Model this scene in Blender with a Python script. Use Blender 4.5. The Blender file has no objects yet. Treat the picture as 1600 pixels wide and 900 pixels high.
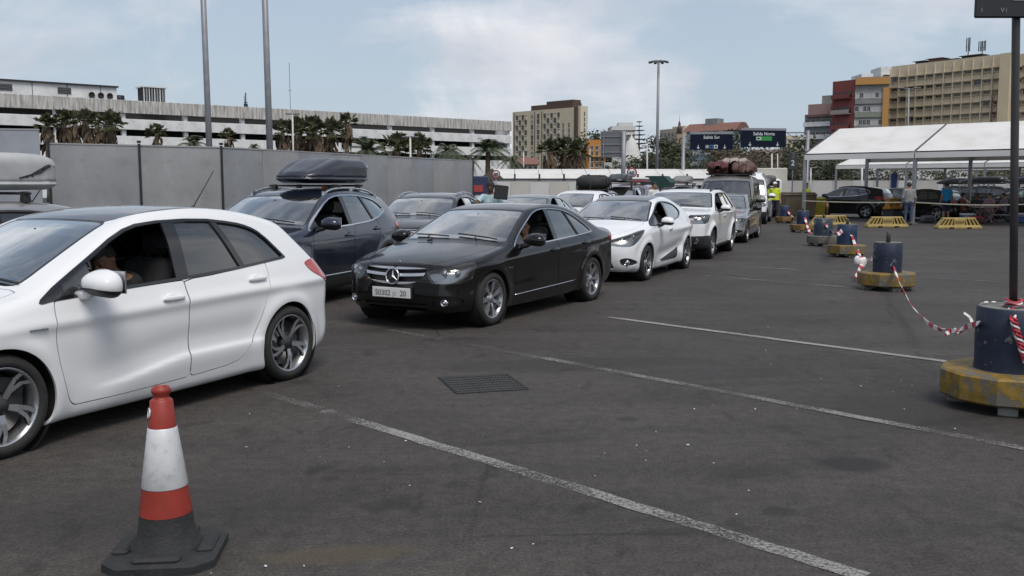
import bpy, bmesh, math, random
import numpy as np
from mathutils import Vector, Matrix, Euler
R = math.radians
random.seed(7); rng = np.random.default_rng(7)
scene = bpy.context.scene
col = scene.collection

# ---------------------------------------------------------------- camera
CAM_H = 1.64; FPX = 1480.0; HOR = 289.0
PITCH = math.atan((450 - HOR) / FPX)
cd = bpy.data.cameras.new('camera'); cam = bpy.data.objects.new('camera', cd); col.objects.link(cam)
cd.sensor_width = 36; cd.lens = FPX / 1600 * 36; cd.clip_start = 0.05; cd.clip_end = 6000
cam.location = (0, 0, CAM_H); cam.rotation_euler = (R(90) - PITCH, 0, 0)
scene.camera = cam
scene.render.resolution_x = 1024; scene.render.resolution_y = 576

# ---------------------------------------------------------------- world and sun
SUN_AZ = R(156)      # clockwise from +Y (behind the camera, a little to its right)
SUN_EL = R(60)
world = bpy.data.worlds.new('World'); scene.world = world; world.use_nodes = True
nt = world.node_tree; nt.nodes.clear()
def wn(t, **k):
    n = nt.nodes.new(t)
    for a, b in k.items(): setattr(n, a, b)
    return n
def wl(a, b): nt.links.new(a, b)
sky = wn('ShaderNodeTexSky', sky_type='NISHITA', sun_disc=False, sun_elevation=SUN_EL, sun_rotation=SUN_AZ,
         altitude=10, air_density=1.0, dust_density=2.2, ozone_density=1.0)
tc = wn('ShaderNodeTexCoord'); sp = wn('ShaderNodeSeparateXYZ'); wl(tc.outputs['Generated'], sp.inputs[0])
zz = wn('ShaderNodeMath', operation='MAXIMUM'); wl(sp.outputs['Z'], zz.inputs[0]); zz.inputs[1].default_value = 0.0
za = wn('ShaderNodeMath', operation='ADD'); wl(zz.outputs[0], za.inputs[0]); za.inputs[1].default_value = 0.34
dx = wn('ShaderNodeMath', operation='DIVIDE'); wl(sp.outputs['X'], dx.inputs[0]); wl(za.outputs[0], dx.inputs[1])
dy = wn('ShaderNodeMath', operation='DIVIDE'); wl(sp.outputs['Y'], dy.inputs[0]); wl(za.outputs[0], dy.inputs[1])
cm = wn('ShaderNodeCombineXYZ'); wl(dx.outputs[0], cm.inputs['X']); wl(dy.outputs[0], cm.inputs['Y'])
mp = wn('ShaderNodeMapping'); mp.inputs['Rotation'].default_value = (0, 0, R(25)); mp.inputs['Location'].default_value = (0.3, 1.15, 0)
mp.inputs['Scale'].default_value = (0.55, 0.80, 1); wl(cm.outputs[0], mp.inputs[0])
n1 = wn('ShaderNodeTexNoise'); n1.inputs['Scale'].default_value = 1.9; n1.inputs['Detail'].default_value = 9; n1.inputs['Roughness'].default_value = 0.56
n1.inputs['Distortion'].default_value = 0.35; wl(mp.outputs[0], n1.inputs['Vector'])
cr = wn('ShaderNodeValToRGB'); cr.color_ramp.elements[0].position = 0.46; cr.color_ramp.elements[1].position = 0.59
n3 = wn('ShaderNodeTexNoise'); n3.inputs['Scale'].default_value = 4.6; n3.inputs['Detail'].default_value = 9; n3.inputs['Roughness'].default_value = 0.6; n3.inputs['Distortion'].default_value = 0.5
wl(tc.outputs['Generated'], n3.inputs['Vector'])
nm = wn('ShaderNodeMix', data_type='FLOAT'); nm.inputs[0].default_value = 0.45; wl(n1.outputs['Fac'], nm.inputs[2]); wl(n3.outputs['Fac'], nm.inputs[3])
wl(nm.outputs[0], cr.inputs[0])
cf = wn('ShaderNodeMath', operation='MULTIPLY_ADD'); wl(cr.outputs[0], cf.inputs[0]); cf.inputs[1].default_value = 0.86; cf.inputs[2].default_value = 0.06
n2 = wn('ShaderNodeTexNoise'); n2.inputs['Scale'].default_value = 4.0; n2.inputs['Detail'].default_value = 7; wl(mp.outputs[0], n2.inputs['Vector'])
cr2 = wn('ShaderNodeValToRGB'); wl(n2.outputs['Fac'], cr2.inputs[0])
cr2.color_ramp.elements[0].position = 0.30; cr2.color_ramp.elements[0].color = (5.6, 5.8, 6.4, 1)
cr2.color_ramp.elements[1].position = 0.72; cr2.color_ramp.elements[1].color = (8.9, 8.9, 9.2, 1)
hz = wn('ShaderNodeMapRange'); hz.inputs['From Min'].default_value = 0.0; hz.inputs['From Max'].default_value = 0.8
hz.inputs['To Min'].default_value = 0.78; hz.inputs['To Max'].default_value = 0.10; wl(sp.outputs['Z'], hz.inputs['Value'])
mx0 = wn('ShaderNodeMix', data_type='RGBA'); wl(hz.outputs[0], mx0.inputs[0]); wl(sky.outputs[0], mx0.inputs[6]); mx0.inputs[7].default_value = (5.1, 6.15, 7.3, 1)
mx = wn('ShaderNodeMix', data_type='RGBA'); wl(cf.outputs[0], mx.inputs[0]); wl(mx0.outputs[2], mx.inputs[6]); wl(cr2.outputs[0], mx.inputs[7])
bg = wn('ShaderNodeBackground'); bg.inputs['Strength'].default_value = 0.096; wl(mx.outputs[2], bg.inputs['Color'])
wo = wn('ShaderNodeOutputWorld'); wl(bg.outputs[0], wo.inputs['Surface'])
world.cycles.sampling_method = 'AUTOMATIC'

sl = bpy.data.lights.new('sun', 'SUN'); sl.energy = 2.0; sl.angle = R(26); sl.color = (1.0, 0.955, 0.89)
so = bpy.data.objects.new('sun', sl); col.objects.link(so)
sdir = Vector((math.sin(SUN_AZ) * math.cos(SUN_EL), math.cos(SUN_AZ) * math.cos(SUN_EL), math.sin(SUN_EL)))
so.rotation_euler = sdir.to_track_quat('Z', 'Y').to_euler(); so.location = (30, -20, 60)

vs = scene.view_settings; vs.view_transform = 'Standard'; vs.look = 'None'; vs.exposure = 0.12; vs.gamma = 1.0; vs.use_curve_mapping = False
scene.cycles.max_bounces = 8; scene.cycles.transparent_max_bounces = 12; scene.cycles.caustics_reflective = False; scene.cycles.caustics_refractive = False
scene.cycles.use_denoising = True

# ---------------------------------------------------------------- projection helpers (pixel of the 1600x900 photo -> place in the world)
cp, s_p = math.cos(PITCH), math.sin(PITCH)
def ray(px, py):
    x = (px - 800) / FPX; y = (450 - py) / FPX
    return (x, cp + y * s_p, -s_p + y * cp)
def G(px, py, z=0.0):
    d = ray(px, py); t = (z - CAM_H) / d[2]
    return Vector((d[0] * t, d[1] * t, z))
def P(px, py, Y):
    d = ray(px, py); t = Y / d[1]
    return Vector((d[0] * t, Y, CAM_H + d[2] * t))
def XatY(px, Y, z=1.64): return (px - 800) / FPX * (Y * cp + (CAM_H - z) * s_p)

# ---------------------------------------------------------------- materials
MATS = {}
def newmat(name):
    m = bpy.data.materials.new(name); m.use_nodes = True
    t = m.node_tree; t.nodes.clear(); return m, t
def nd(t, typ, **k):
    n = t.nodes.new(typ)
    for a, b in k.items():
        if a in n.inputs.keys(): n.inputs[a].default_value = b
        else: setattr(n, a, b)
    return n
def c4(c): return (c[0], c[1], c[2], 1.0)
def mat(name, color, rough=0.6, metal=0.0, coat=0.0, spec=0.5, var=0.12, scale=6.0, bump=0.0, bscale=60.0, rvar=0.1, dark=None, emis=None, dirt=0.0):
    """principled material with object-space noise on colour and roughness"""
    if name in MATS: return MATS[name]
    m, t = newmat(name)
    b = nd(t, 'ShaderNodeBsdfPrincipled'); o = nd(t, 'ShaderNodeOutputMaterial'); t.links.new(b.outputs[0], o.inputs[0])
    b.inputs['Roughness'].default_value = rough; b.inputs['Metallic'].default_value = metal
    b.inputs['Coat Weight'].default_value = coat; b.inputs['Coat Roughness'].default_value = 0.04
    b.inputs['Specular IOR Level'].default_value = spec
    tcn = nd(t, 'ShaderNodeTexCoord')
    n = nd(t, 'ShaderNodeTexNoise'); n.inputs['Scale'].default_value = scale; n.inputs['Detail'].default_value = 6
    t.links.new(tcn.outputs['Object'], n.inputs['Vector'])
    r = nd(t, 'ShaderNodeValToRGB'); r.color_ramp.elements[0].position = 0.3; r.color_ramp.elements[1].position = 0.7
    d = dark if dark else tuple(max(0, c * (1 - var)) for c in color)
    r.color_ramp.elements[0].color = c4(d); r.color_ramp.elements[1].color = c4(tuple(min(1, c * (1 + var * 0.5)) for c in color))
    t.links.new(n.outputs['Fac'], r.inputs[0])
    src = r.outputs[0]
    if dirt > 0:
        n3 = nd(t, 'ShaderNodeTexNoise'); n3.inputs['Scale'].default_value = scale * 3.7; n3.inputs['Detail'].default_value = 8; n3.inputs['Roughness'].default_value = 0.7
        t.links.new(tcn.outputs['Object'], n3.inputs['Vector'])
        r3 = nd(t, 'ShaderNodeValToRGB'); r3.color_ramp.elements[0].position = 0.52; r3.color_ramp.elements[1].position = 0.68
        r3.color_ramp.elements[1].color = (dirt, dirt, dirt, 1)
        t.links.new(n3.outputs['Fac'], r3.inputs[0])
        mxd = nd(t, 'ShaderNodeMix', data_type='RGBA'); t.links.new(r3.outputs[0], mxd.inputs[0]); t.links.new(src, mxd.inputs[6])
        mxd.inputs[7].default_value = (0.09, 0.08, 0.07, 1); src = mxd.outputs[2]
    t.links.new(src, b.inputs['Base Color'])
    if rvar > 0:
        mr = nd(t, 'ShaderNodeMapRange'); mr.inputs['To Min'].default_value = max(0.02, rough - rvar); mr.inputs['To Max'].default_value = min(1, rough + rvar)
        t.links.new(n.outputs['Fac'], mr.inputs['Value']); t.links.new(mr.outputs[0], b.inputs['Roughness'])
    if bump > 0:
        n2 = nd(t, 'ShaderNodeTexNoise'); n2.inputs['Scale'].default_value = bscale; n2.inputs['Detail'].default_value = 5
        t.links.new(tcn.outputs['Object'], n2.inputs['Vector'])
        bm_ = nd(t, 'ShaderNodeBump'); bm_.inputs['Strength'].default_value = bump; bm_.inputs['Distance'].default_value = 0.02
        t.links.new(n2.outputs['Fac'], bm_.inputs['Height']); t.links.new(bm_.outputs[0], b.inputs['Normal'])
    if emis:
        b.inputs['Emission Color'].default_value = c4(emis[0]); b.inputs['Emission Strength'].default_value = emis[1]
    MATS[name] = m; return m
def paint(name, color, metal=0.0, rough=0.35, dust=1.0):
    """car paint: pigment under clear coat, a thin uneven film of road dust"""
    if name in MATS: return MATS[name]
    m, t = newmat(name)
    b = nd(t, 'ShaderNodeBsdfPrincipled'); o = nd(t, 'ShaderNodeOutputMaterial'); t.links.new(b.outputs[0], o.inputs[0])
    b.inputs['Roughness'].default_value = rough; b.inputs['Metallic'].default_value = metal
    b.inputs['Coat Weight'].default_value = 1.0; b.inputs['Coat IOR'].default_value = 1.5
    if metal < .2: b.inputs['Specular IOR Level'].default_value = 0.06
    tcn = nd(t, 'ShaderNodeTexCoord'); n = nd(t, 'ShaderNodeTexNoise'); n.inputs['Scale'].default_value = 2.6; n.inputs['Detail'].default_value = 9; n.inputs['Roughness'].default_value = 0.65
    t.links.new(tcn.outputs['Object'], n.inputs['Vector'])
    sx = nd(t, 'ShaderNodeSeparateXYZ'); t.links.new(tcn.outputs['Object'], sx.inputs[0])
    lo = nd(t, 'ShaderNodeMapRange'); lo.inputs['From Min'].default_value = 0.65; lo.inputs['From Max'].default_value = 0.15; lo.inputs['To Min'].default_value = 0.03 * dust; lo.inputs['To Max'].default_value = 0.30 * dust
    t.links.new(sx.outputs['Z'], lo.inputs['Value'])
    mu = nd(t, 'ShaderNodeMath', operation='MULTIPLY'); t.links.new(lo.outputs[0], mu.inputs[0]); t.links.new(n.outputs['Fac'], mu.inputs[1])
    mxd = nd(t, 'ShaderNodeMix', data_type='RGBA'); t.links.new(mu.outputs[0], mxd.inputs[0]); mxd.inputs[6].default_value = c4(color); mxd.inputs[7].default_value = (0.20, 0.18, 0.16, 1)
    t.links.new(mxd.outputs[2], b.inputs['Base Color'])
    mr = nd(t, 'ShaderNodeMapRange'); mr.inputs['To Min'].default_value = 0.02; mr.inputs['To Max'].default_value = 0.10
    t.links.new(n.outputs['Fac'], mr.inputs['Value']); t.links.new(mr.outputs[0], b.inputs['Coat Roughness'])
    MATS[name] = m; return m
def glassmat(name, tint, rough=0.0, spec=1.0):
    if name in MATS: return MATS[name]
    m, t = newmat(name)
    o = nd(t, 'ShaderNodeOutputMaterial'); tr = nd(t, 'ShaderNodeBsdfTransparent'); tr.inputs[0].default_value = c4(tint)
    g = nd(t, 'ShaderNodeBsdfGlossy'); g.inputs['Roughness'].default_value = max(rough, 0.005); g.inputs[0].default_value = (0.95, 0.97, 0.96, 1)
    f = nd(t, 'ShaderNodeFresnel'); f.inputs[0].default_value = 1.52
    mu = nd(t, 'ShaderNodeMath', operation='MULTIPLY_ADD'); t.links.new(f.outputs[0], mu.inputs[0]); mu.inputs[1].default_value = 2.0 * spec; mu.inputs[2].default_value = 0.01 * spec; mu.use_clamp = True
    mx_ = nd(t, 'ShaderNodeMixShader'); t.links.new(mu.outputs[0], mx_.inputs[0]); t.links.new(tr.outputs[0], mx_.inputs[1]); t.links.new(g.outputs[0], mx_.inputs[2])
    # dust film
    n = nd(t, 'ShaderNodeTexNoise'); n.inputs['Scale'].default_value = 3.0; n.inputs['Detail'].default_value = 8
    tcn = nd(t, 'ShaderNodeTexCoord'); t.links.new(tcn.outputs['Object'], n.inputs['Vector'])
    mr = nd(t, 'ShaderNodeMapRange'); mr.inputs['To Min'].default_value = 0.0; mr.inputs['To Max'].default_value = 0.055; t.links.new(n.outputs['Fac'], mr.inputs['Value'])
    df = nd(t, 'ShaderNodeBsdfDiffuse'); df.inputs[0].default_value = (0.45, 0.43, 0.40, 1)
    m2 = nd(t, 'ShaderNodeMixShader'); t.links.new(mr.outputs[0], m2.inputs[0]); t.links.new(mx_.outputs[0], m2.inputs[1]); t.links.new(df.outputs[0], m2.inputs[2])
    t.links.new(m2.outputs[0], o.inputs[0]); MATS[name] = m; return m

# ---------------------------------------------------------------- object helpers
def tag(o, label=None, cat=None, group=None, kind=None):
    if label: o['label'] = label
    if cat: o['category'] = cat
    if group: o['group'] = group
    if kind: o['kind'] = kind
    return o
def empty(name, loc=(0, 0, 0), rz=0.0, label=None, cat=None, group=None):
    o = bpy.data.objects.new(name, None); col.objects.link(o); o.location = loc; o.rotation_euler = (0, 0, rz); o.empty_display_size = 0.3
    return tag(o, label, cat, group)
def link(name, me, parent=None, loc=None, rot=None, scale=None):
    o = bpy.data.objects.new(name, me); col.objects.link(o)
    if parent is not None: o.parent = parent
    if loc is not None: o.location = loc
    if rot is not None: o.rotation_euler = rot
    if scale is not None: o.scale = scale
    return o
KIDS = None
def copy_tree(o, parent=None):
    c = o.copy(); col.objects.link(c)
    if parent is not None: c.parent = parent
    for ch in o.children: copy_tree(ch, c)
    return c

class MB:
    """collects simple solids into one mesh"""
    def __init__(s): s.v = []; s.f = []; s.m = []; s.sm = []
    def add(s, vs, fs, mi=0, smooth=False):
        k = len(s.v); s.v += [tuple(v) for v in vs]
        for f in fs: s.f.append(tuple(i + k for i in f)); s.m.append(mi); s.sm.append(smooth)
        return s
    def box(s, c, d, rz=0.0, mi=0, M=None, taper=None):
        x, y, z = d[0] / 2, d[1] / 2, d[2] / 2
        tx, ty = taper if taper else (1, 1)
        vs = [(-x, -y, -z), (x, -y, -z), (x, y, -z), (-x, y, -z), (-x * tx, -y * ty, z), (x * tx, -y * ty, z), (x * tx, y * ty, z), (-x * tx, y * ty, z)]
        if M is None: M = Matrix.Translation(c) @ Matrix.Rotation(rz, 4, 'Z')
        vs = [M @ Vector(v) for v in vs]
        return s.add(vs, [(0, 3, 2, 1), (4, 5, 6, 7), (0, 1, 5, 4), (1, 2, 6, 5), (2, 3, 7, 6), (3, 0, 4, 7)], mi)
    def rbox(s, c, d, b=0.01, rz=0.0, mi=0, M=None):
        """box with bevelled vertical+horizontal edges (chamfer)"""
        x, y, z = d[0] / 2, d[1] / 2, d[2] / 2; b = min(b, x * .9, y * .9, z * .9)
        ring = lambda q, zz: [(-x + q, -y + q + b, zz), (-x + q + b, -y + q, zz), (x - q - b, -y + q, zz), (x - q, -y + q + b, zz), (x - q, y - q - b, zz), (x - q - b, y - q, zz), (-x + q + b, y - q, zz), (-x + q, y - q - b, zz)]
        rs = [ring(b, -z), ring(0, -z + b), ring(0, z - b), ring(b, z)]
        if M is None: M = Matrix.Translation(c) @ Matrix.Rotation(rz, 4, 'Z')
        vs = [M @ Vector(v) for r_ in rs for v in r_]
        fs = [tuple(range(7, -1, -1)), tuple(range(24, 32))]
        for k in range(3):
            for i in range(8):
                j = (i + 1) % 8; fs.append((k * 8 + i, k * 8 + j, k * 8 + 8 + j, k * 8 + 8 + i))
        return s.add(vs, fs, mi)
    def lathe(s, prof, n=24, M=None, mi=0, smooth=True, caps=True):
        M = M or Matrix.Identity(4); vs = []
        for r_, z in prof:
            for i in range(n):
                a = 2 * math.pi * i / n; vs.append(M @ Vector((r_ * math.cos(a), r_ * math.sin(a), z)))
        fs = []
        for k in range(len(prof) - 1):
            for i in range(n):
                j = (i + 1) % n; fs.append((k * n + i, k * n + j, k * n + n + j, k * n + n + i))
        s.add(vs, fs, mi, smooth)
        if caps:
            base = len(s.v) - len(vs)
            s.f.append(tuple(base + i for i in range(n - 1, -1, -1))); s.m.append(mi); s.sm.append(False)
            s.f.append(tuple(base + (len(prof) - 1) * n + i for i in range(n))); s.m.append(mi); s.sm.append(False)
        return s
    def tube(s, pts, r, n=8, mi=0, smooth=True, closed=False):
        pts = [Vector(p) for p in pts]; rr = r if isinstance(r, (list, tuple)) else [r] * len(pts)
        vs = []; up = None; m = len(pts)
        for k, p in enumerate(pts):
            a = pts[(k - 1) % m] if (closed or k > 0) else p; b = pts[(k + 1) % m] if (closed or k < m - 1) else p
            t = (b - a).normalized()
            if up is None: up = t.orthogonal().normalized()
            up = (up - t * up.dot(t)).normalized(); w = t.cross(up)
            for i in range(n):
                an = 2 * math.pi * i / n; vs.append(p + (up * math.cos(an) + w * math.sin(an)) * rr[k])
        fs = []
        for k in range(m if closed else m - 1):
            for i in range(n):
                j = (i + 1) % n; k2 = (k + 1) % m; fs.append((k * n + i, k * n + j, k2 * n + j, k2 * n + i))
        if not closed: fs += [tuple(range(n - 1, -1, -1)), tuple((m - 1) * n + i for i in range(n))]
        return s.add(vs, fs, mi, smooth)
    def bar(s, a, b, r, n=8, mi=0): return s.tube([a, b], r, n, mi)
    def prism(s, poly, h0, h1, M=None, mi=0):
        """polygon in local xy extruded in z"""
        M = M or Matrix.Identity(4); n = len(poly)
        vs = [M @ Vector((p[0], p[1], h0)) for p in poly] + [M @ Vector((p[0], p[1], h1)) for p in poly]
        fs = [tuple(range(n - 1, -1, -1)), tuple(range(n, 2 * n))] + [(i, (i + 1) % n, n + (i + 1) % n, n + i) for i in range(n)]
        return s.add(vs, fs, mi)
    def ellipsoid(s, c, d, n=16, m=10, mi=0, p=2.0, M=None):
        vs = []; M = M or Matrix.Identity(4)
        sg = lambda q: math.copysign(abs(q) ** (2 / p), q)
        for k in range(m + 1):
            ph = -math.pi / 2 + math.pi * k / m
            for i in range(n):
                a = 2 * math.pi * i / n
                vs.append(M @ Vector((c[0] + d[0] * sg(math.cos(ph)) * sg(math.cos(a)), c[1] + d[1] * sg(math.cos(ph)) * sg(math.sin(a)), c[2] + d[2] * sg(math.sin(ph)))))
        fs = []
        for k in range(m):
            for i in range(n):
                j = (i + 1) % n; fs.append((k * n + i, k * n + j, k * n + n + j, k * n + n + i))
        return s.add(vs, fs, mi, True)
    def quad(s, a, b, c, d, mi=0): return s.add([a, b, c, d], [(0, 1, 2, 3)], mi)
    def mesh(s, name, mats):
        me = bpy.data.meshes.new(name); me.from_pydata(s.v, [], s.f)
        for m_ in (mats if isinstance(mats, (list, tuple)) else [mats]): me.materials.append(m_)
        me.polygons.foreach_set('material_index', s.m); me.polygons.foreach_set('use_smooth', s.sm)
        me.update(); return me
    def build(s, name, mats, parent=None, **k): return link(name, s.mesh(name, mats), parent, **k)
def rotm(axis, a): return Matrix.Rotation(a, 4, axis)
def TR(x, y, z): return Matrix.Translation((x, y, z))
# ---------------------------------------------------------------- implicit surfaces: fields -> meshes that can be cut along outlines
def chaikin(p, it=2, closed=True):
    p = np.asarray(p, float)
    for _ in range(it):
        q = np.roll(p, -1, 0) if closed else p[1:]
        a = p if closed else p[:-1]
        n = np.empty((len(a) * 2, p.shape[1])); n[0::2] = a * .75 + q * .25; n[1::2] = a * .25 + q * .75
        p = n if closed else np.vstack([p[:1], n, p[-1:]])
    return p
def rc(pts, r):
    """polygon with small rounded corners"""
    P_ = np.asarray(pts, float); o = []
    for i in range(len(P_)):
        a, b, c = P_[i - 1], P_[i], P_[(i + 1) % len(P_)]; u = (a - b) / max(np.linalg.norm(a - b), 1e-9); v = (c - b) / max(np.linalg.norm(c - b), 1e-9)
        q = min(r, np.linalg.norm(a - b) * .4, np.linalg.norm(c - b) * .4); o += [b + u * q, b + (u + v) * q * .3, b + v * q]
    return np.array(o)
def sd_poly(poly, X, Z):
    """signed distance to a closed 2-D polygon (negative inside)"""
    X = np.asarray(X, float); Z = np.asarray(Z, float); d2 = np.full(X.shape, 1e9); ins = np.zeros(X.shape, bool)
    n = len(poly)
    for i in range(n):
        ax, az = poly[i]; bx, bz = poly[(i + 1) % n]; ex, ez = bx - ax, bz - az; L = ex * ex + ez * ez
        if L < 1e-14: continue
        px, pz = X - ax, Z - az; t = np.clip((px * ex + pz * ez) / L, 0, 1)
        d2 = np.minimum(d2, (px - ex * t) ** 2 + (pz - ez * t) ** 2)
        c = ((az <= Z) & (bz > Z)) | ((bz <= Z) & (az > Z))
        if abs(ez) > 1e-12: ins ^= c & (X < ax + ex * (Z - az) / ez)
    d = np.sqrt(d2); return np.where(ins, -d, d)
def smax(a, b, k):
    h = np.maximum(k - np.abs(a - b), 0.0) / k
    return np.maximum(a, b) + h * h * k * 0.25
def smin(a, b, k): return -smax(-a, -b, k)
def sstep(a, b, x):
    t = np.clip((x - a) / (b - a), 0, 1); return t * t * (3 - 2 * t)
class Curve1:
    """smooth monotone-ish interpolation through points"""
    def __init__(s, pts): p = sorted(pts); s.x = np.array([q[0] for q in p], float); s.y = np.array([q[1] for q in p], float); \
        s.m = np.gradient(s.y, s.x) if len(p) > 1 else np.zeros(1); s._lim()
    def _lim(s):
        d = np.diff(s.y) / np.diff(s.x)
        for i in range(len(d)):
            if abs(d[i]) < 1e-12: s.m[i] = s.m[i + 1] = 0
            else:
                for j in (i, i + 1):
                    if s.m[j] / d[i] < 0: s.m[j] = 0
                    elif s.m[j] / d[i] > 3: s.m[j] = 3 * d[i]
    def __call__(s, q):
        q = np.clip(q, s.x[0], s.x[-1]); i = np.clip(np.searchsorted(s.x, q) - 1, 0, len(s.x) - 2)
        h = s.x[i + 1] - s.x[i]; t = (q - s.x[i]) / h
        return (2 * t**3 - 3 * t**2 + 1) * s.y[i] + (t**3 - 2 * t**2 + t) * h * s.m[i] + (-2 * t**3 + 3 * t**2) * s.y[i + 1] + (t**3 - t**2) * h * s.m[i + 1]
class Table2:
    """2-D field sampled once and then read bilinearly"""
    def __init__(s, f, x0, x1, z0, z1, h):
        s.x0, s.z0, s.h = x0, z0, h; nx = int((x1 - x0) / h) + 2; nz = int((z1 - z0) / h) + 2
        X, Z = np.meshgrid(x0 + h * np.arange(nx), z0 + h * np.arange(nz), indexing='ij'); s.t = f(X, Z)
    def __call__(s, X, Z):
        u = np.clip((X - s.x0) / s.h, 0, s.t.shape[0] - 1.001); v = np.clip((Z - s.z0) / s.h, 0, s.t.shape[1] - 1.001)
        i = u.astype(int); j = v.astype(int); a = u - i; b = v - j; t = s.t
        return t[i, j] * (1 - a) * (1 - b) + t[i + 1, j] * a * (1 - b) + t[i, j + 1] * (1 - a) * b + t[i + 1, j + 1] * a * b
def grad(F, V, e=0.004):
    g = np.empty_like(V)
    for k in range(3):
        d = np.zeros(3); d[k] = e; g[:, k] = (F(V + d) - F(V - d)) / (2 * e)
    return g
def surface_net(F, lo, hi, h, newton=2):
    """F(V[n,3]) -> smooth triangle mesh of F=0 (V, N, T)"""
    lo = np.array(lo, float); n = np.ceil((np.array(hi) - lo) / h).astype(int) + 1
    ax = [lo[k] + h * np.arange(n[k]) for k in range(3)]
    gx, gy, gz = np.meshgrid(*ax, indexing='ij')
    f = F(np.stack([gx.ravel(), gy.ravel(), gz.ravel()], 1)).reshape(n)
    ins = f < 0
    c = np.zeros(n - 1, int)
    for a in (0, 1):
        for b in (0, 1):
            for d in (0, 1): c += ins[a:n[0] - 1 + a, b:n[1] - 1 + b, d:n[2] - 1 + d]
    act = (c > 0) & (c < 8); idx = np.full(act.shape, -1); ijk = np.argwhere(act); idx[act] = np.arange(len(ijk))
    acc = np.zeros((len(ijk), 3)); cnt = np.zeros(len(ijk))
    co = [(a, b, d) for a in (0, 1) for b in (0, 1) for d in (0, 1)]
    for p in range(8):
        for q in range(p + 1, 8):
            df = np.array(co[q]) - np.array(co[p])
            if abs(df).sum() != 1: continue
            A = ijk + co[p]; B = ijk + co[q]; fa = f[A[:, 0], A[:, 1], A[:, 2]]; fb = f[B[:, 0], B[:, 1], B[:, 2]]
            m = (fa < 0) != (fb < 0); t = np.where(m, fa / np.where(m, fa - fb, 1), 0)
            acc[m] += (A + (B - A) * t[:, None])[m]; cnt[m] += 1
    V = lo + h * acc / cnt[:, None]
    Q = []
    for k in range(3):
        u, v = (k + 1) % 3, (k + 2) % 3
        sl0 = [slice(None)] * 3; sl1 = [slice(None)] * 3; sl0[k] = slice(0, -1); sl1[k] = slice(1, None)
        e = ins[tuple(sl0)] != ins[tuple(sl1)]; E = np.argwhere(e)
        ok = (E[:, u] > 0) & (E[:, v] > 0) & (E[:, u] < n[u] - 1) & (E[:, v] < n[v] - 1); E = E[ok]
        du = np.zeros(3, int); du[u] = 1; dv = np.zeros(3, int); dv[v] = 1
        g = lambda I: idx[I[:, 0], I[:, 1], I[:, 2]]
        q = np.stack([g(E - du - dv), g(E - dv), g(E), g(E - du)], 1)
        fl = ~ins[E[:, 0], E[:, 1], E[:, 2]]; q[fl] = q[fl][:, ::-1]
        Q.append(q)
    Q = np.vstack(Q)
    for _ in range(newton):
        g = grad(F, V); g2 = np.maximum((g * g).sum(1), 0.05); st = (F(V) / g2)[:, None] * g
        L = np.linalg.norm(st, axis=1, keepdims=True); V = V - st * np.minimum(1, 0.7 * h / np.maximum(L, 1e-9))
    g = grad(F, V, 0.006); N = g / np.maximum(np.linalg.norm(g, axis=1, keepdims=True), 1e-9)
    d1 = np.linalg.norm(V[Q[:, 0]] - V[Q[:, 2]], axis=1) <= np.linalg.norm(V[Q[:, 1]] - V[Q[:, 3]], axis=1)
    T = np.vstack([np.where(d1[:, None], Q[:, [0, 1, 2]], Q[:, [0, 1, 3]]), np.where(d1[:, None], Q[:, [0, 2, 3]], Q[:, [1, 2, 3]])])
    return (V, N, T)
def sub(M, keep):
    V, N, T = M; T = T[keep]
    u, inv = np.unique(T, return_inverse=True); return (V[u], N[u], inv.reshape(-1, 3))
def cut(M, d):
    """split along d=0 -> (inside d<0, outside)"""
    V, N, T = M
    if len(T) == 0: return M, M
    d = np.where(np.abs(d) < 1e-5, 1e-5, d); s = d[T] < 0; k = s.sum(1)
    mix = (k == 1) | (k == 2)
    if not mix.any(): return sub(M, k == 3), sub(M, k == 0)
    Tm = T[mix]; sm = s[mix]; lone = np.where((sm.sum(1) == 1)[:, None], sm, ~sm); a = lone.argmax(1); r_ = np.arange(len(Tm))
    A = Tm[r_, a]; B = Tm[r_, (a + 1) % 3]; C = Tm[r_, (a + 2) % 3]
    e = np.vstack([np.stack([A, B], 1), np.stack([A, C], 1)]); es = np.sort(e, 1)
    ue, inv = np.unique(es, axis=0, return_inverse=True); inv = inv.ravel()
    t = (d[ue[:, 0]] / (d[ue[:, 0]] - d[ue[:, 1]]))[:, None]
    nv = V[ue[:, 0]] * (1 - t) + V[ue[:, 1]] * t; nn = N[ue[:, 0]] * (1 - t) + N[ue[:, 1]] * t; nn /= np.maximum(np.linalg.norm(nn, axis=1, keepdims=True), 1e-9)
    p = inv[:len(Tm)] + len(V); q = inv[len(Tm):] + len(V)
    V2 = np.vstack([V, nv]); N2 = np.vstack([N, nn])
    t1 = np.stack([A, p, q], 1); t2 = np.vstack([np.stack([p, B, C], 1), np.stack([p, C, q], 1)])
    li = d[A] < 0
    I = np.vstack([T[k == 3], t1[li], t2[np.tile(~li, 2)]]); O = np.vstack([T[k == 0], t1[~li], t2[np.tile(li, 2)]])
    def comp(Tx):
        if len(Tx) == 0: return (np.zeros((0, 3)), np.zeros((0, 3)), np.zeros((0, 3), int))
        u, iv = np.unique(Tx, return_inverse=True); return (V2[u], N2[u], iv.reshape(-1, 3))
    return comp(I), comp(O)
def off(M, d): return (M[0] + M[1] * d, M[1], M[2])
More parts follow.
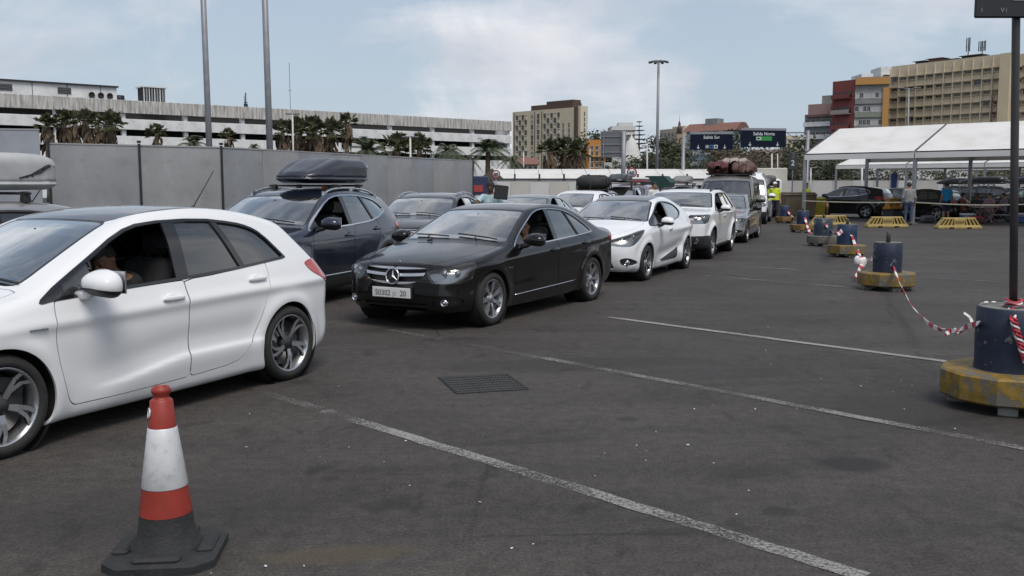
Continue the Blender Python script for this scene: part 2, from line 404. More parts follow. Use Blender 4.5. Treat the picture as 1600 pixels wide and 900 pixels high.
def rim(M, depth):
    """give the sheet a turned-in edge so that it reads as a panel with thickness"""
    V, N, T = M
    if len(T) == 0: return M
    e = np.vstack([T[:, [0, 1]], T[:, [1, 2]], T[:, [2, 0]]]); es = np.sort(e, 1)
    u, first, cnt = np.unique(es, axis=0, return_index=True, return_counts=True); b = e[first[cnt == 1]]
    if len(b) == 0: return M
    n0 = len(V); A, B = V[b[:, 0]], V[b[:, 1]]; na, nb = N[b[:, 0]], N[b[:, 1]]
    A2, B2 = A - na * depth, B - nb * depth; k = len(b)
    fn = np.cross(B - A, (A2 - A)); fn /= np.maximum(np.linalg.norm(fn, axis=1, keepdims=True), 1e-9)
    V2 = np.vstack([V, A, B, A2, B2]); N2 = np.vstack([N, -fn, -fn, -fn, -fn]); i = np.arange(k) + n0
    T2 = np.vstack([T, np.stack([i, i + 2 * k, i + k], 1), np.stack([i + k, i + 2 * k, i + 3 * k], 1)])
    return (V2, N2, T2)
def join(Ms):
    Ms = [m for m in Ms if len(m[2])]; k = 0; Vs, Ns, Ts = [], [], []
    for V, N, T in Ms: Vs.append(V); Ns.append(N); Ts.append(T + k); k += len(V)
    if not Ms: return (np.zeros((0, 3)), np.zeros((0, 3)), np.zeros((0, 3), int))
    return (np.vstack(Vs), np.vstack(Ns), np.vstack(Ts))
def to_mesh(name, M, mats, mi=None):
    V, N, T = M; me = bpy.data.meshes.new(name); n = len(T)
    me.vertices.add(len(V)); me.vertices.foreach_set('co', V.astype(np.float32).ravel())
    me.loops.add(3 * n); me.loops.foreach_set('vertex_index', T.astype(np.int32).ravel())
    me.polygons.add(n); me.polygons.foreach_set('loop_start', np.arange(0, 3 * n, 3, dtype=np.int32)); me.polygons.foreach_set('loop_total', np.full(n, 3, np.int32))
    for m_ in (mats if isinstance(mats, (list, tuple)) else [mats]): me.materials.append(m_)
    if mi is not None: me.polygons.foreach_set('material_index', np.asarray(mi, np.int32))
    me.polygons.foreach_set('use_smooth', np.ones(n, bool))
    me.update(calc_edges=True); me.validate()
    if len(me.vertices) == len(V): me.normals_split_custom_set_from_vertices(N.astype(np.float32).tolist())
    return me
def put(name, M, mats, parent=None, mi=None):
    if len(M[2]) == 0: return None
    return link(name, to_mesh(name, M, mats, mi), parent)
# ---------------------------------------------------------------- ground, markings
UD = Vector((-.71, .704, 0)).normalized(); VD = Vector((.704, .71, 0)).normalized()      # site axes: along the bay lines, across them
A_U = math.atan2(UD.y, UD.x)
def asphalt():
    m, t = newmat('asphalt'); b = nd(t, 'ShaderNodeBsdfPrincipled'); o = nd(t, 'ShaderNodeOutputMaterial'); t.links.new(b.outputs[0], o.inputs[0])
    tcn = nd(t, 'ShaderNodeTexCoord'); L = t.links.new
    def noise(scale, det, rough=.6, rot=0, sc=(1, 1, 1), dist=0):
        mpn = nd(t, 'ShaderNodeMapping'); mpn.inputs['Rotation'].default_value = (0, 0, rot); mpn.inputs['Scale'].default_value = sc; L(tcn.outputs['Object'], mpn.inputs[0])
        n = nd(t, 'ShaderNodeTexNoise'); n.inputs['Scale'].default_value = scale; n.inputs['Detail'].default_value = det; n.inputs['Roughness'].default_value = rough; n.inputs['Distortion'].default_value = dist; L(mpn.outputs[0], n.inputs['Vector']); return n.outputs['Fac']
    def ramp(src, p0, c0, p1, c1):
        r = nd(t, 'ShaderNodeValToRGB'); r.color_ramp.elements[0].position = p0; r.color_ramp.elements[1].position = p1; r.color_ramp.elements[0].color = c4(c0); r.color_ramp.elements[1].color = c4(c1); L(src, r.inputs[0]); return r.outputs[0]
    def mixc(f, a, bb, mode='MIX'):
        x = nd(t, 'ShaderNodeMix', data_type='RGBA', blend_type=mode)
        if isinstance(f, float): x.inputs[0].default_value = f
        else: L(f, x.inputs[0])
        for s, v in ((6, a), (7, bb)):
            if isinstance(v, tuple): x.inputs[s].default_value = c4(v)
            else: L(v, x.inputs[s])
        return x.outputs[2]
    base = ramp(noise(.22, 8, .62), .32, (.047, .0428, .0405), .70, (.074, .0690, .0655))
    streak = ramp(noise(.9, 7, .65, -A_U, (.16, 1.5, 1)), .35, (.82, .82, .82), .68, (1.12, 1.11, 1.09))
    base = mixc(1.0, base, streak, 'MULTIPLY')
    blot = ramp(noise(1.3, 7, .72, .3, (1, 1, 1), .8), .52, (1, 1, 1), .70, (.66, .655, .65)); base = mixc(.9, base, blot, 'MULTIPLY'); sc2 = ramp(noise(3.6, 5, .62, .9, (1, .55, 1), .4), .60, (1, 1, 1), .67, (.62, .61, .60)); base = mixc(.8, base, sc2, 'MULTIPLY'); lt = ramp(noise(.55, 6, .7, 1.3), .56, (1, 1, 1), .70, (1.28, 1.27, 1.25)); base = mixc(.8, base, lt, 'MULTIPLY')
    g = ramp(noise(60, 4, .8), .34, (.35, .35, .35), .70, (1.75, 1.72, 1.68)); base = mixc(.9, base, g, 'MULTIPLY'); g2 = ramp(noise(11, 5, .75), .36, (.74, .74, .74), .66, (1.25, 1.24, 1.22)); base = mixc(.9, base, g2, 'MULTIPLY')
    v = nd(t, 'ShaderNodeTexVoronoi'); v.inputs['Scale'].default_value = 85; L(tcn.outputs['Object'], v.inputs['Vector'])
    sp = ramp(v.outputs['Distance'], .04, (.17, .165, .155), .16, (0, 0, 0)); vm = ramp(noise(30, 2), .60, (0, 0, 0), .66, (1, 1, 1)); sp = mixc(1.0, sp, vm, 'MULTIPLY'); base = mixc(.6, base, sp, 'ADD')
    # thin cracks
    vc = nd(t, 'ShaderNodeTexVoronoi', feature='DISTANCE_TO_EDGE'); vc.inputs['Scale'].default_value = .45
    md = nd(t, 'ShaderNodeMix', data_type='RGBA'); md.inputs[0].default_value = .12; L(tcn.outputs['Object'], md.inputs[6]); nn = nd(t, 'ShaderNodeTexNoise'); nn.inputs['Scale'].default_value = 1.6; nn.inputs['Detail'].default_value = 6; L(tcn.outputs['Object'], nn.inputs['Vector']); L(nn.outputs['Color'], md.inputs[7]); L(md.outputs[2], vc.inputs['Vector'])
    ck = ramp(vc.outputs['Distance'], .002, (.55, .55, .55), .006, (1, 1, 1)); cm_ = ramp(noise(.35, 3), .48, (0, 0, 0), .60, (1, 1, 1)); ck = mixc(cm_, (1., 1., 1.), ck); base = mixc(1.0, base, ck, 'MULTIPLY')
    # individual stains, and a broad darker patch left of the big barrel
    for (px, py, rx, ry, k, colr) in [(1328, 725, .21, .16, .85, (.022, .020, .020)), (1420, 640, .75, .62, .5, (.022, .021, .020)), (880, 570, 1.3, .35, .45, (.026, .024, .023)), (1180, 735, .30, .16, .4, (.025, .023, .022)), (1100, 585, .9, .3, .4, (.026, .024, .023)), (525, 868, .34, .10, .55, (.082, .066, .036)), (640, 655, .5, .3, .25, (.028, .026, .025)), (1420, 800, .5, .4, .25, (.03, .028, .027)), (260, 800, .9, .5, .3, (.032, .030, .029)), (705, 530, .35, .12, .5, (.02, .019, .018)), (1215, 800, .10, .07, .6, (.02, .02, .019)), (980, 655, .08, .06, .6, (.02, .02, .019)), (600, 790, .14, .09, .5, (.022, .021, .02)), (1060, 830, .22, .05, .5, (.022, .021, .02)), (820, 690, .5, .07, .4, (.026, .025, .024)), (1175, 600, .6, .08, .4, (.026, .025, .024))]:
        p = G(px, py); mpn = nd(t, 'ShaderNodeMapping', vector_type='TEXTURE'); mpn.inputs['Location'].default_value = (p.x, p.y, 0); mpn.inputs['Rotation'].default_value = (0, 0, .15); mpn.inputs['Scale'].default_value = (rx, ry, 1); L(tcn.outputs['Object'], mpn.inputs[0])
        ln = nd(t, 'ShaderNodeVectorMath', operation='LENGTH'); L(mpn.outputs[0], ln.inputs[0]); ad = nd(t, 'ShaderNodeMath', operation='MULTIPLY_ADD'); L(noise(3.5, 6, .7), ad.inputs[0]); ad.inputs[1].default_value = .9; L(ln.outputs['Value'], ad.inputs[2])
        f = ramp(ad.outputs[0], 1.1, (k, k, k), 1.55, (0, 0, 0)); r_ = t.nodes[-1]
        mr = nd(t, 'ShaderNodeMapRange'); mr.inputs['From Min'].default_value = 1.15; mr.inputs['From Max'].default_value = 1.6; mr.inputs['To Min'].default_value = k; mr.inputs['To Max'].default_value = 0; L(ad.outputs[0], mr.inputs['Value']); base = mixc(mr.outputs[0], base, colr)
    L(base, b.inputs['Base Color']); b.inputs['Specular IOR Level'].default_value = .35
    mr = nd(t, 'ShaderNodeMapRange'); mr.inputs['To Min'].default_value = .62; mr.inputs['To Max'].default_value = .92; L(noise(.8, 5), mr.inputs['Value']); L(mr.outputs[0], b.inputs['Roughness'])
    bp = nd(t, 'ShaderNodeBump'); bp.inputs['Strength'].default_value = .55; bp.inputs['Distance'].default_value = .012; L(noise(70, 4, .7), bp.inputs['Height'])
    bp2 = nd(t, 'ShaderNodeBump'); bp2.inputs['Strength'].default_value = .35; bp2.inputs['Distance'].default_value = .05; L(noise(2.5, 4), bp2.inputs['Height']); L(bp.outputs[0], bp2.inputs['Normal']); L(bp2.outputs[0], b.inputs['Normal'])
    return m
q = MB(); q.quad((-2500, -600, 0), (2500, -600, 0), (2500, 4500, 0), (-2500, 4500, 0)); tag(q.build('ground', asphalt()), kind='structure')

def worn_paint(name, cover, tone=.5):
    m, t = newmat(name); L = t.links.new; b = nd(t, 'ShaderNodeBsdfPrincipled'); o = nd(t, 'ShaderNodeOutputMaterial'); tr = nd(t, 'ShaderNodeBsdfTransparent'); mxs = nd(t, 'ShaderNodeMixShader')
    b.inputs['Roughness'].default_value = .8; tcn = nd(t, 'ShaderNodeTexCoord')
    n = nd(t, 'ShaderNodeTexNoise'); n.inputs['Scale'].default_value = 65; n.inputs['Detail'].default_value = 6; n.inputs['Roughness'].default_value = .75; L(tcn.outputs['Object'], n.inputs['Vector'])
    n2 = nd(t, 'ShaderNodeTexNoise'); n2.inputs['Scale'].default_value = 1.1; n2.inputs['Detail'].default_value = 5; L(tcn.outputs['Object'], n2.inputs['Vector'])
    sm = nd(t, 'ShaderNodeMath', operation='MULTIPLY_ADD'); L(n2.outputs['Fac'], sm.inputs[0]); sm.inputs[1].default_value = .8; L(n.outputs['Fac'], sm.inputs[2])
    mr = nd(t, 'ShaderNodeMapRange'); c0 = 1.15 - cover * .6; mr.inputs['From Min'].default_value = c0 - .07; mr.inputs['From Max'].default_value = c0 + .13; L(sm.outputs[0], mr.inputs['Value'])
    r = nd(t, 'ShaderNodeValToRGB'); r.color_ramp.elements[0].color = (tone * .5, tone * .49, tone * .47, 1); r.color_ramp.elements[1].color = (tone, tone * .99, tone * .96, 1); L(n.outputs['Fac'], r.inputs[0]); L(r.outputs[0], b.inputs['Base Color'])
    L(mr.outputs[0], mxs.inputs[0]); L(tr.outputs[0], mxs.inputs[1]); L(b.outputs[0], mxs.inputs[2]); L(mxs.outputs[0], o.inputs[0]); return m
W_OK = worn_paint('worn white road paint', .60, .36); W_LOW = worn_paint('faded road paint', .31, .24); W_MID = worn_paint('half worn road paint', .40, .30)
LN = [0]
def line(pa, pb, w, m, n=24):
    LN[0] += 1; zl = .003 + .0007 * LN[0]
    a, b_ = G(*pa), G(*pb); d = (b_ - a).normalized(); s = Vector((-d.y, d.x, 0)); k = MB(); vs = []; r_ = random.Random(int(pa[0]))
    for i in range(n + 1):
        p = a.lerp(b_, i / n); e = r_.uniform(-.006, .006); vs += [p + s * (w / 2 + e) + Vector((0, 0, zl)), p - s * (w / 2 - e) + Vector((0, 0, zl))]
    k.add(vs, [(2 * i, 2 * i + 1, 2 * i + 3, 2 * i + 2) for i in range(n)]); return tag(k.build('road_marking', m), kind='structure')
line((395, 608), (520, 646), .105, W_LOW); line((505, 642), (1352, 902), .105, worn_paint('worn near road paint', .50, .34), 60)
line((610, 516), (900, 570), .10, W_LOW); line((850, 560), (1610, 703), .10, W_MID)
line((950, 496), (1520, 571), .10, W_OK); line((1100, 431), (1350, 451.5), .11, W_MID); line((1410, 457), (1640, 471), .11, W_LOW)
line((1160, 416.5), (1345, 428), .11, W_MID); line((1345, 428), (1640, 446), .11, W_LOW); line((1195, 391), (1300, 396.5), .12, W_LOW); line((1400, 401), (1640, 413), .12, W_LOW); line((1180, 380), (1270, 384), .12, W_LOW)

# manhole cover
cs = [G(683, 590), G(792, 584), G(827, 609), G(712, 616)]
root = empty('manhole_cover', (sum((c for c in cs), Vector()) / 4).to_tuple(), 0, 'rectangular iron manhole cover set in the asphalt', 'manhole cover')
ctr = sum((c for c in cs), Vector()) / 4; bl = lambda u, v, z: (cs[0] * (1 - u) * (1 - v) + cs[1] * u * (1 - v) + cs[2] * u * v + cs[3] * (1 - u) * v) - ctr + Vector((0, 0, z))
M_IRON = mat('worn iron', (.050, .048, .046), .5, metal=.3, var=.35, scale=12, bump=.3); M_GAP = mat('dark joint', (.012, .012, .012), .95)
def slab(b, u0, u1, v0, v1, z0, z1, mi=0):
    b.add([bl(u0, v0, z0), bl(u1, v0, z0), bl(u1, v1, z0), bl(u0, v1, z0), bl(u0, v0, z1), bl(u1, v0, z1), bl(u1, v1, z1), bl(u0, v1, z1)], [(4, 5, 6, 7), (0, 1, 5, 4), (1, 2, 6, 5), (2, 3, 7, 6), (3, 0, 4, 7)], mi)
b = MB()
for e in ((0, 1, 0, .025), (0, 1, .975, 1), (0, .02, .025, .975), (.98, 1, .025, .975)): slab(b, *e, .001, .004)
b.build('joint', M_GAP, root)
for i in range(3):
    b = MB(); slab(b, .025 + i * .317, .337 + i * .317, .03, .97, .001, .005); b.build('plate', M_IRON, root)
b = MB()
for i in range(18):
    for j in range(7):
        u, v = .04 + i * .0525, .06 + j * .13; slab(b, u, u + .03, v, v + .075, .004, .010)
o = b.build('tread_pattern', M_IRON, root); o['kind'] = 'stuff'

# litter
b = MB(); r_ = random.Random(11)
for (px, py) in [(500, 715), (600, 723), (385, 700), (905, 604), (1115, 634), (1170, 768), (833, 852), (1115, 725), (1075, 696), (1025, 676), (995, 697), (1283, 593), (1345, 604), (1413, 640), (750, 786), (545, 700), (1190, 562), (1085, 640), (1205, 570), (1408, 596), (1355, 597), (800, 858), (475, 886), (415, 886), (1425, 603), (1180, 640), (1245, 640), (1395, 613), (330, 898), (390, 648), (1200, 512), (1196, 548), (1400, 478), (1010, 706), (640, 760), (930, 745)] + [(r_.uniform(420, 1580), r_.uniform(480, 890)) for _ in range(6)]:
    p = G(px, py); s = r_.uniform(.003, .010); a = r_.uniform(0, 6); d = Vector((math.cos(a), math.sin(a), 0)) * s; e = Vector((-math.sin(a), math.cos(a), 0)) * s * r_.uniform(.4, .9)
    b.add([p - d - e + Vector((0, 0, .004)), p + d - e * .6 + Vector((0, 0, .006)), p + d * .8 + e + Vector((0, 0, .007)), p - d + e * .7 + Vector((0, 0, .007)), p + d * .1 + Vector((0, 0, .010))], [(0, 1, 4), (1, 2, 4), (2, 3, 4), (3, 0, 4)])
tag(b.build('litter', mat('paper scrap', (.60, .60, .58), .8)), 'small white scraps of paper scattered over the asphalt', 'litter', kind='stuff')

# ---------------------------------------------------------------- hoarding on the left
def panelmat(name, c): return mat(name, c, .55, var=.22, scale=1.1, dirt=.2)
PM = [panelmat('grey hoarding %d' % i, c) for i, c in enumerate([(.29, .30, .315), (.31, .315, .32), (.275, .29, .31), (.32, .32, .32)])]; M_POST = mat('dark steel post', (.035, .038, .045), .5, metal=.4)
M_PATCH = mat('repair patch paint', (.31,.31,.31), .6)
def hoarding(pts, n, H, label, posts, cat='fence', mats=PM, lean=0.0, zb=.02):
    a, b_ = Vector(pts[0]), Vector(pts[1]); L = (b_ - a).length; w = L / n; ang = math.atan2(b_.y - a.y, b_.x - a.x); root = empty('hoarding', a, ang, label, cat)
    q = MB(); q.rbox((w / 2, 0, zb + H / 2), (w - .012, .035, H), .006)
    for z in (.35, H - .3): q.box((w / 2, .03, z), (w - .05, .03, .06))
    me = [q.mesh('panel', m_) for m_ in mats]
    pm = MB(); pm.box((0, -.022, zb + H / 2 + .02), (.045, .05, H + .06), mi=0).box((0, -.02, zb + H + .09), (.06, .10, .05)); pme = pm.mesh('post', M_POST)
    cp_ = MB(); cp_.box((w / 2, 0, zb + H + .016), (w - .004, .05, .03)); cme = cp_.mesh('top_rail', PM[1])
    for i in range(n):
        link('panel', me[i % len(me)], root, (i * w, rng.uniform(-.006, .006), 0)); link('top_rail', cme, root, (i * w, 0, 0))
    for i in posts: link('post', pme, root, (i * w, 0, 0))
    return root, w, ang
pA, pB, pC = (XatY(78, 18.9), 18.9, 0), (XatY(347, 20.9), 20.9, 0), (XatY(738, 32.6), 32.6, 0)
hoarding((pA, pB), 2, 2.42, 'grey hoarding with dark posts at the left, two wide panels', (0, 1, 2))
hoarding((pB, pC), 9, 2.42, 'long grey hoarding running back behind the roof box towards the white tents', (9,))
hoarding(((XatY(-210, 17.2), 17.2, 0), (XatY(66, 17.9), 17.9, 0)), 3, 2.63, 'taller bluish grey hoarding at the far left edge with a blue top', (1,), mats=[panelmat('blue grey hoarding', (.31, .33, .37))])

# ---------------------------------------------------------------- parking garage
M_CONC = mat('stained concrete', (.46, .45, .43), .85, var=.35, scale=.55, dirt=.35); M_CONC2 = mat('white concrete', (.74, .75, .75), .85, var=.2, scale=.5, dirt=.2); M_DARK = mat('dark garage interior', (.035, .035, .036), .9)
def streaked():
    m, t = newmat('streaked concrete'); L = t.links.new; b = nd(t, 'ShaderNodeBsdfPrincipled'); o = nd(t, 'ShaderNodeOutputMaterial'); L(b.outputs[0], o.inputs[0]); b.inputs['Roughness'].default_value = .85
    tcn = nd(t, 'ShaderNodeTexCoord'); oi = nd(t, 'ShaderNodeObjectInfo'); ad = nd(t, 'ShaderNodeVectorMath', operation='ADD'); L(tcn.outputs['Object'], ad.inputs[0]); cmx = nd(t, 'ShaderNodeCombineXYZ'); ml = nd(t, 'ShaderNodeMath', operation='MULTIPLY'); L(oi.outputs['Random'], ml.inputs[0]); ml.inputs[1].default_value = 90; L(ml.outputs[0], cmx.inputs[0]); L(cmx.outputs[0], ad.inputs[1])
    mpn = nd(t, 'ShaderNodeMapping'); mpn.inputs['Scale'].default_value = (2.2, 1, .22); L(ad.outputs[0], mpn.inputs[0])
    n = nd(t, 'ShaderNodeTexNoise'); n.inputs['Scale'].default_value = 1.5; n.inputs['Detail'].default_value = 8; n.inputs['Roughness'].default_value = .68; L(mpn.outputs[0], n.inputs['Vector'])
    r = nd(t, 'ShaderNodeValToRGB'); r.color_ramp.elements[0].position = .33; r.color_ramp.elements[0].color = (.20, .19, .165, 1); r.color_ramp.elements[1].position = .62; r.color_ramp.elements[1].color = (.62, .61, .59, 1); L(n.outputs['Fac'], r.inputs[0]); L(r.outputs[0], b.inputs['Base Color']); return m
M_STR = streaked()
g0, g1 = Vector((XatY(-150, 111, 6), 111, 0)), Vector((XatY(799, 170, 6), 170, 0)); Lg = (g1 - g0).length; ang = math.atan2(g1.y - g0.y, g1.x - g0.x)
gar = empty('parking_garage', g0, ang, 'long concrete multi-storey parking garage with open decks behind the hoarding', 'building')
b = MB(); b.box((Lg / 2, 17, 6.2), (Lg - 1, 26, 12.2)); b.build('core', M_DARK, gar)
pw = 4.0; npan = int(Lg / pw); pw = Lg / npan
def pan(z0, z1, m): q = MB(); q.rbox((pw / 2, 0, (z0 + z1) / 2), (pw - .05, .22, z1 - z0), .03); q.box((0.02, -.03, (z0 + z1) / 2), (.16, .20, z1 - z0 - .1)); return q.mesh('panel', m)
for (z0, z1, m) in ((11.1, 12.8, M_STR), (8.95, 10.35, M_CONC2), (6.7, 8.1, M_CONC2), (0, 5.9, M_CONC2)):
    me = pan(z0, z1, m)
    for i in range(npan): link('panel', me, gar, (i * pw, rng.uniform(-.02, .02), 0))
q = MB(); q.box((0, .5, 6.3), (.55, .6, 12.5)); me = q.mesh('column', M_CONC2)
for i in range(0, npan + 1, 2): link('column', me, gar, (min(i * pw, Lg - .4) , .1, -.06))
for z in (10.2, 8.0, 5.8): b = MB(); b.box((Lg / 2, 2.2, z), (Lg - .2, 3.6, .3)); b.build('deck', M_CONC, gar)
b = MB(); b.box((Lg - .15, 15, 6.35), (.3, 29, 12.7)); b.build('end_wall', M_CONC2, gar)
b = MB(); b.box((Lg / 2, 17, 12.2), (Lg - 1.2, 27, .25)); b.build('roof', M_CONC, gar)
# plant rooms on the garage roof
def on_garage(px, Zoff=6): # local x where the garage facade shows at this pixel column
    best = min(range(0, 400), key=lambda i: abs((800 + FPX * (g0.lerp(g1, i / 399)).x / (g0.lerp(g1, i / 399)).y) - px)); return Lg * best / 399
xa, xb = on_garage(-150), on_garage(200)
ph = empty('roof_plant_room', g0, ang, 'long pale plant room on the garage roof at the left with round vents', 'building')
b = MB(); b.box(((xa + xb) / 2, 5.5, 13.35), (xb - xa, 7, 2.4)); b.build('wall', M_CONC2, ph); b = MB(); b.box(((xa + xb) / 2, 5.4, 14.64), (xb - xa + .4, 7.4, .18)); b.build('roof', M_DARK, ph)
for px0, px1 in ((4, 38), (108, 130)):
    x0, x1 = on_garage(px0), on_garage(px1); b = MB(); b.box(((x0 + x1) / 2, 1.97, 13.75), (x1 - x0, .1, .8)); w_ = b.build('window', M_DARK, ph)
    b = MB()
    for k in range(4): b.box(((x0 + x1) / 2, 1.90, 13.45 + .2 * k), (x1 - x0, .05, .06))
    b.build('louvre', mat('grey louvre', (.2, .2, .2), .6), w_)
for px in (162, 175, 188):
    b = MB(); b.lathe([(.38, 0), (.38, .2), (.30, .2), (.28, .05)], 16, TR(on_garage(px), 2.0, 13.4) @ rotm('X', math.pi / 2), caps=False); b.lathe([(.001, .06), (.30, .06)], 16, TR(on_garage(px), 2.0, 13.4) @ rotm('X', math.pi / 2), caps=False); b.build('vent', M_DARK, ph)
for k in range(6):
    b = MB(); b.box((xa + (xb - xa) * (k + .5) / 6, 1.99, 13.35), (.07, .06, 2.3)); b.build('wall_joint', M_DARK, ph)
x = on_garage(205); b = MB(); b.rbox((0, 0, .55), (1.1, 1.0, 1.1), .08); b.lathe([(.4, 0), (.4, .06), (.1, .08)], 14, TR(0, -.5, .6) @ rotm('X', math.pi / 2), 1); o = b.build('air_conditioner', [M_DARK, M_POST]); p = gar.matrix_world if False else Matrix.Translation(g0) @ Matrix.Rotation(ang, 4, 'Z') @ Vector((x, 2.5, 12.5)); o.location = p; o.rotation_euler = (0, 0, ang); tag(o, 'dark air conditioner unit beside the plant room on the garage roof', 'air conditioner')
x0, x1 = on_garage(243), on_garage(281); b = MB(); b.box((0, 0, .1), (x1 - x0, 2.6, .2)).box((0, 0, 2.5), (x1 - x0 + .2, 2.8, .15))
for k in range(9): b.box((-(x1 - x0) / 2 + .15 + k * (x1 - x0 - .3) / 8, -1.25, 1.3), (.22 if k % 2 else .12, .1, 2.3), mi=k % 2)
b.box((0, .1, 1.3), (x1 - x0 - .3, 2.2, 2.2), mi=2); o = b.build('cooling_unit', [M_CONC2, mat('grey blue slat', (.25, .27, .28), .5), M_DARK]); o.location = Matrix.Translation(g0) @ Matrix.Rotation(ang, 4, 'Z') @ Vector(((x0 + x1) / 2, 4, 12.5)); o.rotation_euler = (0, 0, ang); tag(o, 'slatted cooling unit on the garage roof near the left poles', 'cooling unit')
def roof_mast(px, zt, label, fat=.05):
    x = on_garage(px); b = MB(); b.bar((0, 0, 0), (0, 0, zt), fat); b.bar((-.25, 0, zt * .45), (.25, 0, zt * .45), fat * .7)
    if fat > .06: b.rbox((0, 0, .5), (.5, .5, 1.0), .05); b.bar((-.2, 0, .9), (-.2, 0, 2.1), .04)
    o = b.build('roof_mast', M_POST); o.location = Matrix.Translation(g0) @ Matrix.Rotation(ang, 4, 'Z') @ Vector((x, 3, 12.5)); tag(o, label, 'antenna')
roof_mast(11, 6.5, 'thin aerial on the plant room roof at the left edge', .04); roof_mast(403, 2.6, 'short aerial with box on the garage roof by the second pole', .09); roof_mast(473, 7.5, 'thin tall aerial on the garage roof right of the second pole', .035)

# ---------------------------------------------------------------- buildings with real windows
M_WIN = mat('dark window glass', (.018, .020, .024), .12, spec=.6, var=.4, scale=.4); M_WIN2 = mat('curtained window', (.22, .22, .21), .4, var=.4, scale=.5)
def frame_on(pxa, Za, pxb, Zb):
    a, b_ = Vector((XatY(pxa, Za, 10), Za, 0)), Vector((XatY(pxb, Zb, 10), Zb, 0)); return a, (b_ - a).length, math.atan2(b_.y - a.y, b_.x - a.x)
def zpx(py, Z): return P(800, py, Z).z
def win_mesh(w, h, m=M_WIN, sill=True, shade=False, frame=(.45, .43, .40)):
    q = MB(); fm = mat('window frame %0.2f' % frame[0], frame, .6)
    q.quad((-w / 2, -.012, -h / 2), (w / 2, -.012, -h / 2), (w / 2, -.012, h / 2), (-w / 2, -.012, h / 2), 0)
    t = min(.09, w * .09)
    for (cx, cz, dx_, dz_) in ((0, h / 2 - t / 2, w, t), (0, -h / 2 + t / 2, w, t), (-w / 2 + t / 2, 0, t, h - 2 * t), (w / 2 - t / 2, 0, t, h - 2 * t), (0, 0, t * .7, h - 2 * t)): q.box((cx, -.04, cz), (dx_, .07, dz_), mi=1)
    if sill: q.box((0, -.12, -h / 2 - .06), (w + .2, .24, .10), mi=1)
    if shade: q.box((0, -.22, h / 2 + .08), (w + .25, .45, .12), mi=1)
    return q.mesh('window', [m, fm])
def block(name, pxa, Za, pxb, Zb, ztop, depth, m, label, mroof=None, z0=0):
    a, L, an = frame_on(pxa, Za, pxb, Zb); r = empty(name, a, an, label, 'building'); b = MB(); b.box((L / 2, depth / 2, (ztop + z0) / 2), (L, depth, ztop - z0)); b.build('wall', m, r)
    b = MB()
    for (c, d) in (((L / 2, .15, ztop + .25), (L, .3, .5)), ((L / 2, depth - .15, ztop + .25), (L, .3, .5)), ((.15, depth / 2, ztop + .25), (.3, depth - .6, .5)), ((L - .15, depth / 2, ztop + .25), (.3, depth - .6, .5))): b.box(c, d)
    b.build('parapet', mroof or m, r); return r, L
def grid(r, L, xs, zs, w, h, meshes, pick=None, name='window'):
    for i, x in enumerate(xs):
        for j, z in enumerate(zs):
            k = pick(i, j) if pick else rng.integers(len(meshes))
            if k is None: continue
            link(name, meshes[k], r, (x, 0, z))
# hotel tower
M_CRM = mat('cream render', (.56, .49, .37), .85, var=.12, scale=.3); M_BRN = mat('brown cladding', (.09, .055, .04), .7); M_BAL = mat('pale balcony front', (.50, .45, .36), .8)
Zt = 400.; zt = zpx(172, Zt)
tw, L = block('hotel_tower', 801, 418, 897, 392, zt, 7, M_CRM, 'cream high-rise hotel with chequered balcony bays and dark brown strip')
fl = 13; zs = [3 + (zt - 4) * (j + .5) / fl for j in range(fl)]; fh = (zt - 4) / fl
_q = MB(); _q.quad((-.66, -.02, -1.0), (.66, -.02, -1.0), (.66, -.02, 1.0), (-.66, -.02, 1.0)); _q.box((0, -.10, 1.04), (1.4, .2, .08), mi=1)
wmA = [_q.mesh('window', [M_WIN, M_CRM]), win_mesh(1.5, 1.5, M_WIN2, sill=False)]
bal = MB(); bal.box((0, -.25, -.5 * fh + .75), (1.3, .5, 1.35)); bal.quad((-.5, -.02, .25), (.5, -.02, .25), (.5, -.02, fh * .38), (-.5, -.02, fh * .38), 1); balm = bal.mesh('balcony', [M_BAL, M_WIN])
bays1 = [L * f for f in (.075, .125, .175, .225)]; bays2 = [L * f for f in (.535, .59, .645, .70, .755)]
for xs_ in (bays1, bays2):
    for i, x in enumerate(xs_):
        for j, z in enumerate(zs): link('balcony' if (i + j) % 2 else 'window', balm if (i + j) % 2 else wmA[0], tw, (x, -.0, z))
grid(tw, L, [L * f for f in (.33, .43)], zs, 1, 1, wmA); grid(tw, L, [L * f for f in (.83, .92)], zs[:11], 1, 1, [win_mesh(1.0, 2.0, sill=False)])
for f in (.03, .375, .49): b = MB(); b.box((L * f, -.08, zt / 2), (.25, .2, zt)); b.build('pilaster', M_BRN, tw)
b = MB(); b.box((L + .7, 2, zt / 2 + .3), (1.4, 4.5, zt + .6)); b.build('brown_strip', M_BRN, tw)
b = MB(); b.box((L + 2.1, 2.9, zt / 2 + .5), (1.35, 4.4, zt + 1)); w_ = b.build('stair_tower', mat('light cream render', (.62, .56, .45), .85), tw)
sm = win_mesh(.8, 1.7, sill=False)
for z in zs: link('window', sm, w_, (L + 2.78, 3.0, z), (0, 0, math.pi / 2))
b = MB(); b.box((L * .62, 3.6, zt + 1.4), (L * .66, 5.6, 2.4)); b.box((L * .74, 3.6, zt + 3.2), (L * .42, 4.6, 1.3)); b.build('roof_plant', M_BRN, tw)
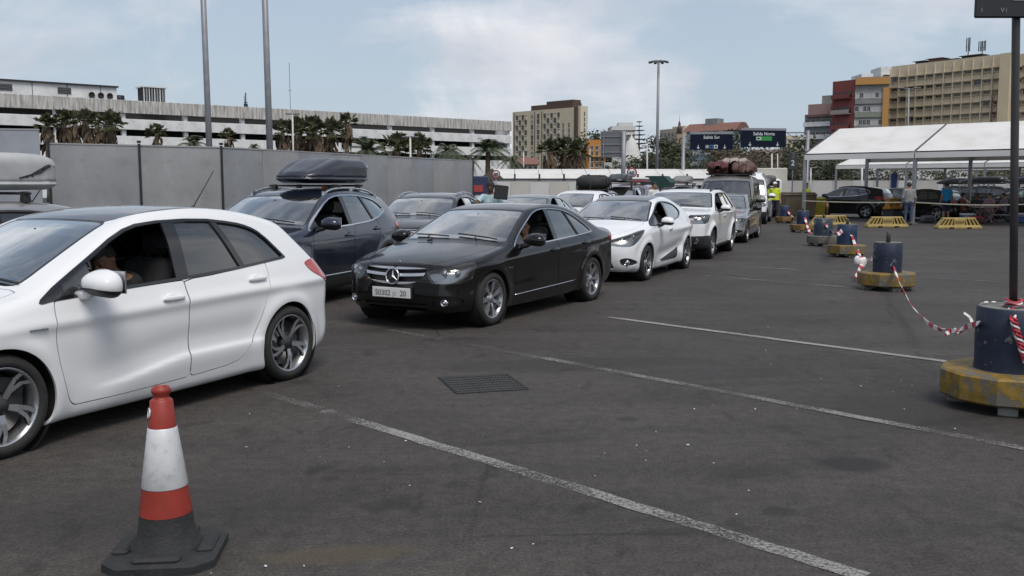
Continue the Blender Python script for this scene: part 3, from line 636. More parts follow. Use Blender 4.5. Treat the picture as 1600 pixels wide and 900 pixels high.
# big beige block on the right
M_BEI = mat('sandy beige render', (.64, .545, .395), .85, var=.14, scale=.4, dirt=.1); M_BEI2 = mat('warm beige render', (.68, .565, .38), .85, var=.1, scale=.4)
ztb = zpx(108, 195)
bb, L = block('apartment_building', 1388, 195, 1562, 176, ztb, 18, M_BEI, 'big sandy beige apartment block with rows of shaded windows at the right')
nc = 12; cw = L / nc; rows = [ztb - 2.2 - 2.02 * 1.0 * j for j in range(9)]
wm = [win_mesh(1.4, .62, M_WIN, shade=True, frame=(.46, .38, .25)), win_mesh(1.4, .62, M_WIN2, shade=True, frame=(.46, .38, .25)), win_mesh(1.35, .95, M_WIN, shade=True, frame=(.36, .33, .28))]
grid(bb, L, [cw * (i + .5) for i in range(nc)], rows, 1, 1, wm, lambda i, j: 2 if (i * 7 + j * 5) % 17 == 0 else int(rng.random() < .3))
for i in range(nc + 1): b = MB(); b.box((cw * i, -.16, ztb / 2), (.20, .34, ztb)); b.build('pilaster', M_BEI, bb)
b = MB(); b.box((L + 1.0, -.2, ztb / 2 + .2), (2.0, 2.4, ztb + .4)); b.build('corner_pier', M_BEI2, bb)
b = MB()
for j in range(14): b.box((L - 1.0, -.5, 4 + j * 1.0), (1.1, .06, .06)); 
for sx in (-.5, .5): b.bar((L - 1.0 + sx, -.55, 2), (L - 1.0 + sx, -.55, 18.5), .06)
for j in range(8): b.bar((L - 1.5, -.55, 3 + 2 * j), (L - .5, -.55, 5 + 2 * j), .04)
b.build('fire_ladder', mat('red brown steel', (.16, .06, .045), .6), bb)
bb2, L2 = block('apartment_building', 1577, 175, 1660, 166, zpx(90, 175), 18, M_BEI, 'sandy beige wing behind the sign pole at the right edge')
grid(bb2, L2, [1.2 + 1.6 * i for i in range(6)], [zpx(90, 175) - 2.2 - 2.02 * j for j in range(9)], 1, 1, wm)
b = MB(); r_ = random.Random(3)
a0 = Matrix.Translation(bb.location) @ Matrix.Rotation(bb.rotation_euler.z, 4, 'Z')
def roof_thing(name, f, lab, cat, x, y, z, m):
    b = MB(); f(b); o = b.build(name, m); o.location = a0 @ Vector((x, y, z)); o.rotation_euler = bb.rotation_euler; tag(o, lab, cat)
M_RT = mat('dark roof sheet', (.05, .05, .055), .7); M_RTB = mat('reddish roof sheet', (.16, .09, .08), .7)
for k, (f0, w_, h_, mm, lab) in enumerate([(.22, 2.2, 1.1, M_RT, 'dark water tank shed at the left end of the beige block roof'), (.36, 3.0, 1.3, M_RTB, 'reddish roof shed on the beige block'), (.50, 3.0, .8, M_RT, 'low dark roof shed in the middle of the beige block'), (.68, 4.0, 1.1, M_RT, 'long dark roof shed below the aerials')]):
    roof_thing('roof_shed', lambda b: b.rbox((0, 0, h_ / 2), (w_, 2.2, h_), .1).box((0, -.2, h_ + .05), (w_ + .5, 2.8, .1)).box((w_ * .1, -1.15, h_ * .4), (.7, .1, h_ * .7)), lab, 'shed', L * f0, 3, ztb + .0, mm)
for f0, n_, hh, lab in ((.635, 3, 4.2, 'tall slim mobile aerial on the beige block roof'), (.755, 5, 3.6, 'cluster of panel aerials on the beige block roof')):
    def f(b, n_=n_, hh=hh):
        b.bar((0, 0, 0), (0, 0, hh), .09)
        for k in range(n_): x = (k - (n_ - 1) / 2) * .32; b.rbox((x, -.12 + .1 * (k % 2), hh - .9), (.18, .12, 1.9 if n_ > 3 else 2.6), .03); b.bar((0, 0, hh - 1.2), (x, -.05, hh - 1.2), .03)
    roof_thing('roof_aerial', f, lab, 'antenna', L * f0, 2.5, ztb, M_RT)
# red and orange-framed blocks
M_REDB = mat('brick red render', (.21, .058, .050), .85, var=.15, scale=.4); M_ORF = mat('ochre render', (.48, .25, .08), .85); M_GRY = mat('grey blue cladding', (.24, .245, .24), .7, var=.2, scale=.4); M_GRB = mat('greenish cladding', (.22, .24, .20), .7)
zr = zpx(130, 190); rb, L = block('apartment_building', 1298, 192, 1332, 188, zr, 14, M_REDB, 'brick red narrow apartment block with white letters banner')
for j in range(5):
    z = zr - 2.2 - 3.0 * j; b = MB(); b.box((L * .48, -.05, z), (L * .78, .16, 1.1)); w_ = b.build('window', M_WIN, rb)
    for k in range(5):
        b = MB(); b.box((L * (.14 + .165 * k), -.16, z), (.14, .1, 1.1)); b.build('mullion', M_REDB, w_)
    b = MB(); b.box((L * .48, -.5, z - .85), (L * .82, 1.0, .12)); b.box((L * .48, -.95, z - .4), (L * .82, .06, .7)); b.build('balcony', M_REDB if j != 1 else mat('pale balcony rail', (.35, .3, .28), .7), rb)
b = MB(); b.box((L * .52, -1.12, zr - 13.0), (L * .72, .08, 1.3)); bn = b.build('banner', mat('white banner', (.60, .60, .58), .7), rb)
b = MB()
for k in range(6): b.box((L * .16 + k * .62, -1.05, zr - 11.4), (.40, .08, .95))
b.build('banner_letters', mat('pale letters', (.45, .42, .40), .7), rb)
zo = zpx(124, 187); ob, L = block('apartment_building', 1333, 188, 1386, 186, zo, 14, M_GRY, 'grey apartment block with an ochre frame between the red and beige blocks')
b = MB(); b.box((L / 2, -.25, zo - .35), (L, .5, 1.3)); b.box((L - .55, -.25, (zo - 1.65) / 2), (1.1, .5, zo - 1.65)); b.build('ochre_frame', M_ORF, ob)
wq = [win_mesh(.9, 1.1, M_WIN, frame=(.4, .4, .4)), win_mesh(.9, 1.1, mat('white blind', (.5, .5, .5), .6), frame=(.4, .4, .4))]
for j in range(6):
    z = zo - 3.0 - 2.6 * j; b = MB(); b.box((L * .42, -.1, z - 1.15), (L * .82, .24, 1.0)); b.build('spandrel', M_GRB if j % 2 else M_GRY, ob)
    grid(ob, L, [L * (.08 + .115 * k) for k in range(7)], [z], 1, 1, wq)
for (pxa, pxb, py, Z, lab) in ((1342, 1360, 119, 200, 'white stair house on the roof behind the ochre-framed block'), (1372, 1390, 108, 205, 'cream roof house joining the beige block')):
    rr, Lr = block('roof_house', pxa, Z, pxb, Z, zpx(py, Z), 6, M_CONC2, lab, z0=8); link('window', wm[0], rr, (Lr * .5, 0, zpx(py, Z) - 1.6))
gb, L = block('apartment_building', 1256, 200, 1300, 196, zpx(182, 198), 12, mat('blue grey render', (.26, .28, .30), .85), 'stepped blue grey apartment block with red terraces left of the red block')
b = MB(); b.box((L * .55, 3, zpx(172, 198)), (L * .8, 7, 2.4)); b.build('upper_storey', mat('pinkish render', (.33, .22, .20), .85), gb)
b = MB(); b.box((L * .70, 5, zpx(160, 198)), (L * .5, 6, 3.0)); b.build('upper_storey', M_GRY, gb)
b = MB(); b.box((L * .55, -.3, zpx(181, 198)), (L * .9, 1.2, .5)); b.build('terrace', M_RTB, gb)
grid(gb, L, [L * (.12 + .19 * k) for k in range(5)], [zpx(190, 198) - 2.6 * j for j in range(5)], 1, 1, [win_mesh(1.0, 1.2, M_WIN, frame=(.45, .45, .45))])
for j in range(4): b = MB(); b.box((L * .5, -.5, zpx(190, 198) - 2.6 * j - .95), (L * .95, 1.0, .14)); b.box((L * .5, -.96, zpx(190, 198) - 2.6 * j - .5), (L * .95, .06, .8)); b.build('balcony', M_CONC2, gb)
# the smaller buildings in the middle distance
M_ORB = mat('orange render', (.50, .22, .055), .85); M_WHT = mat('white render', (.60, .60, .58), .85, dirt=.1); M_TILE = mat('terracotta tiles', (.21, .105, .08), .8, var=.25, scale=2)
w12 = [win_mesh(1.1, 1.4, M_WIN, frame=(.5, .5, .48))]
ob2, L = block('house', 919, 300, 946, 300, zpx(221, 300), 9, M_ORB, 'orange house right of the hotel tower'); grid(ob2, L, [L * (.2 + .3 * k) for k in range(3)], [zpx(226 + 9 * j, 300) - 1 for j in range(4)], 1, 1, w12)
b = MB(); b.box((L * .5, -.5, zpx(244, 300)), (L, 1.0, .4)); b.build('balcony', mat('ochre balcony', (.5, .32, .10), .8), ob2)
ob3, L = block('house', 978, 305, 990, 305, zpx(228, 305), 9, M_ORB, 'narrow orange house behind the white domed chapel'); grid(ob3, L, [L * .5], [zpx(236, 305), zpx(244, 305)], 1, 1, w12)
lw_, L = block('low_house', 781, 250, 842, 250, zpx(258, 250), 8, mat('pinkish white render', (.56, .50, .47), .85), 'low white house with red roof under the hotel tower', M_TILE)
b = MB(); b.prism([(-1, 0), (9, 0), (4, 1.9)], 0, L * .98, Matrix(((0, 0, 1, 0), (1, 0, 0, 0), (0, 1, 0, zpx(257, 250)), (0, 0, 0, 1)))); b.build('roof', M_TILE, lw_); grid(lw_, L, [L * (.08 + .14 * k) for k in range(7)], [zpx(262, 250) - .2], 1, 1, [win_mesh(.8, 1.2, M_WIN, frame=(.4, .3, .28))])
wb_, L = block('white_apartment_block', 955, 340, 992, 340, zpx(199, 340), 14, M_WHT, 'white stepped apartment block on the hill behind the grey road sign'); grid(wb_, L, [L * (.1 + .16 * k) for k in range(6)], [zpx(204, 340) - 3.0 * j - .4 for j in range(6)], 1, 1, [win_mesh(1.4, 1.3, M_WIN, frame=(.55, .55, .53))])
b = MB(); b.box((L * .62, 5, zpx(196, 340)), (L * .6, 7, 2.2)); b.build('penthouse', M_WHT, wb_)
for j in range(5): b = MB(); b.box((L * .5, -.6, zpx(204, 340) - 3.0 * j - 1.5), (L * .96, 1.2, .16)); b.box((L * .5, -1.15, zpx(204, 340) - 3.0 * j - 1.0), (L * .96, .08, .9)); b.build('balcony', M_WHT, wb_)
ch, L = block('chapel', 944, 240, 1001, 240, zpx(257, 240), 9, M_WHT, 'small white chapel with a tall cone dome beyond the white tents'); grid(ch, L, [L * (.12 + .19 * k) for k in range(5)], [zpx(263, 240)], 1, 1, [win_mesh(.7, 1.3, M_WIN, frame=(.5, .5, .5))])
b = MB(); b.box((L * .40, 2.5, zpx(250, 240)), (2.6, 3, 2.0)); b.prism([(-1.5, 0), (1.5, 0), (0, 1.0)], -1.6, 1.6, TR(L * .40, 2.5, zpx(247, 240)) @ rotm('X', math.pi / 2)); b.build('gable_turret', M_WHT, ch)
b = MB(); b.lathe([(2.9, 0), (2.9, 1.2), (2.5, 1.6), (2.2, 3.2), (1.6, 4.8), (.9, 6.2), (.3, 7.0), (.05, 7.6)], 16, TR(L * .80, 4, zpx(257, 240))); b.build('dome', M_WHT, ch)
for k in range(5): link('dome_window', win_mesh(.5, .6, M_WIN, sill=False, frame=(.5, .5, .5)), ch, (L * .80 - 2.2 + 1.1 * k, 4 - 2.95 + .35 * abs(k - 2), zpx(254, 240)))
be, L = block('apartment_building', 1030, 330, 1066, 318, zpx(204, 325), 6, mat('pale beige render', (.42, .38, .31), .85, dirt=.08), 'pale beige apartment block right of the lamp mast'); grid(be, L, [L * (.1 + .16 * k) for k in range(6)], [zpx(208, 325) - 2.9 * j - .6 for j in range(5)], 1, 1, [win_mesh(1.3, 1.3, M_WIN, frame=(.4, .37, .32))])
b = MB(); b.box((L * .7, 3, zpx(202, 325)), (L * .5, 4, 1.6)); b.build('roof_house', M_CRM, be)
mi, L = block('minaret_tower', 1057, 290, 1066, 290, zpx(212, 290), 2.0, mat('tan render', (.36, .27, .19), .85), 'slim tan tower with pointed top left of the blue sign'); b = MB(); b.lathe([(.8, 0), (.7, 2.4), (.7, 2.6), (.4, 2.6), (.4, 3.6), (.05, 4.6), (.03, 6.5)], 8, TR(L / 2, 1, zpx(212, 290))); b.build('spire', M_BRN, mi); grid(mi, L, [L * .5], [zpx(220 + 9 * k, 290) for k in range(3)], 1, 1, [win_mesh(.6, 1.0, M_WIN, sill=False, frame=(.3, .25, .2))])
bl_, L = block('apartment_building', 1072, 235, 1147, 226, zpx(208, 230), 6, mat('light blue render', (.30, .38, .44), .85), 'light blue apartment block with a red tiled roof behind the road signs'); zb_ = zpx(208, 230)
b = MB(); b.prism([(-.8, 0), (6.8, 0), (4.2, 2.0), (2.2, 2.0)], -.6, L + .6, Matrix(((0, 0, 1, 0), (1, 0, 0, 0), (0, 1, 0, zb_ + .5), (0, 0, 0, 1)))); b.box((L * .45, 3, zb_ + 2.8), (L * .25, 3, 1.6), mi=1); b.build('roof', [M_TILE, M_GRY], bl_)
grid(bl_, L, [L * (.08 + .14 * k) for k in range(7)], [zb_ - 1.8 - 2.5 * j for j in range(3)], 1, 1, [win_mesh(1.0, 1.3, M_WIN, frame=(.5, .52, .54))])
for k in (1, 3, 5):
    for j in range(3): b = MB(); b.box((L * (.08 + .14 * k), -.5, zb_ - 2.6 - 2.5 * j), (1.7, 1.0, .12)); b.box((L * (.08 + .14 * k), -.96, zb_ - 2.2 - 2.5 * j), (1.7, .08, .8)); b.build('balcony', M_WHT, bl_)
for (pxa, pxb, py, Z, lab, mm) in ((1183, 1232, 236, 300, 'low pale building on the slope under the right road sign', mat('dusty pink render', (.38, .31, .29), .85)), (1228, 1258, 214, 320, 'cream building on the hill right of the road signs', M_CRM), (1360, 1420, 266, 130, 'low white house behind the second tent with square windows', M_WHT), (1430, 1520, 268, 140, 'long low white building behind the second tent', M_WHT), (1010, 1052, 243, 230, 'grey low building with red door under the dark trees', M_CONC)):
    rr, Lr = block('low_building', pxa, Z, pxb, Z, zpx(py, Z), 8, mm, lab); n_ = max(3, int(Lr / 2.2)); grid(rr, Lr, [Lr * (i + .5) / n_ for i in range(n_)], [zpx(py, Z) - 1.5], 1, 1, [win_mesh(1.1, 1.2, M_WIN, frame=(.5, .5, .5))])

# ---------------------------------------------------------------- tents
def pvc():
    m, t = newmat('white tent fabric'); L = t.links.new; o = nd(t, 'ShaderNodeOutputMaterial'); d = nd(t, 'ShaderNodeBsdfPrincipled'); d.inputs['Base Color'].default_value = (.74, .73, .71, 1); d.inputs['Roughness'].default_value = .5; tl = nd(t, 'ShaderNodeBsdfTranslucent'); tl.inputs[0].default_value = (.7, .69, .66, 1); mx_ = nd(t, 'ShaderNodeMixShader'); mx_.inputs[0].default_value = .12
    n = nd(t, 'ShaderNodeTexNoise'); n.inputs['Scale'].default_value = .9; n.inputs['Detail'].default_value = 7; tcn = nd(t, 'ShaderNodeTexCoord'); L(tcn.outputs['Object'], n.inputs['Vector']); r = nd(t, 'ShaderNodeValToRGB'); r.color_ramp.elements[0].position = .3; r.color_ramp.elements[0].color = (.68, .66, .63, 1); r.color_ramp.elements[1].position = .6; r.color_ramp.elements[1].color = (.80, .79, .77, 1); L(n.outputs['Fac'], r.inputs[0]); L(r.outputs[0], d.inputs['Base Color'])
    L(d.outputs[0], mx_.inputs[1]); L(tl.outputs[0], mx_.inputs[2]); L(mx_.outputs[0], o.inputs[0]); return m
M_PVC = pvc(); M_TALU = mat('tent aluminium', (.30, .31, .33), .45, metal=.6); M_TALD = mat('dark tent strut', (.07, .07, .08), .5, metal=.4)
def tent(corner, nb, bay, depth, eave, ridge, label, val=.28, gable=True):
    an = A_U + math.pi; r = empty('marquee_tent', corner, an, label, 'tent')     # local x runs towards the near right, y goes back
    def roofm(sgn):
        q = MB(); n, m_ = 8, 6; vs = []
        for i in range(n + 1):
            for j in range(m_ + 1):
                u, v = i / n, j / m_; sag = -.10 * math.sin(math.pi * u) * math.sin(math.pi * v); y = (depth / 2) * v if sgn > 0 else depth - (depth / 2) * v; vs.append((.03 + (bay - .06) * u, y, eave + (ridge - eave) * v + sag))
        for i in range(n):
            for j in range(m_): a = i * (m_ + 1) + j; q.add([], []); q.f.append((a, a + m_ + 1, a + m_ + 2, a + 1) if sgn > 0 else (a, a + 1, a + m_ + 2, a + m_ + 1)); q.m.append(0); q.sm.append(True)
        q.v = vs; return q.mesh('roof_panel', M_PVC)
    rA, rB = roofm(1), roofm(-1)
    q = MB(); q.box((bay / 2, -.02, eave - val / 2), (bay - .04, .02, val)); q.box((bay / 2, .0, eave - .02), (bay - .1, .06, .05), mi=1); vm = q.mesh('valance', [M_PVC, M_TALU])
    q = MB(); q.rbox((0, 0, (eave - .06) / 2), (.16, .12, eave - .06), .02); q.box((0, 0, .02), (.34, .34, .03)); pm = q.mesh('post', M_TALU)
    q = MB(); 
    for a, b_ in (((0, .02, eave - .02), (0, depth / 2, ridge - .04)), ((0, depth - .02, eave - .02), (0, depth / 2, ridge - .04))): q.bar(a, b_, .065, 6)
    rm = q.mesh('rafter', M_TALD)
    for i in range(nb):
        link('roof_panel', rA, r, (i * bay, 0, 0)); link('roof_panel', rB, r, (i * bay, 0, 0)); link('valance', vm, r, (i * bay, 0, 0)); link('valance', vm, r, (i * bay, depth + .04, 0))
    for i in range(nb + 1):
        link('post', pm, r, (i * bay, .08, 0)); link('post', pm, r, (i * bay, depth - .08, 0)); link('rafter', rm, r, (i * bay, 0, 0))
    b = MB(); b.box((nb * bay / 2, depth / 2, ridge - .07), (nb * bay, .08, .08)); b.build('ridge_beam', M_TALU, r)
    return r
tent((XatY(1257, 43.7, 2.8), 43.7, 0), 4, 5.0, 6.6, 3.05, 4.32, 'near white marquee tent on grey posts at the right')
tent((XatY(1306, 68, 2.8), 68, 0), 9, 5.0, 7.0, 3.05, 3.85, 'second white marquee tent seen under the near one')
tent((XatY(1440, 92, 2.8), 92, 0), 8, 5.0, 8.0, 3.3, 4.5, 'third white marquee tent far behind at the right')
# low white tents behind the queue
lt = empty('storage_tent', (XatY(766, 75, 2), 75, 0), 0, 'long low white tent roof beyond the queue with brown gable end', 'tent')
nb = 10; bay = (XatY(1150, 75, 2) - XatY(766, 75, 2)) / nb
q = MB(); q.prism([(0, 2.15), (8, 2.15), (4, 2.95)], .02, bay - .02, Matrix(((0, 0, 1, 0), (1, 0, 0, 0), (0, 1, 0, 0), (0, 0, 0, 1)))); rm = q.mesh('roof_panel', M_PVC)
q = MB(); q.box((bay / 2, .02, 1.85), (bay - .05, .04, .45)); vm = q.mesh('valance', M_PVC); q = MB(); q.box((0, -.1, 1.25), (.14, .14, 2.5)); pm = q.mesh('post', M_TALD)
for i in range(nb): link('roof_panel', rm, lt, (i * bay, 0, 0)); link('valance', vm, lt, (i * bay, 0, 0)); link('post', pm, lt, (i * bay, 0, 0))
b = MB(); b.box((nb * bay / 2, -.06, 2.1), (nb * bay, .07, .08)); b.build('eave_rail', M_TALD, lt); b = MB(); b.box((nb * bay / 2, 5, .85), (nb * bay, 4, 1.65)); b.build('back_wall', M_TALD, lt)
b = MB(); b.prism([(-.9, 2.05), (1.15, 2.05), (.15, 2.95)], 0, .05, TR(0, -.25, 0) @ rotm('X', math.pi / 2)); b.build('gable', mat('brown gable cloth', (.10, .085, .07), .9), lt)
wh = [mat('cream hoarding', (.52, .50, .46), .7, var=.1, scale=.8, dirt=.08), mat('white hoarding', (.60, .59, .57), .7, var=.1, scale=.8)]
hoarding(((XatY(737, 60, 1), 60, 0), (XatY(1010, 60, 1), 60, 0)), 9, 1.84, 'cream hoarding in front of the low white tents', (), mats=wh)
hoarding(((XatY(1226, 92, 1), 96, 0), (XatY(1700, 88, 1), 82, 0)), 16, 2.05, 'white site hoarding behind the tents at the right', (), mats=wh[::-1])
b = MB(); b.rbox((0, 0, 1.05), (.95, .5, 2.1), .05); b.box((-.05, -.27, 1.45), (.5, .04, .35), mi=1).box((.1, -.27, 1.0), (.6, .04, .2), mi=2)
o = b.build('vending_kiosk', [mat('navy panel', (.03, .04, .09), .4), mat('red poster', (.35, .05, .05), .5), M_WHT]); o.location = (XatY(749, 50, 1), 50, 0); tag(o, 'navy kiosk with red poster at the end of the grey hoarding', 'kiosk')
b = MB(); b.rbox((0, 0, .95), (.7, .5, 1.9), .05); b.box((0, -.26, 1.2), (.5, .03, .9), mi=1); o = b.build('vending_machine', [mat('dark red cabinet', (.16, .02, .02), .4), M_DARK]); o.location = (XatY(911, 58, 1), 58, 0); tag(o, 'dark red machine standing before the cream hoarding', 'machine')
# ---------------------------------------------------------------- palms and trees
M_LEAFS = [mat('fan palm leaf', (.095, .105, .045), .6, var=.5, scale=1.5), mat('date palm leaf', (.080, .105, .055), .55, var=.45, scale=1.5)]
M_SKIRT = mat('dead palm leaves', (.14, .10, .065), .9, var=.45, scale=3); M_TRUNK = mat('palm trunk', (.13, .105, .08), .95, var=.4, scale=5, bump=.6, bscale=12); M_BARK = mat('bark', (.09, .07, .055), .95, var=.35, scale=4, bump=.5, bscale=15)
def leafmat(name, c):
    m, t = newmat(name); L = t.links.new; o = nd(t, 'ShaderNodeOutputMaterial'); b = nd(t, 'ShaderNodeBsdfPrincipled'); b.inputs['Roughness'].default_value = .6; tl = nd(t, 'ShaderNodeBsdfTranslucent'); mx_ = nd(t, 'ShaderNodeMixShader'); mx_.inputs[0].default_value = .25
    n = nd(t, 'ShaderNodeTexNoise'); n.inputs['Scale'].default_value = .9; n.inputs['Detail'].default_value = 4; tcn = nd(t, 'ShaderNodeTexCoord'); L(tcn.outputs['Object'], n.inputs['Vector']); r = nd(t, 'ShaderNodeValToRGB'); r.color_ramp.elements[0].position = .35; r.color_ramp.elements[1].position = .68; r.color_ramp.elements[0].color = c4(tuple(x * .55 for x in c)); r.color_ramp.elements[1].color = c4(tuple(x * 1.5 for x in c)); L(n.outputs['Fac'], r.inputs[0]); L(r.outputs[0], b.inputs['Base Color']); L(r.outputs[0], tl.inputs[0]); L(b.outputs[0], mx_.inputs[1]); L(tl.outputs[0], mx_.inputs[2]); L(mx_.outputs[0], o.inputs[0]); return m
L_A, L_B, L_C = leafmat('dark foliage', (.058, .070, .034)), leafmat('olive foliage', (.095, .090, .045)), leafmat('brownish foliage', (.115, .088, .054))
def palm_trunk(h, r0, r1, lean, seed):
    r_ = random.Random(seed); b = MB(); pts, rr = [], []
    for k in range(9): t = k / 8; pts.append((lean * t * t * h, .3 * lean * math.sin(t * 3) * h, h * t)); rr.append((r0 + (r1 - r0) * t) * (1 + .07 * (k % 2)) * (1.25 if k == 0 else 1))
    b.tube(pts, rr, 9); return b, pts[-1]
def fan_crown(seed, n=30, R_=.98):
    r_ = random.Random(seed); b = MB(); s = MB()
    for k in range(n):
        a = r_.uniform(0, 2 * math.pi); el = r_.uniform(-.35, 1.45); d = Vector((math.cos(a) * math.cos(el), math.sin(a) * math.cos(el), math.sin(el))); L = R_ * r_.uniform(.55, .8); p = d * L; b.bar((0, 0, 0), p, .025, 4)
        sd = d.cross(Vector((0, 0, 1))).normalized(); up = sd.cross(d)
        for j in range(9):
            t = (j - 4) / 4 * 1.25; dd = (d * math.cos(t) + sd * math.sin(t)).normalized(); ln = R_ * .62 * (1 - .25 * abs(t)) * r_.uniform(.85, 1.1); w = up.cross(dd).normalized() * .065; m1 = p + dd * ln * .55; tip = p + dd * ln + Vector((0, 0, -.22 * ln - .1 * abs(t))); b.add([p, m1 + w, tip, m1 - w + up * .02], [(0, 1, 2), (0, 2, 3)])
    for k in range(52):
        a = r_.uniform(0, 2 * math.pi); z = -r_.uniform(-.1, 1.7); rr = .40 + .13 * (1.2 + z); L = r_.uniform(.6, 1.3); p = Vector((math.cos(a) * rr * .6, math.sin(a) * rr * .6, z)); q = p + Vector((math.cos(a) * .28, math.sin(a) * .28, -L)); sd = Vector((-math.sin(a), math.cos(a), 0)) * .16; s.add([p, p.lerp(q, .5) + sd + Vector((math.cos(a), math.sin(a), 0)) * .1, q, p.lerp(q, .5) - sd], [(0, 1, 2), (0, 2, 3)])
    return b.mesh('crown', M_LEAFS[0]), s.mesh('dead_leaf_skirt', M_SKIRT)
def date_crown(seed, n=44, R_=2.4, droop=1.0):
    r_ = random.Random(seed); b = MB()
    for k in range(n):
        a = r_.uniform(0, 2 * math.pi); el = r_.uniform(-.15, 1.25); L = R_ * r_.uniform(.8, 1.1); d = Vector((math.cos(a), math.sin(a), 0)); pts = []
        for i in range(7): t = i / 6; pts.append(d * (L * t * math.cos(el) * (1 - .12 * t)) + Vector((0, 0, L * (t * math.sin(el) - droop * .55 * t * t))))
        b.tube(pts, [.035, .03, .028, .025, .02, .015, .008], 4); sd = Vector((-d.y, d.x, 0))
        for i in range(1, 7):
            for sub_ in (0, .33, .66):
                p = pts[i - 1].lerp(pts[i], sub_); dr = (pts[i] - pts[i - 1]).normalized(); ll = .55 * (1 - .45 * abs(i / 6 - .4)) * R_ / 2.4
                for s in (1, -1):
                    q = p + (sd * s * .8 + dr * .6 + Vector((0, 0, -.25))).normalized() * ll; w = dr * .035; b.add([p - w, p + w, q], [(0, 1, 2)])
    return b.mesh('crown', M_LEAFS[1])
FC = [fan_crown(s) for s in (1, 2, 3)]; DC = [date_crown(5), date_crown(6, 34, 2.2, 1.5)]
def palm(kind, px, ytop, Z, label, scale=1.0, lean=0.0, seed=0, group=None):
    ztop = zpx(ytop, Z); x = XatY(px, Z, ztop); root = empty('palm_tree', (x, Z, 0), random.Random(seed + px).uniform(0, 6), label, 'palm tree', group)
    h = max(1.0, ztop - (1.2 if kind == 'fan' else 1.4) * scale); b, top = palm_trunk(h, .26 * scale, .17 * scale, lean, seed); b.build('trunk', M_TRUNK, root)
    if kind == 'fan':
        c, s = FC[seed % 3]; link('crown', c, root, top, (0, 0, seed), (scale,) * 3); link('dead_leaf_skirt', s, root, top, (0, 0, seed * 2), (scale,) * 3)
    else: link('crown', DC[seed % 2], root, top, (0, 0, seed), (scale,) * 3)
    return root
ORD = ['first', 'second', 'third', 'fourth', 'fifth', 'sixth', 'seventh', 'eighth']
for k, (px, yt, Z) in enumerate([(72, 174, 92), (98, 167, 96), (116, 170, 100), (134, 167, 95), (151, 172, 99), (170, 169, 94)]):
    palm('fan', px, yt, Z, '%s fan palm from the left in the row of six behind the grey hoarding' % ORD[k], 1.15 + .1 * (k % 3), 0, k + 1, 'fan palms behind the left hoarding')
palm('fan', 244, 190, 84, 'lone fan palm standing left of the first tall pole', .85, 0, 2); palm('fan', 357, 198, 80, 'small fan palm between the two tall poles', .72, 0, 3)
palm('date', 301, 205, 70, 'low spreading date palm left of the first tall pole base', .72, 0, 4); palm('date', 397, 218, 66, 'tuft of a low palm just left of the second tall pole', .35, 0, 5)
for k, (px, yt, Z, sc) in enumerate([(441, 184, 78, 1.0), (465, 178, 82, 1.25), (490, 176, 80, 1.35), (516, 180, 84, 1.2)]): palm('fan', px, yt, Z, '%s fan palm from the left in the clump right of the second tall pole' % ORD[k], sc, 0, k + 3, 'fan palms right of the second pole')
palm('fan', 541, 173, 88, 'tallest slim fan palm with bare trunk right of the clump', 1.0, 0, 1)
palm('date', 573, 206, 72, 'spreading date palm in front of the garage above the blue roof box', 1.0, 0, 6); palm('fan', 620, 202, 76, 'broad fan palm with brown skirt beside the white lamp post', 1.45, 0, 2); palm('fan', 655, 204, 78, 'fan palm with reddish dead leaves right of the white lamp post', 1.2, 0, 1)
palm('date', 700, 208, 82, 'date palm with drooping fronds above the end of the hoarding', 1.05, 0, 7); palm('date', 762, 208, 88, 'tall date palm on a bare trunk at the end of the garage', 1.15, 0, 6); palm('date', 731, 236, 70, 'low date palm behind the end of the grey hoarding', .6, 0, 5); palm('date', 800, 232, 92, 'small date palm at the foot of the hotel tower', .85, 0, 7)
for k, (px, yt, Z, sc) in enumerate([(861, 213, 150, 2.0), (882, 210, 152, 2.1), (906, 214, 148, 2.0)]): palm('fan', px, yt, Z, '%s big fan palm from the left before the hotel tower' % ORD[k], sc, (.02, -.03, .03)[k], k + 4, 'fan palms before the hotel tower')
def tree_meshes(seed, H, W, lm, dense=1.0, base=.28):
    r_ = random.Random(seed); t = MB(); nb_ = 7; tips = []
    t.tube([(0, 0, 0), (.05 * W, .03 * W, H * .25), (0, .05 * W, H * .5), (.04 * W, 0, H * .8)], [H * .035, H * .026, H * .018, H * .006], 8)
    for k in range(nb_):
        z = H * r_.uniform(base, .65); a = k * 2.4 + r_.uniform(-.4, .4); L = W * r_.uniform(.3, .5); e = Vector((math.cos(a) * L, math.sin(a) * L, z + H * r_.uniform(.08, .25))); t.tube([(0, 0, z), Vector((e.x * .5, e.y * .5, z + (e.z - z) * .35)), e], [H * .014, H * .010, H * .004], 6); tips.append(e)
    for k in range(7): tips.append(Vector((r_.gauss(0, W * .2), r_.gauss(0, W * .2), H * r_.uniform(.45, .95))))
    c = MB()
    for e in tips:
        cr = W * r_.uniform(.14, .26)
        for i in range(int(95 * dense)):
            d = Vector((r_.gauss(0, 1), r_.gauss(0, 1), r_.gauss(0, .8))); d = d.normalized() * cr * r_.uniform(.35, 1.08); p = e + d; s = W * r_.uniform(.020, .042); n = (d.normalized() + Vector((r_.uniform(-.7, .7), r_.uniform(-.7, .7), r_.uniform(-.2, .8)))).normalized(); u = n.orthogonal().normalized(); v = n.cross(u); ang = r_.uniform(0, 6); u, v = u * math.cos(ang) + v * math.sin(ang), v * math.cos(ang) - u * math.sin(ang); c.add([p - u * s, p + v * s * .6, p + u * s, p - v * s * .6], [(0, 1, 2, 3)])
    return t.mesh('trunk', M_BARK), c.mesh('crown', lm)
TM = [tree_meshes(1, 8, 8, L_A), tree_meshes(2, 8, 7, L_B), tree_meshes(3, 8, 9, L_C), tree_meshes(4, 8, 6, L_A, 1.1, .15)]
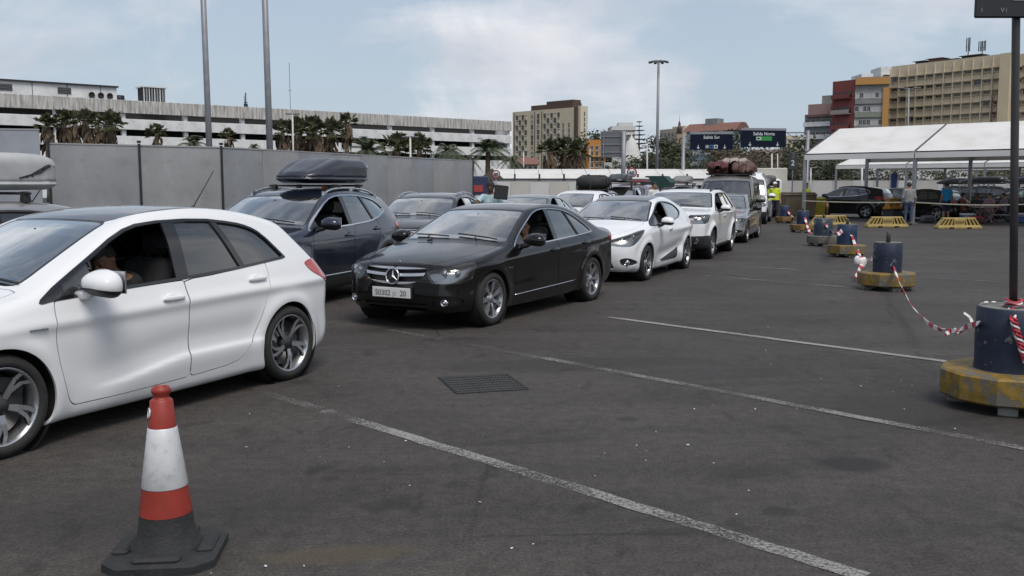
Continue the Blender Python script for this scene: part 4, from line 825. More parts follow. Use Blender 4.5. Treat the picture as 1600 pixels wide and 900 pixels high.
def tree(k, px, ytop, Z, label, wid=1.0, group=None, name='leafy_tree', cat='tree'):
    zt = zpx(ytop, Z); s = zt / 8; r = empty(name, (XatY(px, Z, zt), Z, 0), px * .7, label, cat, group); tr, cr = TM[k]; link('trunk', tr, r, None, None, (s, s, s)); link('crown', cr, r, None, None, (s * wid, s * wid, s)); return r
gl = 'trees behind the road signs'
for i, (k, px, yt, Z, w, lab) in enumerate([(1, 1150, 236, 150, 1.3, 'olive tree just left of the right road sign'), (2, 1168, 232, 140, 1.4, 'brownish tree under the left half of the right road sign'), (1, 1186, 236, 155, 1.3, 'olive tree under the middle of the right road sign'), (2, 1205, 240, 135, 1.4, 'brownish tree behind the two thin white posts'), (0, 1228, 232, 140, 1.3, 'dark tree right of the thin white posts'), (0, 1247, 212, 150, 1.0, 'tall dark tree beside the near marquee corner'), (0, 1270, 236, 120, 1.5, 'dark tree behind the left bay of the near marquee'), (0, 1150, 202, 210, .9, 'dark round tree between the two road signs'), (1, 1135, 252, 130, 1.3, 'low olive tree in front of the light blue block'), (3, 1105, 250, 135, 1.2, 'low dark tree at the foot of the light blue block'), (3, 1084, 256, 125, 1.3, 'low dark bush tree behind the sign post'), (0, 1128, 262, 118, 1.6, 'dark shrub-like tree behind the luggage stack'), (2, 1218, 250, 118, 1.6, 'brown hedge-like tree behind the white truck box'), (0, 1190, 256, 115, 1.7, 'dark low tree behind the white van'), (0, 1160, 258, 116, 1.7, 'dark low tree behind the roof luggage')]): tree(k, px, yt, Z, lab, w, gl)
for (k, px, yt, Z, w, lab) in [(0, 1030, 212, 220, 1.2, 'big dark tree right of the lamp mast'), (0, 1048, 222, 225, 1.1, 'dark tree against the pale beige block'), (3, 1016, 236, 200, 1.2, 'dark tree at the base of the lamp mast'), (3, 1055, 246, 190, 1.3, 'low dark tree left of the slim tan tower'), (0, 934, 204, 330, .9, 'dark tree on the ridge behind the grey sign back'), (0, 947, 206, 335, .9, 'dark tree on the ridge left of the white stepped block'), (3, 1000, 250, 200, 1.3, 'low dark tree right of the chapel dome'), (3, 955, 250, 210, .9, 'low dark tree left of the chapel turret'), (0, 1300, 250, 110, 1.6, 'dark tree behind the near marquee, second bay side'), (3, 1345, 258, 112, 1.7, 'dark tree seen between the two marquee roofs'), (0, 1400, 262, 118, 1.6, 'dark tree in front of the low white house'), (0, 1460, 264, 115, 1.6, 'dark tree before the long low white building'), (3, 1520, 262, 116, 1.6, 'dark tree at the right end of the low white building'), (0, 1575, 262, 118, 1.6, 'dark tree behind the sign pole at the right'), (3, 1240, 258, 112, 1.3, 'dark bushy tree behind the lane number post')]: tree(k, px, yt, Z, lab, w)
# tiered conifer
zt = zpx(189, 290); r_ = random.Random(9); root = empty('norfolk_pine', (XatY(999, 290, zt), 290, 0), 0, 'tall tiered conifer left of the lamp mast', 'tree'); b = MB(); b.tube([(0, 0, 0), (0, 0, zt * .6), (0, 0, zt)], [.5, .3, .04], 8); b.build('trunk', M_BARK, root); c = MB()
for t in range(13):
    z = zt * (.22 + .76 * t / 12); L = 4.6 * (1 - t / 12.6) ** .8
    for k in range(8):
        a = k * math.pi / 4 + t * .4 + r_.uniform(-.1, .1); d = Vector((math.cos(a), math.sin(a), 0)); e = d * L + Vector((0, 0, z + L * .10)); c.bar((0, 0, z), e, .07, 4)
        for i in range(9):
            f = .2 + .8 * i / 8; p = Vector((0, 0, z)).lerp(e, f)
            for s in (1, -1): q = p + (Vector((-d.y, d.x, 0)) * s * .9 + d * .5).normalized() * (.8 * (1 - .4 * f)) + Vector((0, 0, .15)); c.add([p - d * .12, p + d * .12, q + Vector((0, 0, .12)), q - Vector((0, 0, .12))], [(0, 1, 2, 3)])
c.build('crown', L_A, root)
hb = MB(); n = 40; vs = []
for i in range(n + 1):
    x = -150 + 420 * i / n
    for (y, f) in ((260, 0), (330, .55), (430, 1.0), (560, 1.0)): vs.append((x, y, f * (9 + 6 * math.sin(i * .35) + 3 * math.sin(i * .9)) - .3))
hb.add(vs, [(4 * i + j, 4 * i + 4 + j, 4 * i + 5 + j, 4 * i + 1 + j) for i in range(n) for j in range(3)], 0, True); tag(hb.build('hill', mat('scrub hillside', (.10, .095, .06), .95, var=.5, scale=.08)), kind='structure')
# ---------------------------------------------------------------- materials used by the vehicles
M_RUB = mat('tyre rubber', (0.022, 0.022, 0.022), 0.85, var=0.25, scale=14, dirt=0.22)
M_BLK = mat('black plastic', (0.022, 0.022, 0.023), 0.5, var=0.2, scale=10)
M_GBLK = mat('gloss black', (0.012, 0.012, 0.013), 0.12, coat=0.6, rvar=0.04)
M_INT = mat('interior trim', (0.030, 0.030, 0.032), 0.8, var=0.2)
M_SEAT = mat('seat cloth', (0.035, 0.035, 0.038), 0.9, var=0.3, scale=30)
M_CHR = mat('chrome', (0.72, 0.73, 0.75), 0.12, metal=1.0, rvar=0.06)
M_ALU = mat('wheel alloy', (0.50, 0.51, 0.53), 0.30, metal=0.85, rvar=0.1, dirt=0.25)
M_ALD = mat('dark wheel alloy', (0.055, 0.056, 0.06), 0.4, metal=0.5, dirt=0.3)
M_SATIN = mat('satin aluminium', (0.62, 0.63, 0.65), 0.3, metal=0.9)
G_CLR = glassmat('clear window glass', (0.62, 0.70, 0.66), spec=1.3)
G_WS = glassmat('windscreen glass', (0.55, 0.64, 0.60), spec=2.1)
G_DRK = glassmat('privacy glass', (0.13, 0.14, 0.14), spec=1.4)
G_LAMP = glassmat('lamp lens', (0.93, 0.95, 0.95), spec=0.8)
M_RED = mat('tail lamp red', (0.42, 0.012, 0.012), 0.12, coat=1.0, var=0.3, rvar=0.03)
M_BOWL = mat('lamp reflector', (0.55, 0.56, 0.58), 0.18, metal=1.0)
M_BOWLD = mat('dark lamp reflector', (0.34, 0.34, 0.35), 0.22, metal=1.0)
M_PLATE = mat('number plate white', (0.72, 0.72, 0.70), 0.4, var=0.06)
M_INK = mat('black print', (0.02, 0.02, 0.022), 0.6)
M_AMBER = mat('amber lamp', (0.75, 0.28, 0.03), 0.2, coat=1.0)
M_BRAKE = mat('brake disc', (0.30, 0.29, 0.28), 0.4, metal=1.0)

WHEELS = {}
def wheel_meshes(R_, Rr, w, style):
    key = (R_, Rr, w, style)
    if key in WHEELS: return WHEELS[key]
    Y = rotm('X', -math.pi / 2)      # lathe z -> +y (outer face towards +y)
    h = w / 2
    t = MB()
    t.lathe([(Rr - 0.005, -h * .8), (Rr + .01, -h * .95), (R_ - .05, -h), (R_ - .018, -h * .88), (R_ - .003, -h * .6), (R_, -h * .3), (R_, h * .3), (R_ - .003, h * .6), (R_ - .018, h * .88), (R_ - .045, h * 1.0), (Rr + .012, h * .97), (Rr - .002, h * .86), (Rr - .008, h * .7)], 48, Y, 0, caps=False)
    for a in (-.35, 0, .35):   # tread grooves read as darker rings
        t.lathe([(R_ + .0008, h * (a - .04)), (R_ + .0008, h * (a + .04))], 48, Y, 0, caps=False)
    ty = t.mesh('tyre', M_RUB)
    r = MB()
    r.lathe([(Rr - .02, -h * .8), (Rr - .03, 0), (Rr - .022, h * .55), (Rr - .012, h * .72), (Rr + .002, h * .84), (Rr + .004, h * .88), (Rr - .010, h * .87), (Rr - .016, h * .74)], 48, Y, 0, caps=False)
    r.lathe([(.001, h * .70), (.032, h * .70), (.036, h * .66), (.065, h * .60), (.075, h * .45), (.075, h * .2)], 24, Y, 1 if style in ('twist',) else 0, caps=False)
    n, dbl, tw, wid, dk = {'twist': (5, .17, .32, .030, 1), 'seven': (7, .12, 0.0, .030, 0), 'five': (5, .13, 0.0, .03, 0), 'dark5': (5, .15, .12, .026, 1), 'steel': (6, .1, 0, .03, 0)}[style]
    for k in range(n):
        a0 = 2 * math.pi * k / n + .3
        for sgn in (-1, 1):
            prof = [(.05, .62, wid * 1.15), (Rr * .45, .70, wid), (Rr * .75, .74, wid * .9), (Rr - .008, .80, wid * .95)]
            vs = []
            for i, (rr, yy, ww) in enumerate(prof):
                fr = (rr - .05) / (Rr - .05); a = a0 + sgn * dbl * (fr if not dk else fr * 1.05) + tw * fr * fr
                if sgn > 0 and dk: a += .03
                ct, st = math.cos(a), math.sin(a)
                for (o_, dd) in ((-ww / 2, 0), (ww / 2, 0), (ww / 2 * .6, -.03), (-ww / 2 * .6, -.03)):
                    vs.append((rr * ct - o_ * st, h * yy + dd, rr * st + o_ * ct))
            fs = []; b = len(prof)
            for i in range(b - 1):
                for j in range(4):
                    j2 = (j + 1) % 4; fs.append((i * 4 + j, (i + 1) * 4 + j, (i + 1) * 4 + j2, i * 4 + j2))
            top = [f for q, f in enumerate(fs) if q % 4 == 0]; oth = [f for q, f in enumerate(fs) if q % 4]
            r.add(vs, top, 0); r.add(vs, oth, 1 if dk else 0)
    for k in range(5):
        a = 2 * math.pi * k / 5; r.lathe([(.009, h * .60), (.009, h * .635), (.001, h * .64)], 6, TR(.048 * math.cos(a), 0, .048 * math.sin(a)) @ Y, 1)
    rm = r.mesh('rim', [M_ALU, M_ALD])
    d = MB(); d.lathe([(.001, -.01), (Rr * .78, -.01), (Rr * .78, .012), (.001, .012)], 32, Y, 0, caps=False)
    d.lathe([(Rr - .03, -h * .7), (Rr - .03, -h * .5), (.02, -h * .5)], 24, Y, 1, caps=False)
    d.box((Rr * .55, .02, .06), (.09, .07, .16), mi=1)
    dm = d.mesh('brake_disc', [M_BRAKE, M_BLK])
    WHEELS[key] = (dm, ty, rm); return WHEELS[key]

def seats(spec, root):
    zb = spec.get('floor', .28); xs = spec.get('seat_x', -.12); dz = spec.get('seat_dz', 0)
    def seat(x, y, w, nm):
        b = MB(); b.rbox((x + .22, y, zb + .22 + dz), (.50, w, .15), .05); b.rbox((x - .10, y, zb + .52 + dz), (.15, w, .60), .05, M=TR(x - .10, y, zb + .52 + dz) @ rotm('Y', -.30))
        if w < 1: b.rbox((x - .22, y, zb + .90 + dz), (.10, .26, .17), .04, M=TR(x - .225, y, zb + .92 + dz) @ rotm('Y', -.2)); b.bar((x - .19, y - .06, zb + .78 + dz), (x - .22, y - .06, zb + .88 + dz), .007); b.bar((x - .19, y + .06, zb + .78 + dz), (x - .22, y + .06, zb + .88 + dz), .007)
        else:
            for yy in (-.36, .36): b.rbox((x - .24, yy, zb + .86 + dz), (.10, .25, .14), .04)
        b.build(nm, M_SEAT, root)
    seat(xs, .36, .50, 'seat'); seat(xs, -.36, .50, 'seat'); seat(xs - .85, 0, 1.22, 'rear_bench')
    d = MB(); cx, cz = spec['cowl']
    poly = [(cx - .05, cz - .03), (cx - .35, cz - .02), (cx - .55, cz - .08), (cx - .58, cz - .20), (cx - .48, cz - .45), (cx - .1, cz - .5)]
    d.prism(poly, -.66, .66, rotm('X', math.pi / 2)); d.build('dashboard', M_INT, root)
    s = MB(); M = TR(cx - .66, .36, cz - .08) @ rotm('Y', -1.15)
    ring = [M @ Vector((.185 * math.cos(a), .185 * math.sin(a), 0)) for a in np.linspace(0, 2 * math.pi, 25)[:-1]]
    s.tube(ring, .015, 8, closed=True); s.lathe([(.06, -.02), (.06, .02)], 12, M)
    for a in (math.pi * .5, -math.pi * .5, math.pi): s.bar(M @ Vector((0, 0, 0)), M @ Vector((.18 * math.cos(a), .18 * math.sin(a), 0)), .014)
    s.build('steering_wheel', M_INT, root)

def car_field(sp):
    prof = chaikin(sp['profile'], 2); xs, zs = prof[:, 0], prof[:, 1]
    tab = Table2(lambda X, Z: sd_poly(prof, X, Z), xs.min() - .6, xs.max() + .6, -.1, zs.max() + .5, .02)
    Wz = Curve1(sp['side']); xf, xr = xs.max(), xs.min(); wb2 = sp['wb'] / 2; Ra = sp['Ra']; rw = sp['Rw']
    kf, kw, kr = sp.get('bend', (.26, .17, .16)); tf, tr_ = sp.get('taper', (.13, .10)); crown = sp.get('crown', .06)
    rr = sp.get('round', .07); feat = sp.get('feature'); cwl = sp['cowl'][1]
    def bent(V):
        x, z = V[:, 0], V[:, 2]; ay = np.abs(V[:, 1])
        S = sstep(-.9, -.2, x); k = S * (kf + (kw - kf) * sstep(cwl - .3, cwl + .05, z)) - (1 - S) * kr
        p = ay ** 2.2
        return x + k * p, z + crown * ay * ay, ay
    def width(V):
        x, z = V[:, 0], V[:, 2]
        u = np.clip((x - (xf - 1.25)) / 1.25, 0, 1); v = np.clip(((xr + 1.15) - x) / 1.15, 0, 1)
        w = Wz(z) - tf * u ** 2.3 - tr_ * v ** 2.2
        gh = sstep(cwl - .02, cwl + .35, z); w = w - gh * sp.get('gh_taper', .05) * sstep(-.6, xr + .2, x)
        for s in (1, -1):
            d = np.sqrt((x - s * wb2) ** 2 + (z - rw) ** 2)
            w = w + sp.get('flare', .016) * np.exp(-((d - Ra - .02) / .075) ** 2) * sstep(cwl, cwl - .25, z)
        if feat: w = w + feat(x, z)
        return w
    def F(V):
        bx, bz, ay = bent(V); a = tab(bx, bz); b = (ay - width(V)) * .96
        x = V[:, 0]; z = V[:, 2]
        e = np.maximum(sstep(xf - .7, xf - .05, x), sstep(xr + .6, xr + .05, x)); r = rr + (sp.get('round_end', .20) - rr) * e * sstep(cwl + .1, cwl - .25, z)
        return smax(a, b, r)
    F.bent = bent; F.width = width; F.tab = tab
    return F
def on_side(F, x, z):
    """y of the body side at (x, z)"""
    lo, hi = .2, 1.3
    for _ in range(24):
        m = (lo + hi) / 2
        if F(np.array([[x, m, z]]))[0] < 0: lo = m
        else: hi = m
    return lo
def on_end(F, y, z, s=1):
    lo, hi = .3, 3.2
    for _ in range(24):
        m = (lo + hi) / 2
        if F(np.array([[s * m, y, z]]))[0] < 0: lo = m
        else: hi = m
    return s * lo
def on_top(F, x, y):
    lo, hi = .5, 2.6
    for _ in range(24):
        m = (lo + hi) / 2
        if F(np.array([[x, y, m]]))[0] < 0: lo = m
        else: hi = m
    return lo
def q45(x, y, xc): return (np.abs(y) - (x - xc)) * .70711      # seen from the front corner
def lr(M):
    """split left / right"""
    return cut(M, -M[0][:, 1]) if len(M[2]) else (M, M)

def make_car(sp, loc=(0, 0, 0), rz=0.0, label=None, group=None, name='car', cat='car'):
    F = car_field(sp); xs = [p[0] for p in sp['profile']]; zs = [p[1] for p in sp['profile']]
    h = sp.get('h', .03); wmax = max(p[1] for p in sp['side']) + .08
    S = surface_net(F, (min(xs) - .1, -wmax, .05), (max(xs) + .1, wmax, max(zs) + .08), h)
    root = empty(name, loc, rz, label, cat, group)
    PA = sp['paint']; wb2 = sp['wb'] / 2; Ra = sp['Ra']; rw = sp['Rw']; xf, xr = max(xs), min(xs)
    parts = []
    def take(nm, region, mats, offset=0.0, rimd=0.010, gap=0.0):
        """cut a region out of the shell; gap leaves an open joint round it"""
        nonlocal S
        if gap:
            a, S = cut(S, region(*S[:2]) - gap); a, seam = cut(a, region(*a[:2]) + gap)
            if len(seam[2]): parts.append(('joint_seal', off(seam, -.006), M_BLK))
        else: a, S = cut(S, region(*S[:2]))
        if len(a[2]) and mats is not None:
            a = off(a, offset) if offset else a; parts.append((nm, rim(a, rimd) if rimd else a, mats))
        return a
    # wheel arches
    def arch(V, N):
        d = np.minimum(np.hypot(V[:, 0] - wb2, V[:, 2] - rw), np.hypot(V[:, 0] + wb2, V[:, 2] - rw)) - Ra
        return np.maximum(d, .3 - np.abs(V[:, 1]))
    S0 = S
    take('wheel_arch', arch, None)
    # ---- glass at the ends, drawn in (y, along the slope)
    def slope(a, b):
        a, b = np.array(a, float), np.array(b, float); L = np.linalg.norm(b - a); u = (b - a) / L; nrm = np.array([u[1], -u[0]])
        def f(V):
            bx, bz, ay = F.bent(V); return (bx - a[0]) * u[0] + (bz - a[1]) * u[1], (bx - a[0]) * nrm[0] + (bz - a[1]) * nrm[1]
        return f, L
    openings = []
    for nm, key in (('windscreen', 'ws'), ('rear_window', 'rs')):
        if key not in sp: continue
        g = sp[key]; f, L = slope(g['a'], g['b']); yb, yt = g['yb'], g['yt']; dip = g.get('dip', 0.0)
        poly = rc([(-yb, -.0 + dip), (-yb * .5, 0), (yb * .5, 0), (yb, dip), (yt, L), (-yt, L)], .06)
        sx = 1 if key == 'ws' else -1
        def reg(V, N, f=f, poly=poly, sx=sx):
            t, d = f(V); return np.maximum(np.maximum(sd_poly(poly, V[:, 1], t), np.abs(d) - .34), -(N[:, 0] * sx + N[:, 2] * .3))
        openings.append(reg)
        w = take(nm, reg, None)
        rg = reg(*w[:2]); glass, border = cut(w, rg + g.get('border', .035))
        parts.append((nm, off(glass, -.004), g.get('glass', G_WS)))
        if len(border[2]): parts.append(('windscreen_surround' if key == 'ws' else 'rear_window_surround', rim(off(border, -.003), .02), M_GBLK))
    # ---- side windows
    dlo = chaikin(sp['dlo'], sp.get('dlo_it', 1))
    def regD(V, N): return np.maximum(np.maximum(sd_poly(dlo, V[:, 0], V[:, 2]), .38 - np.abs(V[:, 1])), .25 - np.abs(N[:, 1]))
    openings.append(regD)
    D = take('side', regD, None)
    trim_w = sp.get('trim', .014)
    d = regD(*D[:2]); core, ring = cut(D, d + trim_w)
    if len(ring[2]):
        for part in lr(ring): parts.append(('window_trim', rim(off(part, .004), .018), sp.get('trim_mat', M_BLK)))
    pill = sp['pillars']         # list of (x at belt, x at roof, half width)
    zb, zt = dlo[:, 1].min(), dlo[:, 1].max()
    rest = core; cuts = []
    for (xb, xt, hw) in pill:
        fx = lambda V, xb=xb, xt=xt: V[:, 0] - (xb + (xt - xb) * (V[:, 2] - zb) / (zt - zb))
        p, rest = cut(rest, np.abs(fx(rest[0])) - hw)
        if hw > .02:
            for part in lr(p): parts.append(('window_pillar', rim(off(part, .001), .02), M_GBLK))
        else:
            for part in lr(p): parts.append(('window_divider', rim(part, .02), M_BLK))
        cuts.append(fx)
    panes = []
    for i in range(len(pill) + 1):
        if i < len(pill): a, rest = cut(rest, -cuts[i](rest[0]))   # in front of this pillar
        else: a = rest
        panes.append(a)
    for i, a in enumerate(panes):
        gl = sp.get('pane_glass', [G_CLR] * 9)[i]
        L_, R__ = lr(a)
        for sgn, m in ((1, L_), (-1, R__)):
            if sgn == 1 and i in sp.get('open', ()): continue
            if len(m[2]) == 0: continue
            if gl is None: parts.append(('mirror_sail', rim(m, .02), M_GBLK))
            else: parts.append(('side_window', off(m, -.012), gl))
    # ---- lamps and front openings
    for (nm, kind, pts, mats, offs, style) in sp.get('cuts', []):
        if kind == 'front': reg = lambda V, N, P_=pts: np.maximum(sd_poly(P_, np.abs(V[:, 1]), V[:, 2]), .9 - V[:, 0] - 0 * N[:, 0])
        elif kind == 'rear': reg = lambda V, N, P_=pts: np.maximum(sd_poly(P_, np.abs(V[:, 1]), V[:, 2]), V[:, 0] + .9)
        elif kind == 'fq':
            xc = xf - .3; PP = np.array([(q45(p[0], p[1], xc), p[2]) for p in pts]); PP = chaikin(PP, 2)
            reg = lambda V, N, PP=PP, xc=xc: np.maximum(sd_poly(PP, q45(V[:, 0], V[:, 1], xc), V[:, 2]), .5 - V[:, 0])
        elif kind == 'rq':
            xc = xr + .3; PP = np.array([(q45(-p[0], p[1], -xc), p[2]) for p in pts]); PP = chaikin(PP, 2)
            reg = lambda V, N, PP=PP, xc=xc: np.maximum(sd_poly(PP, q45(-V[:, 0], V[:, 1], -xc), V[:, 2]), V[:, 0] + .5)
        elif kind == 'side': reg = lambda V, N, P_=pts: np.maximum(sd_poly(P_, V[:, 0], V[:, 2]), np.maximum(.4 - np.abs(V[:, 1]), .3 - np.abs(N[:, 1])))
        elif kind == 'top': reg = lambda V, N, P_=pts: np.maximum(sd_poly(P_, V[:, 0], np.abs(V[:, 1])), .35 - N[:, 2])
        if style == 'panel':
            take(nm, reg, mats, offs, .012, gap=.0028); continue
        a = take(nm, reg, None)
        if len(a[2]) == 0: continue
        if style in ('lamp', 'grille') or offs < -.02: openings.append(reg)
        if style == 'patch': parts.append((nm, rim(off(a, offs), .012), mats))
        elif style == 'lamp':
            for part in lr(a):
                if len(part[2]) == 0: continue
                c = part[0].mean(0); parts.append((nm, off(part, .001), G_LAMP, [('lamp_bowl', off(part, -.055), mats, c)]))
        elif style == 'pair':
            for part in lr(a):
                if len(part[2]): parts.append((nm, rim(off(part, offs), .012), mats))
        elif style == 'grille':
            back = off(a, -.05); parts.append((nm, back, M_BLK))
            dd = reg(*a[:2]); ringm, _ = None, None
            inn, rg_ = cut(a, dd + offs)
            if offs > 0 and len(rg_[2]): parts.append(('grille_surround', rim(off(rg_, .006), .04), mats[0]))
            subs = []
            for (z0, hw) in mats[1]:
                sl_, inn = cut(inn, np.abs(inn[0][:, 2] + mats[2] * np.abs(inn[0][:, 1]) ** 2 - z0) - hw); subs.append(rim(off(sl_, .004), .03))
            for q_ in subs:
                if len(q_[2]): parts.append(('grille_slat', q_, mats[3]))
    # ---- lower cladding, then doors and bonnet with open joints
    if 'clad' in sp:
        take('body_cladding', lambda V, N: sp['clad'](V[:, 0], V[:, 1], V[:, 2], F), M_BLK, 0.004, .012)
    for i, poly in enumerate(sp.get('doors', [])):
        PP = chaikin(poly, 1)
        reg = lambda V, N, PP=PP: np.maximum(sd_poly(PP, V[:, 0], V[:, 2]), np.maximum(.45 - np.abs(V[:, 1]), .2 - np.abs(N[:, 1])))
        g = .0035; a, S = cut(S, reg(*S[:2]) - g); a, seam = cut(a, reg(*a[:2]) + g)
        for part in lr(seam):
            if len(part[2]): parts.append(('joint_seal', off(part, -.006), M_BLK))
        for part in lr(a):
            if len(part[2]): parts.append(('door', rim(part, .02), PA))
    if 'hood' in sp:
        PP = chaikin(sp['hood'], 1)
        take('bonnet', lambda V, N: np.maximum(sd_poly(PP, F.bent(V)[0], np.abs(V[:, 1])), .15 - N[:, 2]), PA, 0, .02, gap=.0035)
    if 'roofpanel' in sp:
        PP = chaikin(sp['roofpanel'][0], 1)
        take('roof_panel', lambda V, N: np.maximum(sd_poly(PP, F.bent(V)[0], np.abs(V[:, 1])), .15 - N[:, 2]), sp['roofpanel'][1], -.001, .01, gap=.002)
    parts.append(('body', rim(S, .022), PA))
    # ---- inner shell (lining), with the same openings a little larger
    I = S0; I = cut(I, arch(*I[:2]) - .02)[1]
    for reg in openings: I = cut(I, reg(*I[:2]) - .004)[1]
    V, N, T = I; parts.append(('interior_lining', (V - N * .035, -N, T[:, ::-1]), M_INT))
    objs = {}
    for pt in parts:
        o = put(pt[0], pt[1], pt[2], root)
        if o is None: continue
        objs.setdefault(pt[0], []).append((o, pt[1]))
        if len(pt) > 3:
            for (n2, m2, mt2, c) in pt[3]:
                put(n2, m2, mt2, o)
                s_ = math.copysign(1, c[1])
                for (dx_, dy_, dz_, rr_) in sp.get('bulbs', [(-.02, -.07, 0, .045), (-.08, .07, .0, .04)]):
                    yy = c[1] + s_ * dy_; zz_ = c[2] + dz_; ex = on_end(F, abs(yy), zz_) - .05 + dx_ * .3
                    M_ = TR(ex, yy, zz_) @ rotm('Y', math.pi / 2)
                    lm = MB(); lm.lathe([(rr_ * .5, -.05), (rr_, 0.0), (rr_ * 1.02, .008), (rr_ * .9, .004), (rr_ * .75, -.012)], 16, M_, 0, caps=False)
                    lm.ellipsoid((0, 0, -.012), (rr_ * .78, rr_ * .78, .022), 12, 6, 1, M=M_)
                    lm.build('bulb', [M_CHR, M_SATIN], o)
    # ---- wheel wells, wheels
    w = MB()
    for s in (1, -1):
        for sy in (1, -1):
            M_ = TR(s * wb2, sy * (wmax - .42), rw) @ rotm('X', -sy * math.pi / 2)
            w.lathe([(.01, 0), (Ra + .012, 0), (Ra + .012, wmax - .08 - (wmax - .42) - .03)], 28, M_, 0, caps=False)
    w.box((0, 0, sp['profile'][0][1] + .02), (sp['wb'] * .9, 1.2, .05)); w.build('underbody', M_BLK, root)
    tw_ = sp.get('track', wmax - .08 - .10); wwid = sp.get('tyre_w', .205)
    dm, ty, rm = wheel_meshes(rw, sp['Rr'], wwid, sp.get('rim', 'five'))
    for s in (1, -1):
        for sy in (1, -1):
            q = link('wheel', dm, root, (s * wb2, sy * tw_, rw), (0, rng.uniform(0, 6), 0 if sy > 0 else math.pi))
            link('tyre', ty, q); link('rim', rm, q)
    # ---- small fittings
    if sp.get('interior', True): seats(sp, root)
    for i, (hx, hz) in enumerate(sp.get('handles', [])):
        for sy in (1, -1):
            y = on_side(F, hx, hz); b = MB(); b.ellipsoid((hx, y + .018, hz), (.105, .014, .018), 14, 8, 0, 3.0)
            b.ellipsoid((hx + .06, y + .006, hz), (.02, .016, .016), 8, 6); b.ellipsoid((hx - .06, y + .006, hz), (.02, .016, .016), 8, 6)
            b.ellipsoid((hx + .005, y - .007, hz + .012), (.05, .012, .026), 12, 6, 1)
            if sy < 0: b.v = [(v[0], -v[1], v[2]) for v in b.v]; b.f = [f[::-1] for f in b.f]
            ds = objs.get('door', []); own = root
            for o, m in ds:
                c0, c1 = m[0][:, 0].min(), m[0][:, 0].max()
                if c0 < hx < c1 and m[0][:, 1].mean() * sy > 0: own = o
            b.build('handle', [sp.get('handle_mat', PA), sp.get('handle_cup', PA)], own)
    mx_, mz_ = sp['mirror']
    for sy in (1, -1):
        y = on_side(F, mx_, mz_) ; cy = y + .17; sc = sp.get('mirror_s', 1.0)
        b = MB(); b.ellipsoid((mx_ + .0, cy, mz_ + .075), (.085 * sc, .125 * sc, .085 * sc), 20, 12, 0, 2.6)
        for k, f in enumerate(b.f):
            if np.mean([b.v[i][2] for i in f]) < mz_ + .075 - .034 * sc: b.m[k] = 1
        cx_, cz_ = mx_, mz_ + .075
        b.v = [(v[0], v[1], cz_ + (v[2] - cz_) * (1 - .38 * max(0, min(1, (v[0] - cx_ + .03) / (.11 * sc)))) - .012 * max(0, (v[1] - cy) / .12)) for v in b.v]
        b.tube([(mx_ + .03, y - .03, mz_ - .01), (mx_ + .02, y + .06, mz_ + .0), (mx_ + .01, y + .11, mz_ + .03)], [.035, .03, .028], 8, sp.get('mirror_arm', 1))
        b.rbox((mx_ - .085 * sc, cy, mz_ + .078), (.012, .20 * sc, .13 * sc), .004, mi=2)
        if sy < 0: b.v = [(v[0], -v[1], v[2]) for v in b.v]; b.f = [f[::-1] for f in b.f]
        b.build('wing_mirror', [sp.get('mirror_cap', PA), M_BLK, M_CHR], root)
    if 'ws' in sp:
        g = sp['ws']; a = np.array(g['a']); bb = np.array(g['b']); u = (bb - a) / np.linalg.norm(bb - a)
        for y0 in (.62, -.05):
            wp = MB(); pts = []
            for k in range(7):
                yy = y0 - .095 * k; k_ = sp.get('bend', (.26, .17, .16))[1]; t = .045 + .012 * k
                bx, bz = a + u * t; pts.append((bx - k_ * abs(yy) ** 2.2 + .014, yy, bz - sp.get('crown', .06) * yy * yy + .014))
            wp.tube(pts, .009, 6); wp.tube([(pts[3][0] + .02, pts[3][1], pts[3][2] + .01), (pts[0][0] + .05, pts[0][1] - .3, pts[0][2] - .03)], .008, 6); wp.build('wiper', M_BLK, root)
        rv = MB(); t = np.linalg.norm(bb - a) * .80; c = a + u * t; rv.rbox((c[0] - .07, 0, c[1] - .05), (.035, .22, .07), .012); rv.bar((c[0] - .06, 0, c[1] - .04), (c[0] + .0, 0, c[1] + .0), .012); rv.build('rear_view_mirror', M_INT, root)
    for (cy, cz, rr_) in sp.get('fogs', []):
        for sy in (1, -1):
            x = on_end(F, cy, cz); f = MB(); M_ = TR(x - .005, sy * cy, cz) @ rotm('Y', math.pi / 2)
            f.lathe([(rr_ * 1.15, -.04), (rr_ * 1.2, .004), (rr_, .004), (rr_ * .8, -.02)], 16, M_, 0, caps=False); f.ellipsoid((0, 0, -.015), (rr_ * .85, rr_ * .85, .022), 12, 6, 0, M=M_)
            f.build('fog_lamp', M_CHR, root)
    if 'rails' in sp:
        x0, x1, yy, mt = sp['rails']
        for sy in (1, -1):
            r_ = MB(); pts = []
            for t in np.linspace(0, 1, 13):
                x = x0 + (x1 - x0) * t; z = on_top(F, x, yy); pts.append((x, sy * yy, z + (.045 * min(1, min(t, 1 - t) * 9) - .01)))
            r_.tube(pts, .017, 8)
            for t in (.03, .5, .97): x = x0 + (x1 - x0) * t; r_.box((x, sy * yy, on_top(F, x, yy) + .01), (.09, .03, .05))
            r_.build('roof_rail', mt, root)
    if 'antenna' in sp:
        x, L = sp['antenna']; z = on_top(F, x, 0); a = MB(); a.lathe([(.022, -.01), (.02, .015), (.008, .03)], 10, TR(x, 0, z)); a.tube([(x, 0, z + .01), (x - L * .62, 0, z + L * .78)], [.006, .0035], 6); a.build('antenna', M_BLK, root)
